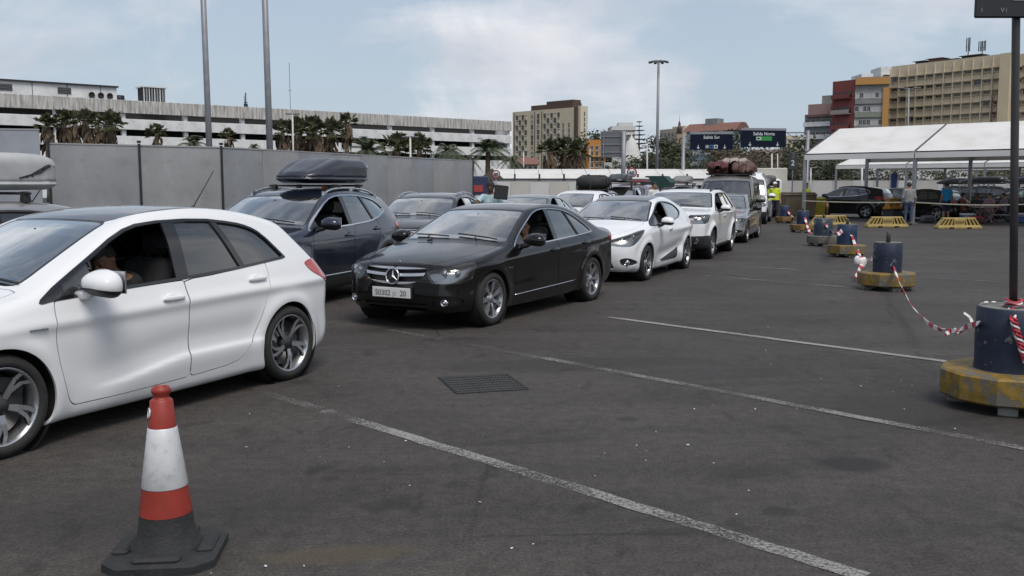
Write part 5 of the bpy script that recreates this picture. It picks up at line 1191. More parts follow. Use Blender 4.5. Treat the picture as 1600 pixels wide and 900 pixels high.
    if 'plate' in sp:
        pz, txt = sp['plate']; x = on_end(F, .2, pz) ; b = MB(); b.rbox((x + .028, 0, pz), (.012, .53, .115), .004); b.rbox((x + .01, 0, pz), (.03, .55, .13), .004, mi=1)
        o = b.build('number_plate', [M_PLATE, M_BLK], root)
        if txt:
            for (s_, yy, sz) in txt: text('plate_text', s_, o, (x + .0355, yy, pz - .034), (R(90), 0, R(90)), sz, M_INK, ex=.0006, align='CENTER')
    root['_'] = 1; del root['_']
    return root, F, objs
TEXTS = []
def text(name, s, parent, loc, rot, size, m, ex=.001, align='CENTER', bold=0.0):
    c = bpy.data.curves.new(name, 'FONT'); c.body = s; c.size = size; c.extrude = ex; c.align_x = align; c.offset = bold; c.resolution_u = 3
    c.materials.append(m); o = bpy.data.objects.new(name, c); col.objects.link(o); TEXTS.append((o, name, parent, loc, rot)); return o
def flush_texts():
    """turn the lettering into plain meshes"""
    bpy.context.view_layer.update(); dg = bpy.context.evaluated_depsgraph_get(); ms = []
    for o, name, parent, loc, rot in TEXTS: ms.append((bpy.data.meshes.new_from_object(o.evaluated_get(dg)), name, parent, loc, rot, o))
    for me, name, parent, loc, rot, o in ms:
        m = o.data.materials[0]; bpy.data.objects.remove(o)
        if not me.materials: me.materials.append(m)
        n = link(name, me, parent); n.location = loc; n.rotation_euler = rot
    TEXTS.clear()
# ---------------------------------------------------------------- the vehicles
def at_wheels(fx, fy, vp, wb, track, which='front'):
    """place a car by the ground contact of its left front (or rear) wheel and the vanishing point of its long axis"""
    th = math.atan2(-1.0, -(vp - 800) / FPX); g = G(fx, fy); s = wb / 2 if which == 'front' else -wb / 2
    loc = g - Matrix.Rotation(th, 4, 'Z') @ Vector((s, track, 0)); return (loc.x, loc.y, 0.0), th

# white hatchback
P_WHITE = paint('white car paint', (0.78, 0.79, 0.80))
P_BLACK = paint('black car paint', (0.004, 0.0038, 0.0036), rough=.3, dust=.25)
def feat_c4(x, z):
    c = .315 + .10 * sstep(.65, -.25, x); q = z - c
    f = .017 * (.5 - .5 * np.tanh(q / .014)) * sstep(-.20, -.02, q) * sstep(.72, .35, x) * sstep(-1.02, -.86, x) - .014 * np.exp(-((q - .10) / .10) ** 2) * sstep(.9, .5, x) * sstep(-1.02, -.8, x)
    s = .77 + .045 * sstep(1.3, -1.6, x)              # shoulder line
    f = f + .016 * np.exp(-((z - s) / .045) ** 2)
    return f
sp_c4 = dict(wb=2.608, Ra=.352, Rw=.318, Rr=.240, h=.022, paint=P_WHITE, rim='twist', tyre_w=.215, track=.775,
    profile=[(2.00, .16), (2.16, .22), (2.22, .40), (2.22, .58), (2.17, .69), (2.02, .80), (1.75, .885), (1.40, .955), (1.10, 1.005), (.72, 1.185), (.30, 1.375), (.05, 1.445), (-.35, 1.485), (-.75, 1.478), (-1.10, 1.442), (-1.42, 1.378), (-1.56, 1.335), (-1.61, 1.29), (-1.80, 1.085), (-1.94, .985), (-2.05, .90), (-2.09, .78), (-2.07, .62), (-2.10, .45), (-2.06, .27), (-1.88, .17)],
    side=[(.08, .80), (.16, .845), (.30, .868), (.50, .872), (.68, .880), (.80, .878), (.92, .845), (1.05, .79), (1.25, .70), (1.40, .60), (1.55, .48)],
    cowl=(1.12, 1.0), taper=(.15, .13), bend=(.30, .20, .13), round_end=.22, flare=.020, feature=feat_c4, gh_taper=.06,
    ws=dict(a=(1.08, 1.015), b=(.22, 1.405), yb=.62, yt=.50, border=.025), rs=dict(a=(-1.78, 1.115), b=(-1.62, 1.275), yb=.58, yt=.50, border=.02, glass=G_DRK),
    dlo=[(1.03, .895), (.90, .915), (-.55, .965), (-1.18, 1.015), (-1.34, 1.025), (-1.37, 1.035), (-1.36, 1.05), (-1.19, 1.245), (-1.08, 1.305), (-.92, 1.345), (-.55, 1.388), (.0, 1.378), (.25, 1.315), (.60, 1.14), (.99, .94)],
    pillars=[(.84, .84, .022), (.60, .52, .010), (-.17, -.24, .060), (-.86, -.68, .030)], pane_glass=[None, G_CLR, G_CLR, G_DRK, G_DRK], open=(2,), trim=.020, trim_mat=M_GBLK,
    doors=[[(.915, .895), (.93, .80), (.93, .60), (.87, .32), (.84, .245), (.78, .225), (-.10, .235), (-.17, .24), (-.178, .30), (-.178, .90), (-.178, .945), (-.17, .95), (.60, .93), (.90, .918)],
           [(-.182, .95), (-.182, .90), (-.182, .30), (-.182, .24), (-.25, .24), (-.66, .26), (-.78, .33), (-.90, .50), (-1.02, .72), (-1.08, .90), (-1.09, 1.0), (-1.07, 1.02), (-.55, .965)]],
    hood=[(2.08, -.2), (2.06, .45), (1.85, .62), (1.16, .71), (1.11, .6), (1.12, -.2)], roofpanel=([(.24, -.2), (.24, .40), (.23, .50), (.0, .53), (-.85, .51), (-.95, .50), (-.97, .4), (-.97, -.2)], mat('dark roof glass', (.055, .048, .045), .16, coat=.8, rvar=.05)),
    cuts=[('headlight', 'fq', [(2.12, .42, .66), (1.95, .66, .62), (1.62, .80, .74), (1.50, .80, .80), (1.8, .70, .79), (2.0, .5, .74)], M_BOWL, 0, 'lamp'),
          ('grille', 'front', [(-.1, .60), (.62, .60), (.55, .54), (-.1, .53)], [M_CHR, [], 0, M_CHR], .012, 'grille'),
          ('lower_grille', 'front', [(-.1, .26), (.55, .27), (.52, .42), (-.1, .43)], [M_BLK, [], 0, M_BLK], .0, 'grille'),
          ('tail_lamp', 'rq', [(-1.63, .83, .955), (-1.68, .83, .985), (-1.80, .80, 1.0), (-1.98, .66, .965), (-2.06, .50, .88), (-2.06, .56, .77), (-1.96, .72, .745), (-1.76, .82, .84)], M_RED, .006, 'pair')],
    handles=[(-.03, .835), (-.93, .895)], mirror=(.68, .935), mirror_s=1.12, mirror_arm=0, antenna=(-1.12, .42), seat_x=-.15, fogs=[(.62, .36, .04)])
loc, th = at_wheels(457, 594, 1545, 2.608, .88, 'rear')
car_c4, F_c4, O_c4 = make_car(sp_c4, loc, th, 'white five-door hatchback in the foreground with its driver window open', name='hatchback_car')
b = MB(); y = on_side(F_c4, 1.02, .76)
b.rbox((1.06, y + .002, .755), (.13, .01, .012), .003); b.build('side_badge', M_CHR, car_c4)

# black saloon
def feat_w204(x, z):
    s = .60 + .13 * (1.3 - x) / 2.6
    return .020 * np.exp(-((z - s - .14) / .05) ** 2) - .010 * np.exp(-((z - s + .10) / .10) ** 2)
w204 = dict(wb=2.76, Ra=.345, Rw=.318, Rr=.228, h=.022, paint=P_BLACK, rim='seven', tyre_w=.225, track=.765,
    profile=[(2.00, .19), (2.12, .25), (2.18, .36), (2.17, .50), (2.155, .62), (2.10, .735), (1.95, .79), (1.65, .85), (1.30, .905), (.98, .955), (.60, 1.135), (.22, 1.305), (-.05, 1.370), (-.40, 1.400), (-.80, 1.398), (-1.20, 1.345), (-1.55, 1.225), (-1.88, 1.075), (-2.10, 1.045), (-2.34, 1.03), (-2.375, .98), (-2.37, .80), (-2.40, .62), (-2.39, .45), (-2.28, .28), (-2.1, .20)],
    side=[(.10, .79), (.20, .83), (.32, .862), (.50, .876), (.68, .885), (.82, .872), (.92, .835), (1.05, .77), (1.25, .665), (1.38, .58), (1.5, .46)],
    cowl=(1.0, .955), taper=(.13, .11), bend=(.22, .14, .14), round_end=.20, flare=.018, feature=feat_w204, gh_taper=.05,
    ws=dict(a=(.95, .975), b=(.14, 1.335), yb=.76, yt=.585, border=.03), rs=dict(a=(-1.80, 1.115), b=(-1.22, 1.335), yb=.62, yt=.50, border=.03),
    dlo=[(.86, .870), (.60, .885), (-.75, .935), (-1.45, .975), (-1.50, 1.0), (-1.30, 1.135), (-1.05, 1.26), (-.75, 1.318), (-.35, 1.338), (-.03, 1.305), (.22, 1.215), (.60, 1.045), (.84, .91)],
    pillars=[(.60, .60, .022), (-.29, -.36, .05), (-1.05, -.86, .018)], pane_glass=[None, G_CLR, G_CLR, G_DRK], open=(1,), trim=.011, trim_mat=M_CHR,
    doors=[[(.845, .862), (.87, .80), (.88, .60), (.84, .34), (.80, .285), (.74, .275), (-.20, .28), (-.275, .285), (-.285, .34), (-.30, .90), (-.30, .93), (.60, .885), (.83, .872)], [(-.304, .93), (-.304, .90), (-.289, .34), (-.28, .285), (-.35, .28), (-.78, .29), (-.88, .36), (-.98, .52), (-1.12, .68), (-1.27, .76), (-1.34, .85), (-1.38, .965), (-.75, .935)]],
    hood=[(2.09, -.2), (2.09, .36), (1.98, .50), (1.60, .66), (1.02, .735), (.97, .6), (.99, -.2)],
    cuts=[('headlight', 'fq', [(2.13, .44, .665), (2.115, .50, .545), (2.11, .51, .535), (1.90, .76, .545), (1.80, .82, .57), (1.74, .82, .62), (1.69, .82, .74), (1.685, .82, .765), (1.74, .80, .77), (2.02, .56, .705), (2.12, .46, .675)], M_BOWLD, 0, 'lamp'),
          ('grille', 'front', chaikin([(-.1, .505), (.0, .505), (.30, .535), (.395, .60), (.43, .69), (.425, .715), (-.1, .72)], 1), [M_GBLK, [(.700, .014), (.625, .016), (.535, .013)], -.10, M_SATIN], .006, 'grille'),
          ('lower_grille', 'front', [(-.1, .225), (.40, .225), (.44, .31), (-.1, .315)], [M_BLK, [(.27, .008)], 0, M_BLK], 0, 'grille'),
          ('fog_recess', 'front', chaikin([(.50, .27), (.78, .29), (.80, .385), (.52, .375)], 1), M_BLK, -.025, 'pair'),
          ('tail_lamp', 'rq', [(-2.05, .80, .93), (-2.30, .62, .95), (-2.37, .45, .93), (-2.37, .45, .80), (-2.25, .7, .78), (-2.08, .82, .84)], M_RED, .004, 'pair')],
    handles=[(-.14, .805), (-1.12, .845)], handle_cup=M_BLK, mirror=(.62, .90), mirror_s=1.0, mirror_cap=M_CHR if False else P_BLACK, plate=(.425, [('50302', -.115, .088), ('|', .030, .07), ('ا', .058, .07), ('20', .17, .088)]), fogs=[(.63, .325, .034)], seat_x=-.30,
    bulbs=[(0, -.10, 0, .052), (0, .03, .0, .048)])
loc, th = at_wheels(772, 509, 1640, 2.76, .875)
car_w204, F_w, O_w = make_car(w204, loc, th, 'black saloon with chrome grille and number plate 50302, second in line', name='saloon_car')
def emblem(F, root, z, r):
    x = on_end(F, 0.0, z) + .012; b = MB(); M_ = TR(x, 0, z) @ rotm('Y', math.pi / 2 - .12)
    b.tube([M_ @ Vector((r * math.cos(a), r * math.sin(a), .006)) for a in np.linspace(0, 2 * math.pi, 33)[:-1]], r * .10, 8, closed=True)
    b.lathe([(.001, -.004), (r, -.004)], 24, M_, 1, caps=False)
    for k in range(3):
        a = math.pi + k * 2 * math.pi / 3; d_ = Vector((math.cos(a), math.sin(a), 0)); n_ = Vector((-math.sin(a), math.cos(a), 0)); w_ = r * .17
        vs = [d_ * r * .97, n_ * w_, -n_ * w_, Vector((0, 0, .014))]; v2 = [M_ @ (v + Vector((0, 0, .002))) for v in vs]
        b.add(v2, [(0, 1, 3), (0, 3, 2), (1, 2, 3)])
    b.build('emblem', [M_CHR, M_GBLK], root)
emblem(F_w, car_w204, .608, .088)
b = MB()
for sy in (1, -1):
    pts = [(x, sy * (on_side(F_w, x, .315 + (.80 - x) * .022) + .004), .315 + (.80 - x) * .022) for x in np.linspace(.86, -.82, 14)]
    b.tube(pts, .007, 6)
b.build('side_moulding', M_CHR, car_w204)
b = MB(); x = on_top(F_w, 2.02, 0); b.lathe([(.012, 0), (.012, .006), (.002, .008)], 12, TR(2.02, 0, x)); b.build('bonnet_badge', M_CHR, car_w204)
b = MB(); y = on_side(F_w, 1.0, .655); b.rbox((.99, y + .002, .655), (.075, .008, .018), .003); b.build('side_badge', M_CHR, car_w204)
# generic models -------------------------------------------------------------
def suv_spec(**k):
    d = dict(wb=2.646, Ra=.385, Rw=.345, Rr=.232, h=.036, rim='five', tyre_w=.225, track=.785,
        profile=[(1.98, .24), (2.12, .30), (2.19, .48), (2.20, .66), (2.15, .84), (2.00, .95), (1.70, 1.025), (1.35, 1.075), (1.05, 1.115), (.68, 1.30), (.32, 1.475), (.05, 1.555), (-.35, 1.595), (-.85, 1.595), (-1.35, 1.555), (-1.80, 1.48), (-1.92, 1.43), (-2.02, 1.22), (-2.10, 1.05), (-2.15, .85), (-2.14, .62), (-2.18, .48), (-2.10, .30), (-1.92, .24)],
        side=[(.12, .83), (.26, .875), (.40, .895), (.60, .905), (.80, .912), (.95, .90), (1.07, .86), (1.20, .80), (1.40, .70), (1.55, .61), (1.7, .5)],
        cowl=(1.08, 1.11), taper=(.14, .12), bend=(.28, .20, .14), round_end=.22, flare=.024, gh_taper=.08,
        ws=dict(a=(1.03, 1.13), b=(.26, 1.505), yb=.78, yt=.62, border=.03), rs=dict(a=(-2.03, 1.17), b=(-1.90, 1.42), yb=.60, yt=.52, border=.02, glass=G_DRK),
        dlo=[(1.02, 1.02), (.80, 1.03), (-.60, 1.075), (-1.05, 1.12), (-1.46, 1.215), (-1.55, 1.25), (-1.50, 1.34), (-1.30, 1.435), (-.75, 1.50), (-.15, 1.50), (.18, 1.44), (.62, 1.24), (.98, 1.05)],
        pillars=[(.74, .74, .02), (-.20, -.26, .055), (-1.02, -.86, .03)], pane_glass=[None, G_CLR, G_DRK, G_DRK], open=(1,), trim=.016, trim_mat=M_CHR,
        doors=[[(.93, 1.0), (.95, .75), (.88, .42), (.80, .36), (-.10, .37), (-.205, .38), (-.215, .45), (-.215, 1.05), (.80, 1.03)], [(-.225, 1.06), (-.225, .45), (-.215, .38), (-.30, .37), (-.66, .39), (-.82, .50), (-1.0, .78), (-1.10, 1.0), (-1.08, 1.14), (-.60, 1.075)]],
        hood=[(2.05, -.2), (2.04, .5), (1.8, .68), (1.10, .78), (1.05, .6), (1.06, -.2)],
        clad=lambda x, y, z, F: np.maximum(np.minimum(z - .34, np.maximum(np.minimum(np.hypot(x - 1.323, z - .345), np.hypot(x + 1.323, z - .345)) - .45, z - .8)), .4 - np.abs(y)),
        cuts=[('headlight', 'fq', [(2.14, .45, .86), (2.10, .55, .76), (1.85, .80, .76), (1.66, .86, .88), (1.70, .84, .90), (2.0, .62, .88)], M_BOWLD, 0, 'lamp'),
              ('grille', 'front', [(-.1, .70), (.42, .72), (.50, .82), (-.1, .84)], [M_CHR, [(.74, .012), (.785, .012)], 0, M_CHR], .014, 'grille'),
              ('lower_grille', 'front', [(-.1, .40), (.58, .41), (.52, .58), (-.1, .60)], [M_BLK, [(.5, .01)], 0, M_BLK], 0, 'grille'),
              ('tail_lamp', 'rq', [(-1.75, .88, 1.06), (-1.98, .70, 1.08), (-2.08, .50, 1.03), (-2.08, .50, .92), (-1.98, .72, .90), (-1.78, .86, .97)], M_RED, .006, 'pair')],
        handles=[(-.06, .93), (-.98, .985)], handle_cup=M_BLK, mirror=(.70, 1.05), mirror_s=1.1, rails=(.10, -1.55, .58, M_SATIN), plate=(.62, None), seat_dz=.12, seat_x=-.15, fogs=[(.66, .45, .045)])
    d.update(k); return d
def hatch_spec(**k):
    d = dict(sp_c4); d.update(dict(h=.045, rim='five', doors=sp_c4['doors'], dlo=sp_c4['dlo'], roofpanel=([(.24, -.2), (.24, .1), (-.2, .1), (-.2, -.2)], k['paint']), open=(), pane_glass=[None, G_CLR, G_CLR, G_DRK, G_DRK], trim_mat=M_BLK, plate=(.47, None))); d.update(k); return d
def sedan_spec(**k):
    d = dict(w204); d.update(dict(h=.045, rim='five', trim_mat=M_BLK, open=(), plate=(.42, None))); d.update(k); return d
def clio_field(x, z):
    return -.045 * np.exp(-((z - (.40 + .10 * sstep(.5, -1, x))) / .11) ** 2) * sstep(.95, .4, x) * sstep(-1.1, -.8, x) + .02 * np.exp(-((z - (.80 + .03 * sstep(0, -1.5, x))) / .06) ** 2) * sstep(.6, -1.2, x)
P_CLIO = paint('ice white paint', (0.80, 0.82, 0.84))
clio = dict(wb=2.589, Ra=.345, Rw=.312, Rr=.225, h=.028, paint=P_CLIO, rim='dark5', tyre_w=.205, track=.755,
    profile=[(1.95, .17), (2.06, .24), (2.11, .42), (2.10, .60), (2.05, .74), (1.90, .83), (1.62, .91), (1.35, .965), (1.10, 1.01), (.72, 1.18), (.32, 1.345), (.05, 1.415), (-.35, 1.448), (-.80, 1.43), (-1.25, 1.36), (-1.62, 1.27), (-1.72, 1.22), (-1.84, 1.02), (-1.92, .88), (-1.95, .70), (-1.94, .52), (-1.97, .42), (-1.90, .25), (-1.75, .18)],
    side=[(.10, .77), (.20, .815), (.32, .838), (.50, .848), (.68, .862), (.80, .868), (.92, .838), (1.05, .775), (1.25, .675), (1.38, .58), (1.5, .48)],
    cowl=(1.12, 1.005), taper=(.13, .07), bend=(.30, .20, .15), round_end=.22, flare=.025, gh_taper=.08, feature=clio_field,
    ws=dict(a=(1.08, 1.02), b=(.26, 1.37), yb=.74, yt=.58, border=.03), rs=dict(a=(-1.83, 1.03), b=(-1.70, 1.21), yb=.52, yt=.44, border=.02, glass=G_DRK),
    dlo=[(1.10, .92), (.85, .925), (-.50, .985), (-.90, 1.03), (-1.12, 1.12), (-1.12, 1.16), (-.95, 1.27), (-.55, 1.335), (-.05, 1.345), (.25, 1.29), (.62, 1.14), (1.05, .96)],
    pillars=[(.62, .62, .02), (-.12, -.20, .05)], pane_glass=[None, G_CLR, G_CLR], open=(1,), trim=.018, trim_mat=M_GBLK,
    doors=[[(.90, .9), (.92, .60), (.84, .28), (.76, .25), (0, .26), (-.13, .265), (-.14, .33), (-.14, .965), (.85, .925)], [(-.15, .97), (-.15, .33), (-.14, .265), (-.3, .265), (-.66, .28), (-.80, .40), (-.98, .66), (-1.02, .85), (-.98, 1.04), (-.50, .985)]],
    hood=[(1.98, -.2), (1.97, .35), (1.75, .60), (1.15, .72), (1.12, .6), (1.13, -.2)],
    roofpanel=([(.27, -.2), (.27, .42), (.26, .52), (.0, .54), (-1.05, .50), (-1.10, .4), (-1.10, -.2)], mat('dark grey roof', (.06, .06, .062), .22, coat=.8, rvar=.05)),
    cuts=[('headlight', 'fq', [(2.06, .34, .70), (2.04, .44, .62), (1.85, .68, .60), (1.70, .78, .68), (1.42, .84, .86), (1.40, .84, .885), (1.60, .78, .86), (1.90, .56, .77)], M_BOWLD, 0, 'lamp'),
          ('grille', 'front', [(-.1, .62), (.42, .68), (.46, .715), (.2, .70), (-.1, .70)], [M_GBLK, [], 0, M_CHR], .012, 'grille'),
          ('lower_grille', 'front', [(-.1, .22), (.48, .24), (.44, .38), (-.1, .40)], [M_BLK, [(.3, .01)], 0, M_BLK], 0, 'grille'),
          ('fog_recess', 'front', chaikin([(.56, .40), (.70, .43), (.80, .37), (.80, .30), (.62, .27)], 1), M_BLK, -.02, 'pair'),
          ('side_moulding', 'side', [(.45, .30), (.0, .36), (-.55, .44), (-.70, .47), (-.66, .40), (-.58, .30), (-.50, .275), (.40, .275)], M_BLK, .008, 'pair'),
          ('tail_lamp', 'rq', [(-1.55, .82, .92), (-1.80, .66, .93), (-1.9, .50, .88), (-1.9, .50, .76), (-1.8, .70, .74), (-1.6, .82, .82)], M_RED, .006, 'pair')],
    handles=[(-.02, .84)], mirror=(.66, .93), mirror_s=.92, antenna=(-.9, .25), fogs=[(.67, .345, .04)], seat_x=-.15, bulbs=[(0, -.10, -.02, .045), (-.05, .04, .03, .042)])
loc, th = at_wheels(1012, 438, 1500, 2.589, .85)
car_clio, F_clio, _ = make_car(clio, loc, th, 'white small hatchback with dark roof right behind the black saloon', name='hatchback_car')
b = MB(); x = on_end(F_clio, 0, .665); b.prism([(-.075, 0), (0, -.045), (.075, 0), (0, .045)], 0, .012, TR(x + .002, 0, .665) @ rotm('Y', math.pi / 2 - .2)); b.prism([(-.045, 0), (0, -.025), (.045, 0), (0, .025)], .013, .014, TR(x + .002, 0, .665) @ rotm('Y', math.pi / 2 - .2), 1); b.build('emblem', [M_CHR, M_GBLK], car_clio)

# dark blue crossover with roof box
P_NAVY = paint('dark blue paint', (0.011, 0.018, 0.038), metal=.3, rough=.3, dust=.4)
kad = suv_spec(paint=P_NAVY, h=.028)
loc, th = at_wheels(468, 487, 1290, 2.646, .90)
car_kad, F_kad, _ = make_car(kad, loc, th, 'dark blue crossover carrying a dark roof box beside the concrete-grey hoarding', name='crossover_car')
b = MB()
for sy in (1, -1):
    b.tube([(x, sy * (on_side(F_kad, x, .405) + .006), .405) for x in np.linspace(.8, -.75, 10)], .012, 6)
b.build('side_moulding', M_CHR, car_kad)

def roof_box(parent_matrix, F, root_name, L, W, H, zoff, x0, m, label, y0=0.0, badge=None, group=None, foot=True):
    """tapered roof box, its bars and their feet, carried by a car"""
    r = empty(root_name, parent_matrix[0], parent_matrix[1], label, 'roof box', group)
    zt = on_top(F, x0, 0) + zoff
    def fld(V):
        x = V[:, 0] - x0; y = V[:, 1] - y0; z = V[:, 2] - zt
        w = W / 2 * (1 - .30 * sstep(.15 * L, .62 * L, x) - .06 * sstep(-.3 * L, -.6 * L, x)); t = H * (1 - .62 * sstep(.0 * L, .58 * L, x) - .10 * sstep(-.3 * L, -.55 * L, x)) - .12 * y * y
        d = smax(smax(np.abs(y) - w, np.abs(x) - L / 2, .28), smax(z - t, -z + .04 * sstep(.3 * L, .55 * L, x), .02), .12)
        return d + .010 * np.exp(-((z - .085) / .014) ** 2) - .012 * np.exp(-((z - .06) / .02) ** 2) + .014 * np.exp(-((np.abs(y) - .52 * w) / .05) ** 2) * sstep(.08, .2, z)
    M = surface_net(fld, (x0 - L / 2 - .1, y0 - W / 2 - .1, zt - .08), (x0 + L / 2 + .1, y0 + W / 2 + .1, zt + H + .08), .028)
    lid, base = cut(M, -(M[0][:, 2] - zt - .085)); put('lid', lid, m, r); put('base', base, m, r)
    for dx_ in (.32, -.38):
        b = MB(); xx = x0 + dx_; zb = zt - .035; hw = .60
        b.rbox((xx, 0, zb), (.035, 2 * hw, .028), .008); b.build('cross_bar', M_BLK, r)
        for sy in (1, -1):
            f = MB(); zz_ = on_top(F, xx, .5); f.box((xx, sy * .51, (zb + zz_) / 2 + .01), (.09, .07, max(.05, zb - zz_ + .02)), taper=(.7, .8)); f.build('bar_foot', M_BLK, r)
    if badge:
        s_, sz, bx_, bz_ = badge
        if s_: text('box_lettering', s_, r, (x0 + bx_, y0 + W / 2 + .002, zt + bz_), (R(82), 0, R(180)), sz, M_INK, ex=.004)
    for sy in (1, -1):
        k = MB(); k.ellipsoid((x0 - L * .40, y0 + sy * (W / 2 - .045), zt + H * .66), (.09, .02, .035), 12, 8); k.build('badge', M_SATIN, r)
    return r
M_BOXN = mat('navy roof box shell', (0.022, 0.026, 0.040), .34, coat=.3, dirt=.1)
M_BOXG = mat('light grey roof box shell', (0.42, 0.43, 0.43), .5, dirt=.12)
M_BOXB = mat('black roof box shell', (0.015, 0.015, 0.017), .35, coat=.2)
roof_box((loc, th), F_kad, 'roof_box', 1.75, .86, .38, .07, -.72, M_BOXN, 'dark navy roof box on bars above the dark blue crossover', y0=.10)
b = MB(); zt = on_top(F_kad, -.3, 0)
for k in range(9):
    x = -.32 - .09 * k; b.rbox((x, .36, zt + .02), (.07, .03, .04), .008, mi=k % 3)
rb = b.build('ratchet_strap', [mat('orange strap', (.55, .08, .03), .7), mat('green strap', (.10, .25, .08), .7), M_BLK]); rb.location = loc; rb.rotation_euler = (0, 0, th)
tag(rb, 'red and green strap lying between the crossover roof and its navy roof box', 'strap')

# dark grey crossover behind it
P_DGREY = paint('dark grey paint', (0.022, 0.021, 0.0205), metal=.5, rough=.35, dust=.6)
sp = suv_spec(paint=P_DGREY, h=.040); sp['profile'] = [(x, z * (.93 if z > .9 else 1)) for x, z in sp['profile']]
zz_k = lambda q: [(x, z * .93) for x, z in q]
sp.update(profile=zz_k(suv_spec()['profile']), dlo=zz_k(suv_spec()['dlo']), doors=[zz_k(q) for q in suv_spec()['doors']], cowl=(1.08, 1.03), side=[(z * .93, w) for z, w in suv_spec()['side']],
          ws=dict(a=(1.03, 1.05), b=(.26, 1.40), yb=.78, yt=.62, border=.03), rs=dict(a=(-2.03, 1.09), b=(-1.90, 1.32), yb=.60, yt=.52, border=.02, glass=G_DRK), trim_mat=M_BLK, mirror=(.70, .98))
loc, th = at_wheels(708, 424, 1120, 2.646, .90)
car_dg, F_dg, _ = make_car(sp, loc, th, 'dark grey crossover with silver roof rails between the blue crossover and the black saloon', name='crossover_car')

# silver estate, white hatchback further back in the second lane
P_SILV = paint('silver paint', (0.42, 0.42, 0.42), metal=.7, rough=.32)
P_GREYG = paint('grey green paint', (0.20, 0.205, 0.20), metal=.6, rough=.34)
def add_car(spec, px, py, vp, label, name='parked_car', cat='car', group=None, wb=None):
    loc, th = at_wheels(px, py, vp, spec['wb'], .87); c, F, _ = make_car(spec, loc, th, label, group, name, cat); return c, F, loc, th
car_est, F_est, *_ = add_car(sedan_spec(paint=P_GREYG, open=(1,), trim_mat=M_CHR), 850, 397, 1300, 'grey car with its side window down behind the person in light blue', 'saloon_car')
car_wh2, F_wh2, *_ = add_car(hatch_spec(paint=P_WHITE), 932, 382, 1330, 'white car between the grey car and the small white hatchback', 'hatchback_car')

# white crossover with rails (boxy)
dus = suv_spec(paint=P_WHITE, h=.032, trim_mat=M_BLK, open=(1,), rim='five', wb=2.673,
    profile=[(1.98, .24), (2.10, .30), (2.16, .45), (2.15, .62), (2.14, .85), (2.08, .98), (1.90, 1.04), (1.60, 1.075), (1.30, 1.10), (1.08, 1.125), (.74, 1.31), (.42, 1.455), (.20, 1.515), (-.2, 1.545), (-.85, 1.55), (-1.35, 1.525), (-1.78, 1.47), (-1.90, 1.43), (-2.02, 1.20), (-2.08, 1.05), (-2.12, .85), (-2.12, .62), (-2.15, .48), (-2.08, .30), (-1.92, .24)],
    side=[(.12, .82), (.26, .865), (.40, .88), (.60, .89), (.80, .905), (.97, .905), (1.08, .87), (1.20, .81), (1.40, .72), (1.55, .64), (1.7, .52)], cowl=(1.10, 1.12), flare=.045, bend=(.20, .12, .06), taper=(.11, .05), round_end=.14, round=.06, crown=.04, gh_taper=.03,
    ws=dict(a=(1.05, 1.14), b=(.36, 1.475), yb=.80, yt=.66, border=.03),
    clad=lambda x, y, z, F: np.minimum(np.maximum(z - .30, .4 - np.abs(y)), np.maximum(z - (.52 + .02 * np.abs(y)), 1.72 - x)),
    cuts=[('headlight', 'front', rc([(.47, .79), (.85, .80), (.88, 1.0), (.47, .99)], .03), M_BOWLD, 0, 'lamp'),
          ('grille', 'front', [(-.1, .76), (.455, .79), (.455, .985), (-.1, .975)], [M_CHR, [(.80, .012), (.86, .012), (.92, .012)], 0, M_CHR], .014, 'grille'),
          ('tail_lamp', 'rq', [(-1.9, .86, 1.02), (-2.05, .70, 1.02), (-2.08, .64, .98), (-2.08, .64, .75), (-2.0, .72, .74), (-1.9, .86, .76)], M_RED, .006, 'pair')],
    dlo=[(1.04, 1.05), (.85, 1.06), (-1.40, 1.085), (-1.62, 1.10), (-1.60, 1.16), (-1.38, 1.42), (-1.25, 1.455), (-.2, 1.46), (.12, 1.445), (.30, 1.40), (.66, 1.24), (1.0, 1.08)], mirror_s=.92, rails=(.20, -1.55, .60, M_BLK), fogs=[(.64, .43, .05)], bulbs=[(0, -.10, 0, .062), (0, .06, 0, .062)], plate=(.40, None))
car_dus, F_dus, loc_d, th_d = add_car(dus, 1112, 404, 1400, 'white boxy crossover with black lower bumper behind the small white hatchback', 'crossover_car')
tag_b = MB(); x = .92; tag_b.rbox((x, -.30, 1.165), (.12, .30, .012), .004, M=TR(.90, -.30, 1.178) @ rotm('Y', .4)); 
o = tag_b.build('paper_sheet', mat('orange paper', (.75, .22, .10), .7)); o.location = loc_d; o.rotation_euler = (0, 0, th_d); tag(o, 'orange paper sheet on the dashboard of the white boxy crossover', 'paper')

# silver saloon
aud = sedan_spec(paint=P_SILV, h=.038, trim_mat=M_CHR)
aud['cuts'] = [q for q in w204['cuts'] if q[0] not in ('grille', 'headlight')] + [('headlight', 'fq', [(2.13, .40, .66), (2.11, .46, .55), (1.90, .76, .57), (1.66, .82, .70), (1.70, .80, .73), (2.02, .56, .70)], M_BOWLD, 0, 'lamp'), ('grille', 'front', [(-.1, .30), (.26, .30), (.33, .55), (.30, .68), (-.1, .69)], [M_CHR, [(.38, .006), (.46, .006), (.54, .006), (.62, .006)], 0, M_ALD], .014, 'grille')]
car_aud, F_aud, *_ = add_car(aud, 1168, 379, 1370, 'silver saloon at the right end of the queue beside the blue barrels', 'saloon_car')

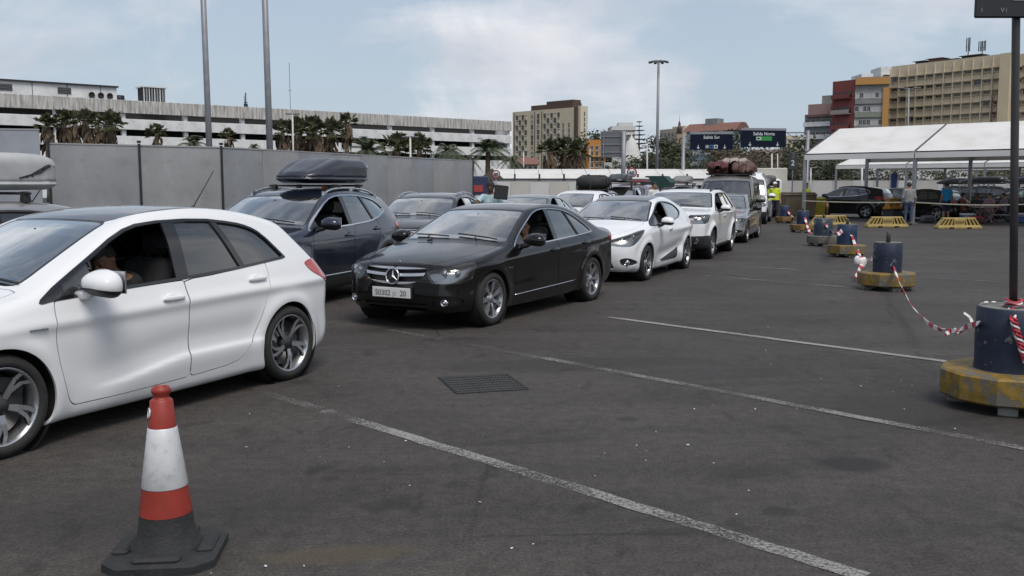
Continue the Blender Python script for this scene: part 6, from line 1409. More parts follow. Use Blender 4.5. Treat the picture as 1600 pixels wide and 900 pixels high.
# van family
def van_spec(**k):
    d = dict(wb=2.95, Ra=.37, Rw=.335, Rr=.215, h=.05, rim='steel', tyre_w=.205, track=.80,
        profile=[(1.95, .24), (2.12, .30), (2.18, .50), (2.16, .75), (2.08, .95), (1.85, 1.08), (1.62, 1.15), (1.30, 1.45), (1.02, 1.72), (.85, 1.86), (.55, 1.935), (0, 1.96), (-1.2, 1.95), (-2.0, 1.92), (-2.28, 1.86), (-2.36, 1.60), (-2.40, 1.0), (-2.40, .5), (-2.34, .30), (-2.2, .24)],
        side=[(.12, .84), (.28, .89), (.45, .91), (.8, .92), (1.05, .905), (1.25, .87), (1.6, .81), (1.85, .74), (2.05, .60)],
        cowl=(1.62, 1.15), taper=(.12, .04), bend=(.24, .18, .05), round_end=.16, flare=.02, gh_taper=.0,
        ws=dict(a=(1.60, 1.19), b=(.96, 1.80), yb=.82, yt=.70, border=.035), rs=dict(a=(-2.385, 1.15), b=(-2.345, 1.70), yb=.68, yt=.64, border=.03, glass=G_DRK),
        dlo=[(1.48, 1.10), (.9, 1.08), (-2.0, 1.10), (-2.1, 1.15), (-2.1, 1.62), (-2.0, 1.70), (.6, 1.70), (.82, 1.65), (1.38, 1.20)],
        pillars=[(1.12, 1.12, .02), (.35, .35, .06), (-.85, -.85, .05)], pane_glass=[G_CLR, G_CLR, G_DRK, G_DRK], open=(), trim=.018, trim_mat=M_BLK,
        doors=[[(1.30, 1.05), (1.30, .6), (1.15, .34), (.36, .34), (.34, .4), (.34, 1.05)], [(.33, 1.05), (.33, .34), (-.80, .34), (-.86, .4), (-.86, 1.05)]],
        hood=[(2.05, -.2), (2.05, .5), (1.9, .66), (1.66, .74), (1.62, -.2)],
        cuts=[('headlight', 'front', chaikin([(.52, .72), (.84, .72), (.86, .90), (.52, .88)], 1), M_BOWL, 0, 'lamp'),
              ('grille', 'front', [(-.1, .72), (.48, .72), (.48, .87), (-.1, .88)], [M_BLK, [(.76, .012), (.80, .012), (.84, .012)], 0, M_CHR], .012, 'grille'),
              ('bumper', 'front', [(-.1, .2), (1.0, .2), (1.0, .52), (-.1, .54)], M_BLK, .01, 'patch'),
              ('tail_lamp', 'rear', [(.70, .70), (.84, .70), (.84, 1.05), (.70, 1.05)], M_RED, .004, 'pair')],
        handles=[(.5, .98)], mirror=(1.20, 1.12), mirror_s=1.25, plate=(.45, None), seat_dz=.35, seat_x=.45, interior=True)
    d.update(k); return d
P_VANG = paint('grey beige paint', (0.16, 0.16, 0.155), metal=.3, rough=.4)
car_van, F_van, loc_v, th_v = add_car(van_spec(paint=P_VANG), 1176, 372, 1290, 'grey people carrier with bundles of luggage on its roof', 'van', 'van')
car_van2, F_van2, *_ = add_car(van_spec(paint=P_WHITE, profile=[(x, z * (1 + .12 * (z > 1.2))) for x, z in van_spec()['profile']]), 1197, 350, 1290, 'white van behind the people carrier loaded with bundles', 'van', 'van')

# roof luggage of the people carrier
def bundle(c, d, m, seed, label):
    r_ = np.random.default_rng(seed); ph = r_.uniform(0, 6, 9)
    def fld(V):
        q = (V - np.array(c)) / np.array(d); n = (np.abs(q) ** 2.6).sum(1) ** (1 / 2.6) - 1
        w = V * 9.0
        return n * min(d) + .035 * np.sin(w[:, 0] + ph[0]) * np.sin(w[:, 1] * 1.2 + ph[1]) + .02 * np.sin(w[:, 2] * 1.7 + w[:, 0] * .8 + ph[2]) + .03 * np.exp(-(((V[:, 1] - c[1]) / d[1]) % .66 - .33) ** 2 / .002)
    e = np.array(d) + .08; M = surface_net(fld, np.array(c) - e, np.array(c) + e, .05)
    o = put('luggage_bundle', M, m); o.location = loc_v; o.rotation_euler = (0, 0, th_v)
    return tag(o, label, 'luggage', 'luggage bundles on the people carrier roof')
z0 = 1.96
def cloth(n_, c1, c2, sc=9.0): return mat(n_, c2, .9, dark=c1, scale=sc, bump=.4, bscale=20)
bundle((-.2, .40, z0 + .22), (.75, .36, .23), cloth('maroon blanket', (.05, .022, .02), (.17, .105, .085)), 1, 'maroon patterned bundle on the driver side of the roof stack')
bundle((-.2, -.38, z0 + .21), (.72, .36, .22), cloth('dark red blanket', (.055, .016, .016), (.12, .045, .04)), 2, 'dark red bundle on the far side of the roof stack')
bundle((-.9, .02, z0 + .28), (.55, .55, .27), cloth('green floral blanket', (.06, .10, .07), (.30, .22, .18)), 3, 'green and beige bundle behind the red ones on the roof')
bundle((-.5, .10, z0 + .42), (.55, .42, .11), cloth('pale sack', (.20, .16, .14), (.42, .36, .33)), 4, 'pale sack lying on top of the roof stack')
b = MB()
for x in (.6, -.2, -1.0, -1.6): b.rbox((x, 0, z0 + .01), (.04, 1.4, .03), .008)
for sy in (1, -1): b.bar((.75, sy * .68, z0 + .05), (-1.75, sy * .68, z0 + .05), .016)
o = b.build('roof_rack', M_BLK); o.location = loc_v; o.rotation_euler = (0, 0, th_v); tag(o, 'black roof rack under the luggage bundles', 'roof rack')

# small cars further back in the middle lanes
P_BLK2 = paint('black paint', (0.012, 0.012, 0.013), dust=.5); P_MAUVE = paint('mauve grey paint', (.22, .20, .25), metal=.5); P_BLUE2 = paint('mid blue paint', (.03, .09, .28)); P_REDC = paint('red car paint', (.45, .02, .025)); P_YEL = paint('yellow car paint', (.62, .62, .06))
LOW = dict(h=.06, interior=False)
c1_, F1_, l1, t1 = add_car(hatch_spec(paint=P_DGREY, **LOW), 950, 372, 1300, 'dark hatchback under a long black roof bag', 'hatchback_car')
c2_, F2_, l2, t2 = add_car(suv_spec(paint=P_BLK2, **LOW), 990, 362, 1300, 'black off-roader under a low black roof box', 'crossover_car')
c3_, F3_, l3, t3 = add_car(van_spec(paint=P_MAUVE, h=.06, interior=False, profile=[(x, z * .86) for x, z in van_spec()['profile']], dlo=[(x, z * .86) for x, z in van_spec()['dlo']], side=[(z * .86, w) for z, w in van_spec()['side']], ws=dict(a=(1.60, 1.03), b=(.96, 1.54), yb=.80, yt=.68, border=.035), cowl=(1.62, 1.0), rs=dict(a=(-2.385, 1.0), b=(-2.345, 1.45), yb=.68, yt=.64, border=.03, glass=G_DRK)), 1010, 354, 1290, 'mauve people carrier with a flat roof load behind the small white hatchback', 'van', 'van')
c4_, F4_, l4, t4 = add_car(hatch_spec(paint=P_SILV, **LOW), 1048, 349, 1290, 'silver car under a dark green tarpaulin load', 'hatchback_car')
c5_, F5_, l5, t5 = add_car(suv_spec(paint=P_SILV, **LOW), 1088, 346, 1290, 'pale crossover under a grey roof box', 'crossover_car')
def on_roof(name, build, F, l, t, mats, label, cat, group=None):
    b = MB(); build(b, F); o = b.build(name, mats); o.location = l; o.rotation_euler = (0, 0, t); return tag(o, label, cat, group)
M_BAG = mat('black bag fabric', (.022, .022, .023), .75, bump=.5, bscale=14)
def f_(b, F):
    z = on_top(F, -.3, 0); b.ellipsoid((-.35, 0, z + .24), (.75, .50, .22), 20, 14, 0, 3.2); b.rbox((-.1, 0, z + .03), (.04, 1.1, .04), .01, mi=1); b.rbox((-.7, 0, z + .03), (.04, 1.1, .04), .01, mi=1)
    for x in (-.65, -.35, -.05): b.tube([(x, -.515, z + .05), (x, -.5, z + .36), (x, -.3, z + .468), (x, .3, z + .468), (x, .5, z + .36), (x, .515, z + .05)], .018, 6, 1)
on_roof('roof_bag', f_, F1_, l1, t1, [M_BAG, M_BLK], 'long black soft bag strapped on the dark hatchback roof', 'roof bag')
roof_box((l2, t2), F2_, 'roof_box', 1.5, .75, .32, .15, -.3, M_BOXB, 'black roof box on the black off-roader')
def f_(b, F):
    z = on_top(F, -.3, 0); b.rbox((-.4, 0, z + .10), (1.6, 1.1, .09), .03); b.rbox((-.4, 0, z + .21), (1.5, 1.0, .12), .05, mi=1)
on_roof('roof_load', f_, F3_, l3, t3, [mat('red trim', (.20, .04, .05), .6), mat('white mattress', (.6, .62, .62), .8)], 'white flat mattress load with red edge on the mauve people carrier', 'luggage')
def f_(b, F):
    z = on_top(F, -.3, 0); b.prism([(-.62, 0), (.62, 0), (.66, .22), (.40, .50), (-.40, .50), (-.66, .22)], -.75, .75, TR(-.35, 0, z + .06) @ Matrix(((0, 0, 1, 0), (1, 0, 0, 0), (0, 1, 0, 0), (0, 0, 0, 1))))
on_roof('tarpaulin_load', f_, F4_, l4, t4, [mat('dark green tarpaulin', (.008, .045, .038), .6, bump=.5, bscale=8)], 'dark green tarpaulin load on the silver car', 'luggage')
roof_box((l5, t5), F5_, 'roof_box', 1.7, .8, .34, .15, -.3, mat('grey roof box shell', (.20, .20, .19), .5), 'grey roof box on the pale crossover')
c6_, F6_, l6, t6 = add_car(suv_spec(paint=P_DGREY, **LOW), 1218, 339, 1260, 'dark pickup-like car piled with bags behind the yellow vest attendant', 'crossover_car')
def f_(b, F):
    z = on_top(F, -.3, 0); r_ = random.Random(4)
    for k in range(7): b.ellipsoid((-.9 + .22 * k, r_.uniform(-.3, .3), z + .18 + r_.uniform(-.02, .25)), (.3, .36, .2), 12, 8, k % 2, 2.6)
on_roof('roof_bag', f_, F6_, l6, t6, [M_BAG, mat('grey bag', (.12, .12, .12), .8)], 'pile of dark and grey bags on the dark car behind the attendant', 'roof bag')

# silver car at the left edge with a pale roof box
wag = hatch_spec(paint=P_SILV, h=.045, open=(), trim_mat=M_BLK)
thl = math.atan2(-1.0, -(1560 - 800) / FPX)
Zc = 9.6; locl = (XatY(-105, Zc, 1.2), Zc, 0)
car_lw, F_lw, _ = make_car(wag, locl, thl, 'silver car at the left edge half hidden by the white hatchback', name='hatchback_car')
roof_box((locl, thl), F_lw, 'roof_box', 1.95, .80, .40, .11, -.30, M_BOXG, 'light grey roof box with black lettering at the left edge', badge=None)

b = MB(); bx = [o for o in bpy.data.objects if o.name.startswith('roof_box') and o.get('label', '').startswith('light grey')][0]; zt = on_top(F_lw, -.30, 0) + .11
for k in range(4): b.tube([(-.78 - .07 * k, .405, zt + .135 + .035 * k), (-.84 - .07 * k, .408, zt + .165 + .035 * k), (-.86 - .07 * k, .404, zt + .14 + .035 * k)], .008, 5)
b.tube([(-.70, .404, zt + .125), (-.95, .406, zt + .19), (-1.10, .395, zt + .27)], [.008, .012, .005], 5)
o = b.build('box_logo', M_INK, bx)
# ---------------------------------------------------------------- people: one continuous body, clothes and hair over it
def cone_sd(V, a, b, ra, rb):
    a = np.array(a, float); b = np.array(b, float); ba = b - a; L = (ba * ba).sum(); t = np.clip(((V - a) @ ba) / L, 0, 1)
    return np.linalg.norm(V - a - t[:, None] * ba, axis=1) - (ra + (rb - ra) * t)
def ell_sd(V, c, d):
    q = (V - np.array(c)) / np.array(d); k = np.linalg.norm(q, axis=1); return (k - 1) * min(d)
SKINS = [mat('brown skin', (.20, .105, .065), .55, var=.12, scale=20), mat('tan skin', (.36, .21, .14), .55, var=.1, scale=20), mat('dark skin', (.10, .052, .035), .5, var=.12, scale=20)]
HAIR = mat('dark hair', (.010, .008, .007), .55, bump=.6, bscale=120)
def person(name_loc, rz, J, label, skin, top, bottom, shoes=None, long_sleeve=False, legs='long', hair='short', extra=None, tall=1.0, group=None, h=.021):
    """J: joints in metres: pelvis, chest, neck, head, and per side sh, el, wr, hip, kn, an, toe"""
    A = lambda k: np.array(J[k], float)
    hd = A('head'); face = np.array(J.get('face', (1, 0, 0)), float); face /= np.linalg.norm(face); upv = hd - A('neck'); upv = upv / np.linalg.norm(upv)
    sidev = np.cross(upv, face); sidev /= np.linalg.norm(sidev); fw = np.cross(sidev, upv)
    loc3 = lambda u, s, f: hd + upv * u + sidev * s + fw * f
    def head_sd(V):
        q = np.stack([(V - hd) @ fw, (V - hd) @ sidev, (V - hd) @ upv], 1)
        d = ell_sd(q, (-.005, 0, .025), (.098, .076, .105)); d = smin(d, ell_sd(q, (.025, 0, -.055), (.062, .056, .062)), .04)
        d = smin(d, cone_sd(q, (.093, 0, .012), (.113, 0, -.024), .011, .017), .02)          # nose
        d = smin(d, ell_sd(q, (.082, 0, -.064), (.016, .028, .010)), .012)                    # lips
        for s in (1, -1):
            d = smin(d, ell_sd(q, (-.008, s * .078, -.005), (.024, .010, .032)), .012)        # ear
            d = smax(d, -ell_sd(q, (.100, s * .032, .018), (.018, .019, .012)), .015)          # eye socket
            d = smin(d, ell_sd(q, (.080, s * .032, .016), (.012, .013, .011)), .004)
        return d
    def torso(V):
        pe, ch, ne = A('pelvis'), A('chest'), A('neck'); fx = np.array(J.get('fwd', (1, 0, 0)), float); up = ch - pe; up /= np.linalg.norm(up); sd = np.cross(up, fx); sd /= np.linalg.norm(sd); fx = np.cross(sd, up)
        def blob(c, du, ds, df): q = np.stack([(V - c) @ fx, (V - c) @ sd, (V - c) @ up], 1); return ell_sd(q, (0, 0, 0), (df, ds, du))
        d = blob(pe, .14, .165, .115); d = smin(d, blob(pe * .55 + ch * .45, .19, .150, .105), .10); d = smin(d, blob(ch, .19, .175, .115), .10)
        d = smin(d, cone_sd(V, A('shL') * .85 + A('shR') * .15, A('shR') * .85 + A('shL') * .15, .062, .062), .08)
        return smin(d, cone_sd(V, ch * .4 + ne * .6 - up * .0, hd - upv * .06, .058, .052), .05)
    def arm(V, s): return smin(cone_sd(V, J['sh' + s], J['el' + s], .054, .042), cone_sd(V, J['el' + s], J['wr' + s], .041, .028), .03)
    def leg(V, s): return smin(cone_sd(V, J['hip' + s], J['kn' + s], .088, .056), cone_sd(V, J['kn' + s], J['an' + s], .056, .038), .04)
    def foot(V, s): return smin(cone_sd(V, np.array(J['an' + s]) - (0, 0, .035), J['toe' + s], .042, .032), cone_sd(V, J['an' + s], np.array(J['an' + s]) - (0, 0, .04), .038, .042), .03)
    def palm(V, s):
        el, wr = A('el' + s), A('wr' + s); u = (wr - el) / np.linalg.norm(wr - el); return cone_sd(V, wr, wr + u * .075, .027, .034)
    def F(V):
        d = torso(V)
        for s in 'LR': d = smin(d, arm(V, s), .045); d = smin(d, palm(V, s), .03)
        if 'hipL' in J:
            for s in 'LR': d = smin(d, leg(V, s), .07); d = smin(d, foot(V, s), .03)
        return smin(d, head_sd(V), .03)
    pts = np.array([v for k, v in J.items() if k not in ('face', 'fwd')], float); lo, hi = pts.min(0) - .22, pts.max(0) + .22
    M = surface_net(F, lo, hi, h)
    # fingers: four and a thumb per hand
    fing = []
    for s in 'LR':
        el, wr = A('el' + s), A('wr' + s); u = (wr - el) / np.linalg.norm(wr - el); w = np.cross(u, np.array((0.31, .2, .93))); w /= np.linalg.norm(w); n_ = np.cross(u, w); b = MB()
        for k, L in enumerate((.062, .072, .068, .052)):
            p0 = wr + u * .085 + w * (k - 1.5) * .019; p1 = p0 + u * L * .5 + n_ * .006; p2 = p1 + u * L * .4 + n_ * .022; b.tube([p0, p1, p2], [.0095, .0088, .0065], 6)
        p0 = wr + u * .03 + w * -.028; b.tube([p0, p0 + u * .03 - w * .022, p0 + u * .058 - w * .026 + n_ * .01], [.012, .0105, .008], 6)
        vv = np.array(b.v); tt = [];
        for f in b.f: tt += [(f[0], f[i], f[i + 1]) for i in range(1, len(f) - 1)]
        tt = np.array(tt); nn = np.zeros_like(vv); fn = np.cross(vv[tt[:, 1]] - vv[tt[:, 0]], vv[tt[:, 2]] - vv[tt[:, 0]])
        for i in range(3): np.add.at(nn, tt[:, i], fn)
        nn /= np.maximum(np.linalg.norm(nn, axis=1, keepdims=True), 1e-9); fing.append((vv, nn, tt))
    root = link('person', to_mesh('person', join([M] + fing), SKINS[skin])); root.location = name_loc; root.rotation_euler = (0, 0, rz); root.scale = (tall,) * 3
    tag(root, label, 'person', group)
    V = M[0]; ta = torso(V); arms = np.minimum(arm(V, 'L'), arm(V, 'R')); hs = head_sd(V)
    upz = A('chest') - A('pelvis'); upz /= np.linalg.norm(upz)
    hgt = (V - A('pelvis')) @ upz
    legd = np.minimum(leg(V, 'L'), leg(V, 'R')) if 'hipL' in J else np.full(len(V), 9.)
    def dist_to(V, s):      # distance past the sleeve end, measured along the arm
        a, b = (A('sh' + s), A('el' + s)) if not long_sleeve else (A('el' + s), A('wr' + s)); u = (b - a) / np.linalg.norm(b - a); return (V - a) @ u - np.linalg.norm(b - a) * (.62 if not long_sleeve else .92)
    nk = (V - A('neck')) @ upv + .01
    slv = np.full(len(V), -9.)
    for s in 'LR':
        near = (arm(V, s) < ta) & (arm(V, s) < .03) | (palm(V, s) < .012); q = dist_to(V, s); slv = np.where(near, np.maximum(slv, q), slv)
        if long_sleeve: pass
    pal = np.minimum(palm(V, 'L'), palm(V, 'R'))
    shirt = np.maximum.reduce([nk, slv, -.03 - hgt, .035 - pal if not long_sleeve else np.full(len(V), -9.)])
    if 'hipL' in J: shirt = np.maximum(shirt, np.where((legd < ta) & (hgt < .1) & (legd < .01), .02, shirt))
    a, _ = cut(M, shirt); wob = np.sin(a[0] @ np.array((31., 17., 23.))) * .003
    put('shirt', rim((a[0] + a[1] * (.012 + wob)[:, None], a[1], a[2]), .012), top, root)
    if 'hipL' in J:
        an = np.full(len(V), -9.)
        for s in 'LR':
            k_, n2 = A('kn' + s), A('an' + s); u = (n2 - k_) / np.linalg.norm(n2 - k_); e = (V - k_) @ u - np.linalg.norm(n2 - k_) * (.95 if legs == 'long' else .02); an = np.where(leg(V, s) < .03, np.maximum(an, e), an)
            ft = foot(V, s); an = np.where((ft < .006) & ((V - n2) @ u > -.01), np.maximum(an, .02), an)
        tr = np.maximum.reduce([hgt - .02, an, np.where((arms < .012) & (ta > .02) & (legd > .012), .05, -9.), np.where((pal < .03) & (legd > .012), .05, -9.)])
        a, _ = cut(M, tr); wob = np.sin(a[0] @ np.array((23., 29., 19.))) * .003; put('trousers', rim((a[0] + a[1] * (.010 + wob)[:, None], a[1], a[2]), .012), bottom, root)
        for s in 'LR':
            a, _ = cut(M, np.maximum(foot(V, s) - .004, V[:, 2] - J['an' + s][2] - .01)); put('shoe', rim(off(a, .008), .01), shoes or M_BLK, root)
    q = np.stack([(V - hd) @ fw, (V - hd) @ sidev, (V - hd) @ upv], 1)
    hl = np.maximum(hs - .012, np.maximum(.045 + .55 * q[:, 0] - q[:, 2] - .03, -9)); hl = np.maximum(hl, np.where(q[:, 0] < .03, -.055 - q[:, 2] if hair == 'short' else -.2 - q[:, 2], .062 - q[:, 2]) * 1.0)
    if hair != 'none':
        a, _ = cut(M, np.where(hs < .02, hl, 1.0)); wob = np.sin(a[0] @ np.array((90., 60., 80.))) * .003; put('hair', rim((a[0] + a[1] * (.016 + wob)[:, None], a[1], a[2]), .016), HAIR, root)
    if extra: extra(root, J, loc3)
    return root
def standing(**k):
    J = dict(pelvis=(0, 0, .96), chest=(.0, 0, 1.27), neck=(.01, 0, 1.47), head=(.03, 0, 1.615), shL=(0, .185, 1.40), shR=(0, -.185, 1.40), elL=(-.02, .245, 1.12), elR=(-.02, -.245, 1.12), wrL=(.06, .25, .88), wrR=(.06, -.25, .88),
             hipL=(0, .09, .90), hipR=(0, -.09, .90), knL=(.02, .105, .50), knR=(.02, -.105, .50), anL=(-.02, .115, .085), anR=(-.02, -.115, .085), toeL=(.15, .14, .032), toeR=(.15, -.14, .032)); J.update(k); return J
def sitting(**k):
    J = dict(pelvis=(0, 0, .50), chest=(-.04, 0, .82), neck=(-.03, 0, 1.01), head=(.0, 0, 1.15), shL=(-.04, .18, .95), shR=(-.04, -.18, .95), elL=(.10, .25, .70), elR=(.10, -.25, .70), wrL=(.33, .16, .66), wrR=(.33, -.16, .66),
             hipL=(.02, .09, .47), hipR=(.02, -.09, .47), knL=(.44, .12, .49), knR=(.44, -.12, .49), anL=(.42, .13, .085), anR=(.42, -.13, .085), toeL=(.58, .15, .032), toeR=(.58, -.15, .032)); J.update(k); return J
def driving(**k):
    J = dict(pelvis=(0, 0, .10), chest=(-.12, 0, .40), neck=(-.13, 0, .60), head=(-.10, 0, .745), shL=(-.11, .18, .53), shR=(-.11, -.18, .53), elL=(.10, .24, .33), elR=(.10, -.22, .33), wrL=(.30, .14, .46), wrR=(.30, -.12, .46),
             hipL=(.02, .09, .08), hipR=(.02, -.09, .08), knL=(.44, .13, .20), knR=(.44, -.13, .20), anL=(.74, .12, .02), anR=(.74, -.12, .02), toeL=(.84, .12, .10), toeR=(.84, -.12, .10)); J.update(k); return J
def fab(n_, c, v=.25): return mat(n_, c, .9, var=v, scale=14, bump=.25, bscale=40)
def in_car(loc, th, x, y, z): p = Matrix.Rotation(th, 4, 'Z') @ Vector((x, y, z)); return (loc[0] + p.x, loc[1] + p.y, loc[2] + p.z)
lc = car_c4.location; tcr = car_c4.rotation_euler.z
person(in_car(lc, tcr, .02, .36, .40), tcr, driving(chest=(-.04, 0, .40), neck=(.02, 0, .59), head=(.10, 0, .70), face=(1, .25, -.35), shL=(-.0, .18, .53), shR=(.0, -.18, .53)), 'driver with dark hair leaning forward in the white foreground hatchback', 0, fab('black top', (.012, .012, .013)), fab('dark jeans', (.03, .04, .07)), h=.017)
lw, tw = car_w204.location, car_w204.rotation_euler.z
person(in_car(lw, tw, -.16, .36, .34), tw, driving(face=(1, .35, -.05)), 'driver with long dark hair sitting in the black saloon', 1, fab('dark blouse', (.03, .02, .025)), fab('black trousers', (.015, .015, .016)), hair='long', h=.018)
lk, tk = car_clio.location, car_clio.rotation_euler.z
person(in_car(lk, tk, -.05, .34, .36), tk, driving(elL=(.06, .36, .52), wrL=(.26, .30, .50)), 'driver of the small white hatchback with bare forearm at the open window', 1, fab('pink top', (.35, .17, .17)), fab('black trousers', (.015, .015, .016)), h=.021)
def put_person(px, Z, rz, J, label, skin, top, bottom, dz=0.0, **k):
    return person((XatY(px, Z, 1.0), Z, dz), rz, J, label, skin, top, bottom, **k)
put_person(767, 20.6, R(-100), standing(elR=(.22, -.30, 1.24), wrR=(.42, -.42, 1.34), elL=(.10, .30, 1.16), wrL=(.30, .34, 1.22)), 'person in a light blue shirt standing behind the black saloon roof', 2, fab('light blue shirt', (.42, .58, .62)), fab('dark trousers', (.03, .03, .035)), tall=.985)
o = MB(); o.rbox((0, 0, 0), (.30, .035, .30), .03); oo = o.build('tablet_case', M_BLK); oo.location = (XatY(783, 20.3, 1.5), 20.3, 1.485); oo.rotation_euler = (0, .12, R(8)); tag(oo, 'black flat case held up by the person in light blue', 'case')
put_person(1021, 35, R(-60), standing(), 'person in a white shirt among the loaded cars under the green tarpaulin', 1, fab('white shirt', (.7, .72, .74)), fab('dark trousers', (.03, .03, .035)), h=.024, long_sleeve=True)
def cap_(root, J, loc3):
    b = MB(); c = np.array(J['head']); b.ellipsoid((c[0] - .0, c[1], c[2] + .06), (.115, .095, .085), 14, 8); b.rbox((c[0] + .13, c[1], c[2] + .055), (.12, .15, .014), .005); b.build('cap', fab('white cap', (.75, .75, .75)), root)
    v = MB()
    for z in (1.08, 1.20): v.lathe([(.19, z - .025), (.192, z + .025)], 20, Matrix.Diagonal((.72, 1.0, 1, 1)), 0, caps=False)
    v.build('reflective_band', mat('reflective band', (.65, .66, .62), .3), root)
VEST = mat('yellow vest', (.55, .70, .03), .7, var=.15, emis=None)
put_person(1210, 44, R(-95), standing(), 'attendant in yellow vest and white cap walking beside the queue', 1, VEST, fab('navy trousers', (.02, .025, .05)), extra=cap_, h=.024, tall=1.02)
put_person(1259, 47, R(-60), standing(), 'attendant in yellow vest with dark hair left of the red cars', 1, VEST, fab('navy trousers', (.02, .025, .05)), h=.026)
put_person(1420, 39.2, R(80), standing(), 'person in a grey sweater and jeans standing at the tent post', 1, fab('grey sweater', (.24, .24, .245)), fab('blue jeans', (.05, .075, .14)), long_sleeve=True, h=.022, tall=1.0)
put_person(1479, 42, R(100), standing(), 'person in a bright blue shirt and shorts seen from behind', 1, fab('bright blue shirt', (.02, .26, .52)), fab('navy shorts', (.02, .03, .06)), legs='short', h=.022)
put_person(1504, 43.5, R(10), sitting(), 'seated person in an orange top next to the person in blue', 1, fab('dull orange top', (.28, .09, .05)), fab('dark trousers', (.03, .03, .035)), h=.026)
put_person(1528, 42.5, R(-70), sitting(), 'seated person in a dark top left of the folding table', 0, fab('dark top', (.03, .028, .03)), fab('brown trousers', (.09, .06, .05)), h=.026, hair='long')
put_person(1546, 41.5, R(-150), sitting(), 'seated person in a pink patterned top by the folding table', 1, mat('pink patterned fabric', (.35, .22, .24), .9, dark=(.16, .09, .12), scale=18), fab('grey trousers', (.13, .12, .13)), h=.026, hair='long')
put_person(1568, 43.0, R(170), sitting(), 'seated person in a mauve top right of the folding table', 1, fab('mauve top', (.22, .17, .24)), fab('dark trousers', (.03, .03, .035)), h=.026)
# ---------------------------------------------------------------- traffic cone
M_CR = mat('faded red cone plastic', (.29, .031, .019), .5, var=.2, scale=9, dirt=.14); M_CW = mat('reflective sleeve', (.66, .67, .68), .38, metal=.15, var=.22, scale=8, dirt=.25); M_CB = mat('grey rubber cone base', (.022, .023, .024), .75, var=.3, scale=8, bump=.25, dirt=.2)
c0 = G(262, 868); cone = empty('traffic_cone', c0, R(6), 'red and white traffic cone on a grey rubber base in the foreground', 'traffic cone')
rad = lambda z: .130 - (.130 - .043) * (z - .06) / .64
b = MB(); b.lathe([(.165, .035), (.150, .07), (rad(.10), .11), (rad(.205), .205)], 40, caps=False); b.build('lower_body', M_CB, cone)
b = MB(); b.lathe([(rad(.205) + .002, .203), (rad(.335) + .002, .335)], 40, caps=False); b.build('lower_red_band', M_CR, cone)
b = MB(); b.lathe([(rad(.325) + .004, .325), (rad(.327) + .005, .327), (rad(.585) + .004, .585), (rad(.587) + .002, .588)], 40, caps=False); b.build('white_sleeve', M_CW, cone)
b = MB(); b.lathe([(rad(.58), .58), (.048, .705), (.040, .712), (.033, .716), (.033, .728), (.041, .742), (.041, .752), (.036, .765), (.028, .765), (.025, .70)], 40, caps=False); b.build('red_top', M_CR, cone)
b = MB(); M_ = Matrix.Rotation(R(202), 4, 'Z') @ TR(rad(.65) + .003, 0, .652) @ rotm('Y', R(82)); b.tube([M_ @ Vector((.021 * math.cos(a), .021 * math.sin(a), 0)) for a in np.linspace(0, 2 * math.pi, 21)[:-1]], .0045, 6, closed=True); b.ellipsoid((0, 0, 0), (.006, .012, .002), 8, 5, M=M_); b.build('round_mark', M_CW, cone)
b = MB(); s = .235; k = .078; oct_ = lambda s, k: [(-s + k, -s), (s - k, -s), (s, -s + k), (s, s - k), (s - k, s), (-s + k, s), (-s, s - k), (-s, -s + k)]
for (z0, z1, s0, s1) in ((0, .035, s, s), (.035, .05, s, s - .03)):
    p0, p1 = oct_(s0, k), oct_(s1, k); b.add([(x, y, z0) for x, y in p0] + [(x, y, z1) for x, y in p1], [(i, (i + 1) % 8, 8 + (i + 1) % 8, 8 + i) for i in range(8)] + ([tuple(range(8, 16))] if z1 > .04 else [tuple(range(7, -1, -1))]))
for q in range(4): b.rbox((0, 0, 0), (.20, .07, .03), .012, M=rotm('Z', q * math.pi / 2) @ TR(0, -.178, .055))
cone_base = b.build('base', M_CB, cone)

# ---------------------------------------------------------------- blue barrels on yellow bases, tape between them
def chipped(name, c, under, amt=.55, sc=5.0):
    m, t = newmat(name); L = t.links.new; b = nd(t, 'ShaderNodeBsdfPrincipled'); o = nd(t, 'ShaderNodeOutputMaterial'); L(b.outputs[0], o.inputs[0]); b.inputs['Roughness'].default_value = .62
    tcn = nd(t, 'ShaderNodeTexCoord'); n = nd(t, 'ShaderNodeTexNoise'); n.inputs['Scale'].default_value = sc; n.inputs['Detail'].default_value = 9; n.inputs['Roughness'].default_value = .72; L(tcn.outputs['Object'], n.inputs['Vector'])
    r = nd(t, 'ShaderNodeValToRGB'); r.color_ramp.interpolation = 'LINEAR'; r.color_ramp.elements[0].position = amt; r.color_ramp.elements[1].position = amt + .025; L(n.outputs['Fac'], r.inputs[0])
    n2 = nd(t, 'ShaderNodeTexNoise'); n2.inputs['Scale'].default_value = sc * 2.2; n2.inputs['Detail'].default_value = 7; L(tcn.outputs['Object'], n2.inputs['Vector']); r2 = nd(t, 'ShaderNodeValToRGB'); r2.color_ramp.elements[0].position = .35; r2.color_ramp.elements[1].position = .7; r2.color_ramp.elements[0].color = c4(tuple(x * .55 for x in c)); r2.color_ramp.elements[1].color = c4(c); L(n2.outputs['Fac'], r2.inputs[0])
    mx_ = nd(t, 'ShaderNodeMix', data_type='RGBA'); L(r.outputs[0], mx_.inputs[0]); L(r2.outputs[0], mx_.inputs[6]); mx_.inputs[7].default_value = c4(under); L(mx_.outputs[2], b.inputs['Base Color'])
    bp = nd(t, 'ShaderNodeBump'); bp.inputs['Strength'].default_value = .5; bp.inputs['Distance'].default_value = .006; bp.invert = True; L(r.outputs[0], bp.inputs['Height']); L(bp.outputs[0], b.inputs['Normal']); return m
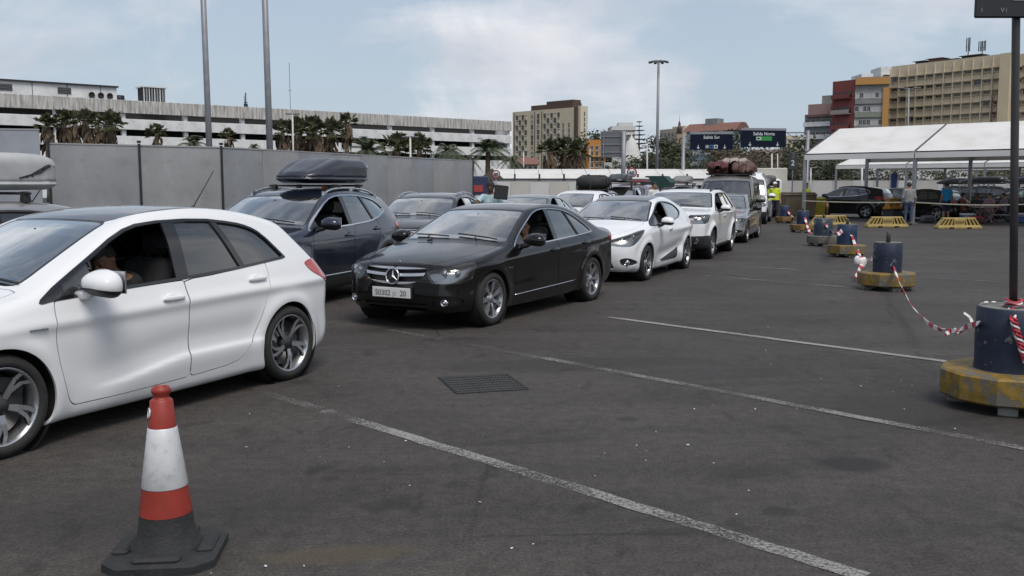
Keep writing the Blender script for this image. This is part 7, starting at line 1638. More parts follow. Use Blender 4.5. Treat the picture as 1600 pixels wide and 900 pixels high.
M_BLU = [chipped('chipped blue paint', (.010, .021, .052), (.17, .17, .165), .60, 8), chipped('faded blue paint', (.035, .055, .085), (.17, .17, .17), .58), chipped('bright blue paint', (.012, .035, .095), (.2, .2, .2), .64)]
M_YEL2 = [chipped('chipped yellow paint', (.29, .185, .03), (.13, .12, .10), .51, 6), chipped('grey concrete base', (.15, .145, .125), (.25, .22, .15), .60, 5), chipped('orange yellow paint', (.27, .15, .045), (.13, .14, .11), .56, 6)]
M_CONG = mat('old concrete', (.21, .205, .19), .9, var=.35, scale=7, bump=.4, bscale=40); M_BPOST = mat('dark grey pole paint', (.045, .042, .045), .45, var=.2)
def barrel(px, ybase, mb, my, label, rb=.45, rr=.23, post=0, sides=9):
    zf = (CAM_H - .07) * FPX / (ybase - HOR - 4); Z = zf + rb; x = XatY(px, Z, .3); root = empty('barrel_bollard', (x, Z, 0), px * .3, label, 'bollard', 'blue barrels on round bases along the lane')
    b = MB(); b.lathe([(rb - .02, .072), (rb, .088), (rb + .003, .17), (rb, .262), (rb - .018, .277), (rr + .02, .280)], sides, rotm('Z', .2), 0, False); b.build('base', my, root)
    b = MB()
    for k in range(4): a = k * math.pi / 2 + .5; b.rbox((math.cos(a) * rb * .72, math.sin(a) * rb * .72, .034), (.13, .13, .068), .01, a)
    o = b; b.build('feet', M_CONG, root)['kind'] = 'stuff'
    b = MB(); b.lathe([(rr + .004, .278), (rr, .33), (rr + .004, .52), (rr, .735), (rr - .012, .745)], 28, caps=False); b.build('drum', mb, root)
    b = MB(); b.lathe([(.001, .738), (rr - .014, .735), (rr - .010, .749), (rr - .03, .742)], 24, caps=False); b.lathe([(.001, .739), (rr - .02, .739)], 24, caps=False); b.build('concrete_top', M_CONG, root)
    if post: b = MB(); b.lathe([(.035, .735), (.033, .735 + post), (.02, .745 + post)], 10); b.build('post_stub', M_BPOST, root)
    return root
B = [barrel(1578, 652, M_BLU[0], M_YEL2[0], 'big chipped navy barrel on yellow base carrying the sign pole', .48, .245, 0, 11),
     barrel(1386, 454, M_BLU[0], M_YEL2[0], 'navy barrel on yellow base with black post stub, second from the sign pole', .44, .215, .17), barrel(1323, 402, M_BLU[2], M_YEL2[0], 'dark blue barrel on dirty yellow base with thin stub, third from the sign pole', .43, .22, .12),
     barrel(1286, 385, M_BLU[1], M_YEL2[1], 'faded blue barrel on grey concrete base, fourth from the sign pole', .42, .24, .12), barrel(1254, 364, M_BLU[2], M_YEL2[2], 'blue barrel before the beige container with ochre base', .42, .2, .1), barrel(1226, 350, M_BLU[2], M_YEL2[2], 'small blue barrel on orange base left of the beige container', .40, .2), barrel(1201, 340, M_BLU[1], M_YEL2[0], 'farthest blue barrel beside the silver saloon', .42, .33)]
# sign pole and board on the big barrel
bp_ = B[0].location; pole = empty('sign_post', (bp_.x, bp_.y, .735), 0, 'dark board on a tall pole standing in the big navy barrel', 'sign')
tilt = Vector((P(1587, 6, bp_.y).x - bp_.x, 0, 0)).x
b = MB(); b.tube([(0, 0, 0), (tilt * .5, 0, 1.1), (tilt, 0, 2.28), (tilt * 1.2, 0, 3.25)], .028, 14); b.lathe([(.075, 0), (.07, .02), (.04, .03)], 14); b.build('pole', M_BPOST, pole)
zb = P(1588, 30, bp_.y).z - .735; wL = bp_.x + tilt - P(1517, 20, bp_.y).x
b = MB(); b.rbox((tilt, -.05, zb + .36), (2 * wL, .025, .72), .01); bd = b.build('board', mat('dark sign board', (.020, .020, .024), .45), pole)
b = MB(); b.rbox((tilt, -.055, zb + .36), (2 * wL + .02, .02, .74), .01)
b = MB(); sc_ = bp_.y / FPX
for (px, py, w, h) in ((1585, 2, 60, 6),): b.box((P(px, py, bp_.y).x - bp_.x, -.066, zb + (30 - py) * sc_), (w * sc_ * .3, .004, h * sc_))
b.build('board_stripe', mat('grey print', (.28, .28, .29), .6), bd)
for (s_, px) in (('I', 1527), ('V', 1559), ('i', 1565)): text('board_text', s_, bd, (P(px, 22, bp_.y).x - bp_.x, -.0645, zb + 8 * sc_), (R(90), 0, 0), .045, mat('grey print', (.28, .28, .29), .6), ex=.001)
# braided tape round the pole and over the drum edge
M_TR = mat('red tape', (.50, .03, .05), .45, var=.2, scale=20); M_TW = mat('white tape', (.74, .74, .74), .45, var=.08, scale=20)
b = MB()
for k, ph in enumerate((0, 2.1, 4.2)):
    pts = []
    for i in range(46):
        t = i / 45; cpx, cpy = 1580 + 24 * t ** 1.2, 482 + 84 * t; c = P(cpx, cpy, bp_.y - .07 - .20 * min(1, t * 5)); a = t * 26 + ph; pts.append(c + Vector((.017 * math.cos(a), .017 * math.sin(a), .006 * math.cos(a))))
    b.tube(pts, .009, 6, k % 2)
for i in range(3):
    pts = [Vector((bp_.x + .052 * math.cos(a), bp_.y + .052 * math.sin(a), .765 + .012 * i + .01 * math.sin(a * 2 + i))) for a in np.linspace(0, 2 * math.pi, 15)[:-1]]; b.tube(pts, .010, 5, i % 2, closed=True)
tag(b.build('braided_tape', [M_TR, M_TW]), 'braided red and white tape tied round the sign pole and hanging over the drum', 'tape')
def ribbon(pts, w, label, n=60, flat=.5, seg=3):
    P_ = [Vector(p) for p in pts]; k = len(P_); cur = []
    for i in range(n + 1):
        t = i / n * (k - 1); j = min(int(t), k - 2); f = t - j; p0, p1, p2, p3 = P_[max(j - 1, 0)], P_[j], P_[j + 1], P_[min(j + 2, k - 1)]
        cur.append(.5 * ((2 * p1) + (p2 - p0) * f + (2 * p0 - 5 * p1 + 4 * p2 - p3) * f * f + (3 * p1 - p0 - 3 * p2 + p3) * f ** 3))
    b = MB(); vs = []
    for i, p in enumerate(cur):
        d = (cur[min(i + 1, n)] - cur[max(i - 1, 0)]).normalized(); tw = .45 * math.sin(i * .35); s = d.cross(Vector((0, -1, .15))).normalized(); nn = d.cross(s); s = s * math.cos(tw) + nn * math.sin(tw); u = d.cross(s) * .003; vs += [p + s * w / 2 + u, p - s * w / 2 + u, p - s * w / 2 - u, p + s * w / 2 - u]
    for i in range(n):
        for (a, c_) in ((0, 1), (1, 2), (2, 3), (3, 0)): b.f.append((4 * i + a, 4 * i + 4 + a, 4 * i + 4 + c_, 4 * i + c_)); b.m.append((i // seg) % 2); b.sm.append(False)
    b.v = [tuple(v) for v in vs]; o = b.build('barrier_tape', [M_TR, M_TW]); return tag(o, label, 'tape', 'red and white tapes strung between the barrels')
Z1, Z2, Z3, Z4, Z5, Z6 = [q.location.y for q in B[:6]]
ribbon([P(1388, 377, Z2), P(1391, 392, Z2 - .16), P(1397, 418, Z2 - .26), P(1407, 445, 13.0), P(1424, 476, 11.3), P(1448, 503, 9.6), P(1470, 515, 8.6), P(1492, 517, 7.9), P(1512, 510, 7.3), P(1530, 505, 6.85)], .040, 'long sagging red and white tape from the second barrel to the big navy barrel', 84)
ribbon([P(1486, 517, 8.05), P(1478, 522, 8.05), P(1484, 519, 8.1), P(1492, 515, 8.0), P(1499, 521, 7.9), P(1507, 510, 7.8)], .035, 'knot in the sagging tape near the big navy barrel', 24, seg=2)
o = ribbon([P(1492, 524, 8.2), P(1503, 513, 8.0), P(1518, 508, 7.7), P(1516, 497, 7.7), P(1506, 489, 7.7)], .022, 'loose frayed ends of tape sticking up left of the big navy barrel', 24, seg=40); o.data.materials.clear(); o.data.materials.append(M_TW); o.data.materials.append(M_TW)
ribbon([P(1326, 354, Z3), P(1330, 365, Z3 - .2), P(1337, 385, Z3 - .3), P(1344, 400, Z3 - .6), P(1351, 408, Z3 - 1.2), P(1360, 405, 16.2), P(1368, 402, Z2 - .1)], .07, 'tape from the third barrel hanging to a white knot beside the second barrel', 60)
ribbon([P(1350, 404, 16.8), P(1345, 416, 16.5), P(1340, 426, 16.2), P(1337, 434, 16.0)], .06, 'loose tape tail hanging below the white knot to the ground', 20)
b = MB(); r_ = random.Random(5)
for k in range(5): p = P(1344 + r_.uniform(-5, 6), 407 + r_.uniform(-5, 6), 16.6); b.ellipsoid(p, (.06, .04, .09), 8, 6, M=None)
tag(b.build('tape_knot', M_TW), 'white bunched tape knot hanging left of the second barrel', 'tape')
ribbon([P(1288, 345, Z4), P(1292, 352, Z4 - .3), P(1300, 362, Z4 - .5), P(1308, 366, 19.5), P(1316, 360, Z3)], .08, 'tape strung from the fourth barrel to the third barrel', 36)
ribbon([P(1255, 331, Z5), P(1259, 345, Z5 - .3), P(1263, 358, Z5 - .5), P(1268, 366, Z5 - .8)], .08, 'tape hanging down the front of the barrel before the beige container', 30)
ribbon([P(1227, 325, Z6), P(1233, 333, Z6 - .3), P(1240, 341, Z6 - .5), P(1246, 343, Z5)], .09, 'tape between the small blue barrel and its right neighbour', 30)
b = MB(); pp = G(1544, 482) + Vector((0, 0, .03))
for k in range(4): b.ellipsoid(pp + Vector((.05 * k - .08, 0, .02 * (k % 2))), (.05, .04, .05), 8, 5)
tag(b.build('plastic_bag', M_TW), 'crumpled white plastic scrap behind the big navy barrel', 'bag')

# ---------------------------------------------------------------- yellow slotted barriers
M_YB = mat('weathered yellow plastic', (.38, .285, .095), .6, var=.25, scale=5, dirt=.2); M_OB = mat('orange plastic', (.50, .22, .03), .5, var=.2, scale=5, dirt=.12)
def barrier(px, ybase, rz, label, W=1.60, H=.42, m=M_YB, z0=0.0, Zf=None, group='yellow slotted barriers before the marquee'):
    Z = Zf or CAM_H * FPX / (ybase - HOR); root = empty('road_barrier', (XatY(px, Z, .2), Z, z0), rz, label, 'barrier', group); top = W * .76
    b = MB(); b.rbox((0, 0, .05), (W, .40, .10), .02); b.rbox((0, 0, .115), (W * .97, .32, .05), .015); b.build('foot_beam', m, root)
    for x in (-W * .2, W * .2): b = MB(); b.box((x, -.19, .035), (.16, .06, .055)); b.build('fork_slot', M_GAP, root)
    b = MB(); b.rbox((0, 0, H - .035), (top, .20, .07), .02); b.build('top_beam', m, root); n = 11
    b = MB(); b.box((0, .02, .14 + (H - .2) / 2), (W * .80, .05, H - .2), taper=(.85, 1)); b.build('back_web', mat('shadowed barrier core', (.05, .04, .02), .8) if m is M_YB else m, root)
    me = None
    for k in range(n):
        u = (k - (n - 1) / 2) / ((n - 1) / 2); xb, xt = u * W * .46, u * top * .47
        if abs(u) < .26: continue
        b = MB(); b.box((0, 0, 0), (.062, .20, H - .19), M=Matrix(((1, 0, (xt - xb) / (H - .19), (xb + xt) / 2), (0, 1, .12 * 0, 0), (0, 0, 1, .135 + (H - .19) / 2), (0, 0, 0, 1)))); b.build('slat', m, root)
    b = MB(); b.rbox((0, -.02, .135 + (H - .19) / 2), (W * .25, .22, H - .18), .01); c = b.build('centre_plate', m, root)
    b = MB()
    for k in range(4): b.rbox((-W * .08 + W * .053 * k, -.135, .135 + (H - .19) / 2), (W * .035, .012, H * .22), .004)
    b.build('embossed_mark', mat('dark yellow print', (.16, .11, .04), .7), c); return root
barrier(1385, 355, R(2), 'yellow slotted barrier in front of the person in grey'); barrier(1497, 357, R(1), 'yellow slotted barrier in front of the person in bright blue', 1.66)
barrier(1297, 352, R(-4), 'yellow slotted barrier half hidden behind the blue barrels', 1.60)
b = MB(); b.lathe([(.05, 0), (.045, .3), (.07, .34), (.03, .5)], 10); o = b.build('road_stub', mat('rusty stub', (.22, .10, .06), .8)); o.location = (XatY(1292, 37.5, .5), 37.5, .45); tag(o, 'rusty short stub on top of the half hidden yellow barrier', 'stub')
barrier(1394, 330, A_U + math.pi / 2, 'orange plastic barrier leaning at the back of the black people carrier', 1.35, .52, M_OB, z0=.52, Zf=44.2, group='orange barrier')
b = MB()
for s in (-.45, .45): b.rbox((s, 0, .26), (.08, .5, .52), .01)
o = b.build('trestle', M_BPOST); o.location = (XatY(1394, 44.2, .3), 44.2, 0); o.rotation_euler = (0, 0, A_U + math.pi / 2); tag(o, 'dark trestle carrying the orange plastic barrier', 'trestle')

# bins
b = MB(); Zc = 46.5; M_BN = mat('beige container steel', (.17, .135, .085), .6, var=.25, scale=2, dirt=.2)
b.box((0, 0, .62), (1.5, 1.1, 1.0), taper=(1.06, 1.06)); root = b.build('waste_container', M_BN); root.location = (XatY(1243, Zc, .6), Zc, 0); root.rotation_euler = (0, 0, R(10)); tag(root, 'beige steel waste container left of the yellow bin', 'bin')
b = MB(); b.rbox((0, 0, 1.17), (1.66, 1.24, .10), .03); b.build('rim', M_BN, root); b = MB(); b.box((0, 0, 1.25), (1.5, 1.1, .06)); b.build('lid', mat('brown lid', (.10, .07, .045), .6), root)
for x in (-.6, .6):
    b = MB(); b.lathe([(.09, -.03), (.09, .03)], 12, TR(x, -.45, .09) @ rotm('X', math.pi / 2)); b.build('caster', M_RUB, root)
b = MB(); b.box((.45, -.56, .85), (.18, .03, .22)); b.build('sticker', mat('red sticker', (.3, .05, .04), .6), root)
Zc = 47.5; M_YBIN = mat('yellow bin plastic', (.52, .42, .03), .45, var=.12, dirt=.1); root = empty('wheelie_bin', (XatY(1275, Zc, .6), Zc, 0), R(-5), 'bright yellow lidded bin right of the beige container', 'bin')
b = MB(); b.box((0, 0, .52), (.68, .7, .84), taper=(1.13, 1.1)); b.build('body', M_YBIN, root); b = MB(); b.rbox((0, 0, .975), (.82, .84, .08), .03); b.rbox((0, -.42, .95), (.5, .06, .04), .01); b.build('lid', M_YBIN, root); b = MB(); b.bar((-.3, .45, .9), (.3, .45, .9), .02); b.build('handle', M_YBIN, root)
for x in (-.3, .3): b = MB(); b.lathe([(.1, -.03), (.1, .03)], 12, TR(x, .3, .1) @ rotm('Y', math.pi / 2)); b.build('wheel', M_RUB, root)

# tape between the tent posts
def post_tape(p0, p1, label, sag=.05):
    b = MB(); n = 14; vs = []
    for i in range(n + 1): t = i / n; p = Vector(p0).lerp(Vector(p1), t) - Vector((0, 0, sag * math.sin(math.pi * t))); vs += [p + Vector((0, 0, .022)), p - Vector((0, 0, .022)), p - Vector((0, -.004, .022)), p + Vector((0, .004, .022))]
    for i in range(n):
        for a, c_ in ((0, 1), (1, 2), (2, 3), (3, 0)): b.f.append((4 * i + a, 4 * i + 4 + a, 4 * i + 4 + c_, 4 * i + c_)); b.m.append(0); b.sm.append(False)
    b.v = [tuple(v) for v in vs]; tag(b.build('barrier_tape', mat('pale yellow tape', (.55, .54, .42), .5)), label, 'tape')
pc = Vector((XatY(1257, 43.7, 2.8), 43.7, .92)); st = -UD * 5.0
post_tape(pc, pc + st, 'pale tape across the left bay of the near marquee', .04); post_tape(pc + st, pc + st * 2, 'pale tape across the right bay of the near marquee', .08)

# ---------------------------------------------------------------- table and chairs under the tent
def folding_table(px, Z, label):
    r = empty('folding_table', (XatY(px, Z, .5), Z, 0), R(20), label, 'table'); b = MB(); b.rbox((0, 0, .70), (.95, .65, .03), .01); b.build('top', mat('pinkish table top', (.36, .26, .26), .6), r)
    for s in (-.32, .32):
        for q in (1, -1): b = MB(); b.bar((-.38 * q, s, .02), (.36 * q, s, .68), .018); b.build('leg', mat('reddish wood leg', (.30, .14, .11), .6), r)
    return r
folding_table(1540, 40.6, 'small folding table with crossed reddish legs by the seated people')
def stool(px, Z, label):
    r = empty('folding_stool', (XatY(px, Z, .3), Z, 0), px * .4, label, 'stool'); b = MB(); b.rbox((0, 0, .42), (.42, .40, .03), .01); b.build('seat', mat('dark stool fabric', (.05, .05, .06), .9), r)
    for s in (-.17, .17):
        for q in (1, -1): b = MB(); b.bar((-.19 * q, s, .01), (.19 * q, s, .41), .012); b.build('leg', M_TALU, r)
for px, Z, w in ((1504, 43.5, 'seat under the person in dull orange'), (1528, 42.5, 'seat under the person in the dark top'), (1546, 41.5, 'seat under the person in the pink pattern'), (1568, 43.0, 'seat under the person in mauve')): stool(px, Z, 'folding stool, ' + w)
r = empty('folding_bench', (XatY(1566, 40.8, .3), 40.8, 0), R(8), 'low metal folding bench right of the folding table', 'bench'); b = MB(); b.rbox((0, 0, .36), (1.3, .35, .03), .01); b.build('top', M_TALU, r)
for s in (-.5, .5):
    for q in (1, -1): b = MB(); b.bar((s - .12 * q, -.12 * q, .01), (s + .12 * q, .12 * q, .35), .014); b.build('leg', M_TALU, r)

# ---------------------------------------------------------------- signs, gantry, masts
M_NAVY = mat('navy sign sheet', (.006, .010, .026), .55, var=.1, spec=.15); M_SGN = mat('white sign print', (.55, .58, .60), .5); M_GRN = mat('green sign print', (.03, .26, .06), .5); M_MAST = mat('galvanised mast', (.26, .27, .29), .5, metal=.3, var=.15); M_GSIGN = mat('grey sign back', (.17, .175, .19), .55, metal=.3)
def gantry_sign(pxa, pxb, ytop, ybot, Z, rz, label, title, green):
    za, zb = zpx(ytop, Z), zpx(ybot, Z); xa, xb = XatY(pxa, Z, za), XatY(pxb, Z, za); W, H = xb - xa, za - zb; r = empty('direction_sign', ((xa + xb) / 2, Z, zb), rz, label, 'road sign')
    b = MB(); b.rbox((0, 0, H * .43), (W, .12, H * .86), .02); bd = b.build('panel', M_NAVY, r); b = MB(); b.rbox((0, .02, H * .93), (W * 1.01, .18, H * .14), .02); b.build('top_bar', M_MAST, r)
    text('sign_text', title, bd, (0, -.068, H * .62), (R(90), 0, 0), H * .235, M_SGN, .004, bold=.006)
    for x in (-.31, .31):
        a = MB(); a.box((x * W, -.068, H * .20), (.05, .012, H * .14)); a.add([(x * W - .13, -.072, H * .14), (x * W + .13, -.072, H * .14), (x * W, -.072, H * .04)], [(0, 2, 1)]); a.build('arrow', M_SGN, bd)
    if green:
        a = MB(); a.box((0.0, -.07, H * .45), (W * .36, .014, H * .22)); a.build('green_field', M_GRN, bd); a = MB(); a.box((-W * .115, -.08, H * .45), (W * .10, .012, H * .16)); a.build('vehicle_field', M_SGN, bd)
        a = MB(); a.box((-W * .12, -.09, H * .44), (W * .06, .01, H * .05)); a.box((-W * .125, -.09, H * .48), (W * .03, .01, H * .04)); a.build('vehicle_symbol', M_NAVY, bd)
    else:
        for k, (x, w, mm) in enumerate(((-.10, .09, M_GSIGN), (.0, .07, mat('blue print', (.05, .16, .36), .5)), (.10, .09, M_SGN))):
            a = MB(); a.box((x * W, -.07, H * .17), (w * W, .014, H * .20)); f = a.build('symbol_field', mm, bd)
            a = MB(); a.box((x * W, -.08, H * .16), (w * W * .6, .01, H * .06)); a.box((x * W, -.08, H * .20), (w * W * .3, .01, H * .06)); a.build('symbol', M_NAVY if k else M_SGN, f)
    return r
gantry_sign(1079, 1145, 206, 234, 78, R(-4), 'navy overhead sign reading Salida Sur', 'Salida Sur', False); gantry_sign(1157, 1230, 200, 230, 74, R(8), 'navy overhead sign reading Salida Norte with green field', 'Salida Norte', True)
def sign_gantry(label, px, Z, ytop, arm_to, yarm):
    zt = zpx(ytop, Z); x = XatY(px, Z, 2); r = empty('sign_gantry', (x, Z, 0), 0, label, 'gantry'); b = MB(); b.tube([(0, 0, 0), (0, 0, 1.0), (0, 0, 1.3), (0, 0, zt)], [.42, .38, .17, .13], 12); b.build('post', M_MAST, r)
    b = MB(); xe = XatY(arm_to, Z, zt) - x
    for dz in (0, -.55): b.bar((0, .16, zpx(yarm, Z) + dz), (xe, .16, zpx(yarm, Z) + dz), .05)
    n = 6
    for k in range(n): b.bar((xe * k / n, .16, zpx(yarm, Z) - (.55 if k % 2 else 0)), (xe * (k + 1) / n, .16, zpx(yarm, Z) - (0 if k % 2 else .55)), .03)
    b.build('truss', M_MAST, r)
sign_gantry('grey cantilever post with flared foot holding the Salida Sur sign', 1067, 78.6, 212, 1140, 213); sign_gantry('cantilever post hidden by the marquee corner holding the Salida Norte sign', 1260, 74.8, 204, 1165, 207)
zt, zb = zpx(205, 66), zpx(246, 66); xa, xb = XatY(939, 66, zt), XatY(978, 66, zt); r = empty('direction_sign', ((xa + xb) / 2, 66, 0), R(-12), 'grey back of a large road sign on a post in front of the chapel', 'road sign')
b = MB(); b.rbox((0, 0, (zt + zb) / 2), (xb - xa, .06, zt - zb), .01); bk = b.build('panel', M_GSIGN, r)
for k in range(3): b = MB(); b.box((0, -.05, zb + (zt - zb) * (.2 + .3 * k)), ((xb - xa) * .96, .06, .07)); b.build('stiffener', M_MAST, bk)
for k in (-.38, .36): b = MB(); b.box(((xb - xa) * k, -.08, (zt + zb) / 2), (.07, .06, zt - zb + .05)); b.build('bracket', M_MAST, bk)
b = MB(); b.tube([((xb - xa) * .42, -.1, 0), ((xb - xa) * .42, -.1, zt)], .16, 10); b.build('post', M_MAST, r)
def speed_sign(px, py, Z, label, rpx=8, txt='60'):
    z = zpx(py, Z); r = empty('speed_limit_sign', (XatY(px, Z, z), Z, 0), 0, label, 'road sign'); R_ = rpx * Z / FPX; M_ = TR(0, -.05, z) @ rotm('X', math.pi / 2)
    b = MB(); b.lathe([(.001, 0), (R_, 0), (R_, .02), (.001, .02)], 28, M_, caps=False); d = b.build('disc', M_SGN, r); b = MB(); b.lathe([(R_ * .80, .022), (R_ * .80, .03), (R_ * 1.01, .03), (R_ * 1.01, -.01)], 28, M_, caps=False); b.build('red_ring', mat('sign red', (.33, .03, .03), .5), d); text('sign_text', txt, d, (0, -.076, z - R_ * .33), (R(90), 0, 0), R_ * .98, M_INK, .004, bold=.008); b = MB(); b.bar((0, 0, 0), (0, 0, z + R_), .04); b.build('post', M_MAST, r)
speed_sign(987, 270, 57, 'round red-rimmed 60 sign above the small white hatchback'); speed_sign(775, 272, 55, 'round red-rimmed sign in front of the brown tent gable', 6.5)
def mast(px0, yb, px1, yt, Z, label, r0=.11, r1=.07, kind='plain', name='lamp_post'):
    zt = zpx(yt, Z); x0 = XatY(px0, Z, 1.6); x1 = P(px1, yt, Z).x; r = empty(name, (x0, Z, 0), 0, label, 'lamp post'); b = MB(); b.tube([(0, 0, 0), ((x1 - x0) * .5, 0, zt * .5), (x1 - x0, 0, zt)], [r0, (r0 + r1) / 2, r1], 12); b.lathe([(r0 * 1.6, 0), (r0 * 1.5, .4), (r0, .5)], 12); b.build('pole', M_MAST, r); t = x1 - x0
    if kind == 'ring':
        b = MB(); ring = [(t + .75 * math.cos(a), .75 * math.sin(a), zt) for a in np.linspace(0, 2 * math.pi, 17)[:-1]]; b.tube(ring, .06, 6, closed=True)
        for k in range(4): a = k * math.pi / 2; b.bar((t, 0, zt), (t + .75 * math.cos(a), .75 * math.sin(a), zt), .05)
        b.build('head_ring', M_MAST, r)
        for k in range(8): a = k * math.pi / 4 + .2; b = MB(); b.rbox((0, 0, 0), (.5, .34, .16), .05, M=TR(t + .95 * math.cos(a), .95 * math.sin(a), zt - .05) @ rotm('Z', a) @ rotm('Y', .25)); b.build('lamp_head', M_GSIGN, r)
    if kind == 'cross':
        for s in (-1, 1): b = MB(); b.bar((t, 0, zt - .1), (t + s * .95, 0, zt + .02), .05); b.rbox((t + s * .85, 0, zt + .03), (.75, .3, .12), .04); b.build('lamp_head', M_GSIGN, r)
    if kind == 'tee':
        for s in (-1, 1): b = MB(); b.rbox((t + s * .28, 0, zt), (.5, .2, .1), .03); b.build('lamp_head', M_GSIGN, r)
mast(330, 228, 313, -112, 33, 'left one of the two tall grey poles behind the hoarding', .11, .09, 'tee'); mast(424, 232, 410, -112, 34, 'right one of the two tall grey poles behind the hoarding', .12, .10, 'tee')
mast(1026, 280, 1029, 96, 110, 'high lamp mast with a ring of floodlights in the middle', .20, .13, 'ring'); mast(1418, 230, 1420, 138, 100, 'double-armed lamp post in front of the beige block', .10, .08, 'cross')
M_MAST_OLD = M_MAST; M_MAST = mat('white lamp post paint', (.55, .55, .53), .5)
mast(642, 250, 641, 214, 60, 'white lamp post beside the broad fan palm', .07, .06, 'tee'); mast(459, 232, 457, 178, 74, 'pale lamp post among the fan palms right of the second pole', .08, .06, 'tee'); mast(818, 262, 818, 236, 120, 'thin white lamp post before the hotel tower', .08, .07, 'tee'); mast(1012, 290, 1011, 228, 95, 'white lamp post left of the high lamp mast', .09, .07, 'tee')
mast(922, 262, 922, 232, 160, 'thin lamp post before the orange house', .08, .06, 'tee'); mast(1207, 285, 1206, 240, 85, 'left one of two thin white posts under the Salida Norte sign', .08, .06); mast(1216, 285, 1215, 240, 88, 'right one of two thin white posts under the Salida Norte sign', .06, .05)
mast(1267, 283, 1267, 262, 80, 'short white post behind the left bay of the near marquee', .07, .06, 'tee'); mast(1347, 290, 1347, 262, 62, 'short pale post behind the black people carrier', .07, .06); M_MAST = M_MAST_OLD
Z = 70; zt = zpx(238, Z); r = empty('lane_sign', (XatY(1238, Z, 2), Z, 0), 0, 'thin post with small lane number 2 sign left of the near marquee', 'road sign'); b = MB(); b.bar((0, 0, 0), (0, 0, zt), .035); b.build('post', M_GSIGN, r); b = MB(); b.rbox((-.02, -.04, zpx(252, Z)), (.62, .05, 1.25), .02); bd = b.build('panel', mat('dark lane sign', (.03, .035, .035), .5), r)
text('sign_text', '2', bd, (-.02, -.07, zpx(258.5, Z)), (R(90), 0, 0), .55, M_SGN, .004, bold=.01); text('sign_text', '2', bd, (-.0, -.07, zpx(246.5, Z)), (R(90), 0, 0), .45, M_GSIGN, .004)
Z = 66; r = empty('information_sign', (XatY(1396, Z, 1), Z, 0), 0, 'blue banner sign on two white posts seen through the near marquee', 'road sign'); b = MB(); b.rbox((0, 0, 1.9), (.42, .04, 1.1), .01); b.build('panel', mat('blue banner', (.03, .06, .20), .5), r)
for s in (-.28, .28): b = MB(); b.bar((s, 0, 0), (s, 0, 2.5), .04); b.build('post', M_SGN, r)

# ---------------------------------------------------------------- box truck and the vehicles on the right
Z = 82; th = R(255); r = empty('box_truck', (XatY(1193, Z, 1.5), Z, 0), R(-8), 'white box truck beyond the attendant in the yellow vest', 'truck')
b = MB(); b.rbox((0, 1.5, zpx(263, Z) / 2 + .45), (3.5, 6.0, zpx(263, Z) - .9), .06); b.build('cargo_box', mat('cream truck box', (.52, .50, .44), .6, dirt=.1), r); b = MB(); b.rbox((0, -2.4, 1.3), (2.2, 1.7, 1.7), .2); cb = b.build('cab', P_WHITE, r); b = MB(); b.box((0, -3.27, 1.65), (1.8, .04, .7)); b.build('windscreen', M_WIN, cb)
b = MB(); b.box((0, .5, .6), (1.2, 6.5, .25)); b.build('chassis', M_BLK, r)
for (x, y) in ((-.95, -2.4), (.95, -2.4), (-.95, 3.0), (.95, 3.0)): b = MB(); b.lathe([(.2, -.12), (.42, -.12), (.45, 0), (.42, .12), (.2, .12)], 18, TR(x, y, .45) @ rotm('Y', math.pi / 2)); b.build('wheel', M_RUB, r)
def add_dir(spec, px, py, th, label, name='parked_car', which='rear', cat='car', group=None):
    g = G(px, py); s = spec['wb'] / 2 if which == 'front' else -spec['wb'] / 2; loc = g - Matrix.Rotation(th, 4, 'Z') @ Vector((s, .88, 0)); c, F, _ = make_car(spec, (loc.x, loc.y, 0), th, label, group, name, cat); return c, F, (loc.x, loc.y, 0), th
mpv = suv_spec(paint=P_BLK2, h=.045, trim_mat=M_CHR, open=(), wb=2.75, rails=(.1, -1.6, .6, M_BLK), pane_glass=[None, G_CLR, G_DRK, G_DRK])
mpv['profile'] = [(x * 1.04 - .08, z) for x, z in mpv['profile']]
car_mpv, F_mpv, l_m, t_m = add_dir(mpv, 1352, 341, A_U + .10, 'black people carrier seen from behind under the near marquee', 'people_carrier')
blkA, F_a, l_a, t_a = add_dir(suv_spec(paint=P_BLK2, h=.055, trim_mat=M_BLK, open=()), 1560, 343, A_U + .05, 'black crossover with a long black roof box behind the seated people', 'crossover_car')
roof_box((l_a, t_a), F_a, 'roof_box', 2.2, .85, .36, .10, -.3, M_BOXB, 'long black roof box above the seated people', y0=.05)
blkB, F_b, l_b, t_b = add_dir(suv_spec(paint=P_DGREY, h=.06, open=()), 1640, 345, A_U + .05, 'dark grey crossover at the right edge behind the sign pole', 'crossover_car')
roof_box((l_b, t_b), F_b, 'roof_box', 2.0, .85, .38, .10, -.2, M_BOXN, 'dark blue roof box at the right edge behind the sign pole')
add_dir(hatch_spec(paint=P_BLK2, h=.06), 1462, 345, A_U - .2, 'black hatchback between the person in grey and the person in bright blue', 'hatchback_car')
add_dir(hatch_spec(paint=P_DGREY, h=.07, interior=False), 1420, 333, A_U + .1, 'dark hatchback right of the black people carrier', 'hatchback_car')
add_dir(hatch_spec(paint=P_REDC, h=.06, interior=False), 1298, 312, A_U - .1, 'bright red hatchback behind the tent corner post', 'hatchback_car'); add_dir(hatch_spec(paint=paint('dark red paint', (.28, .015, .02)), h=.07, interior=False), 1330, 309, A_U - .1, 'darker red hatchback right of the bright red one', 'hatchback_car')
add_dir(suv_spec(paint=P_YEL, h=.08, interior=False), 1296, 301, A_U + .3, 'lime yellow crossover behind the red hatchbacks', 'crossover_car'); add_dir(hatch_spec(paint=P_BLUE2, h=.07, interior=False), 1347, 312, A_U, 'blue hatchback behind the black people carrier', 'hatchback_car')
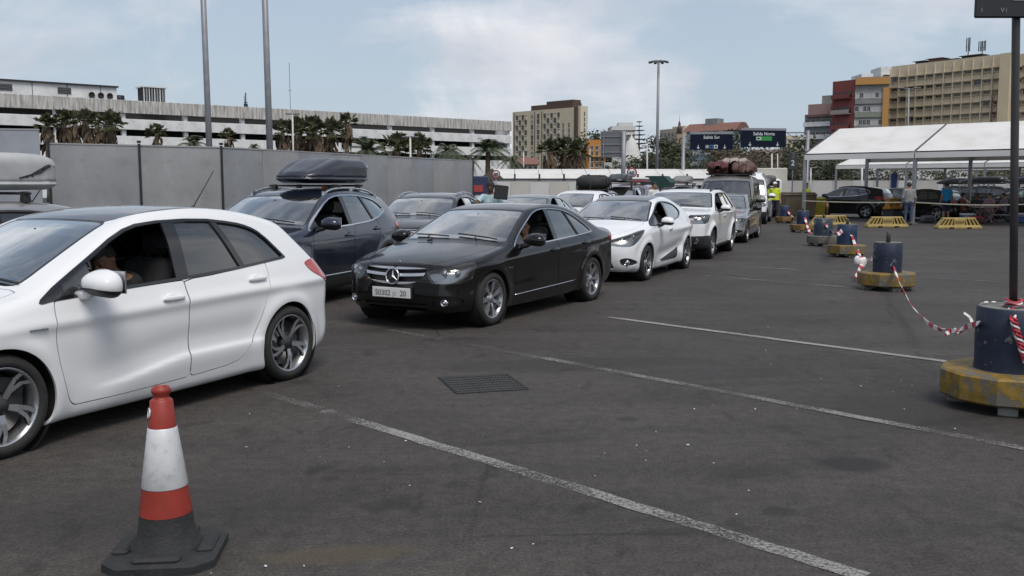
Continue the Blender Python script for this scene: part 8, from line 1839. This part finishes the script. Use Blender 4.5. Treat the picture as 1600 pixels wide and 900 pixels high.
add_dir(suv_spec(paint=P_DGREY, h=.07, interior=False), 1258, 314, A_U + .2, 'dark grey crossover parked left of the red hatchbacks', 'crossover_car'); add_dir(hatch_spec(paint=P_SILV, h=.07, interior=False), 1216, 318, R(250), 'small silver car between the attendant and the box truck', 'hatchback_car', 'front')
blkC, F_c, l_c, t_c = add_dir(suv_spec(paint=P_BLK2, h=.06, trim_mat=M_BLK, open=()), 1512, 337, A_U + .02, 'black crossover behind the person in bright blue, with a dark roof box', 'crossover_car')
roof_box((l_c, t_c), F_c, 'roof_box', 2.0, .82, .34, .09, -.3, M_BOXB, 'dark roof box on the black crossover behind the person in bright blue')
M_COOL = [mat('blue cool box', (.03, .10, .30), .5), mat('white cool box lid', (.6, .6, .6), .5), mat('red travel bag', (.28, .03, .03), .8), mat('grey travel bag', (.12, .12, .13), .85)]
for (px, Z, m0, m1, lab) in ((1512, 41.0, 0, 1, 'blue cool box with white lid on the ground by the seated people'), (1590, 41.5, 0, 1, 'blue cool box beside the sign pole under the marquee')):
    b = MB(); b.rbox((0, 0, .18), (.55, .34, .34), .03, mi=0); b.rbox((0, 0, .38), (.58, .37, .08), .02, mi=1); b.bar((-.25, -.19, .30), (.25, -.19, .30), .012, mi=1); o = b.build('cool_box', [M_COOL[m0], M_COOL[m1]]); o.location = (XatY(px, Z, .2), Z, 0); tag(o, lab, 'cool box')
for (px, Z, m0, lab) in ((1450, 41.2, 3, 'grey travel bag on the ground right of the tent post'), (1524, 40.2, 2, 'red travel bag on the ground left of the folding table'), (1582, 42.2, 3, 'grey travel bag by the folding bench')):
    b = MB(); b.ellipsoid((0, 0, .17), (.34, .19, .17), 14, 10, 0, 3.0); b.tube([(-.15, -.1, .3), (-.08, -.1, .42), (.08, -.1, .42), (.15, -.1, .3)], .014, 6, 1); b.rbox((0, -.19, .15), (.4, .03, .18), .01, mi=1); o = b.build('travel_bag', [M_COOL[m0], M_BLK]); o.location = (XatY(px, Z, .2), Z, 0); tag(o, lab, 'bag')
b = MB(); p = in_car(lw, tw, .80, -.42, .985); b.rbox((0, 0, 0), (.14, .26, .02), .006, M=rotm('Y', .5)); b.rbox((.0, .20, .02), (.10, .14, .05), .02, M=rotm('Y', .5)); o = b.build('paper_sheet', mat('orange card', (.78, .20, .06), .6)); o.location = p; o.rotation_euler = (0, 0, tw); tag(o, 'orange card on the dashboard of the black saloon', 'paper')
flush_texts()
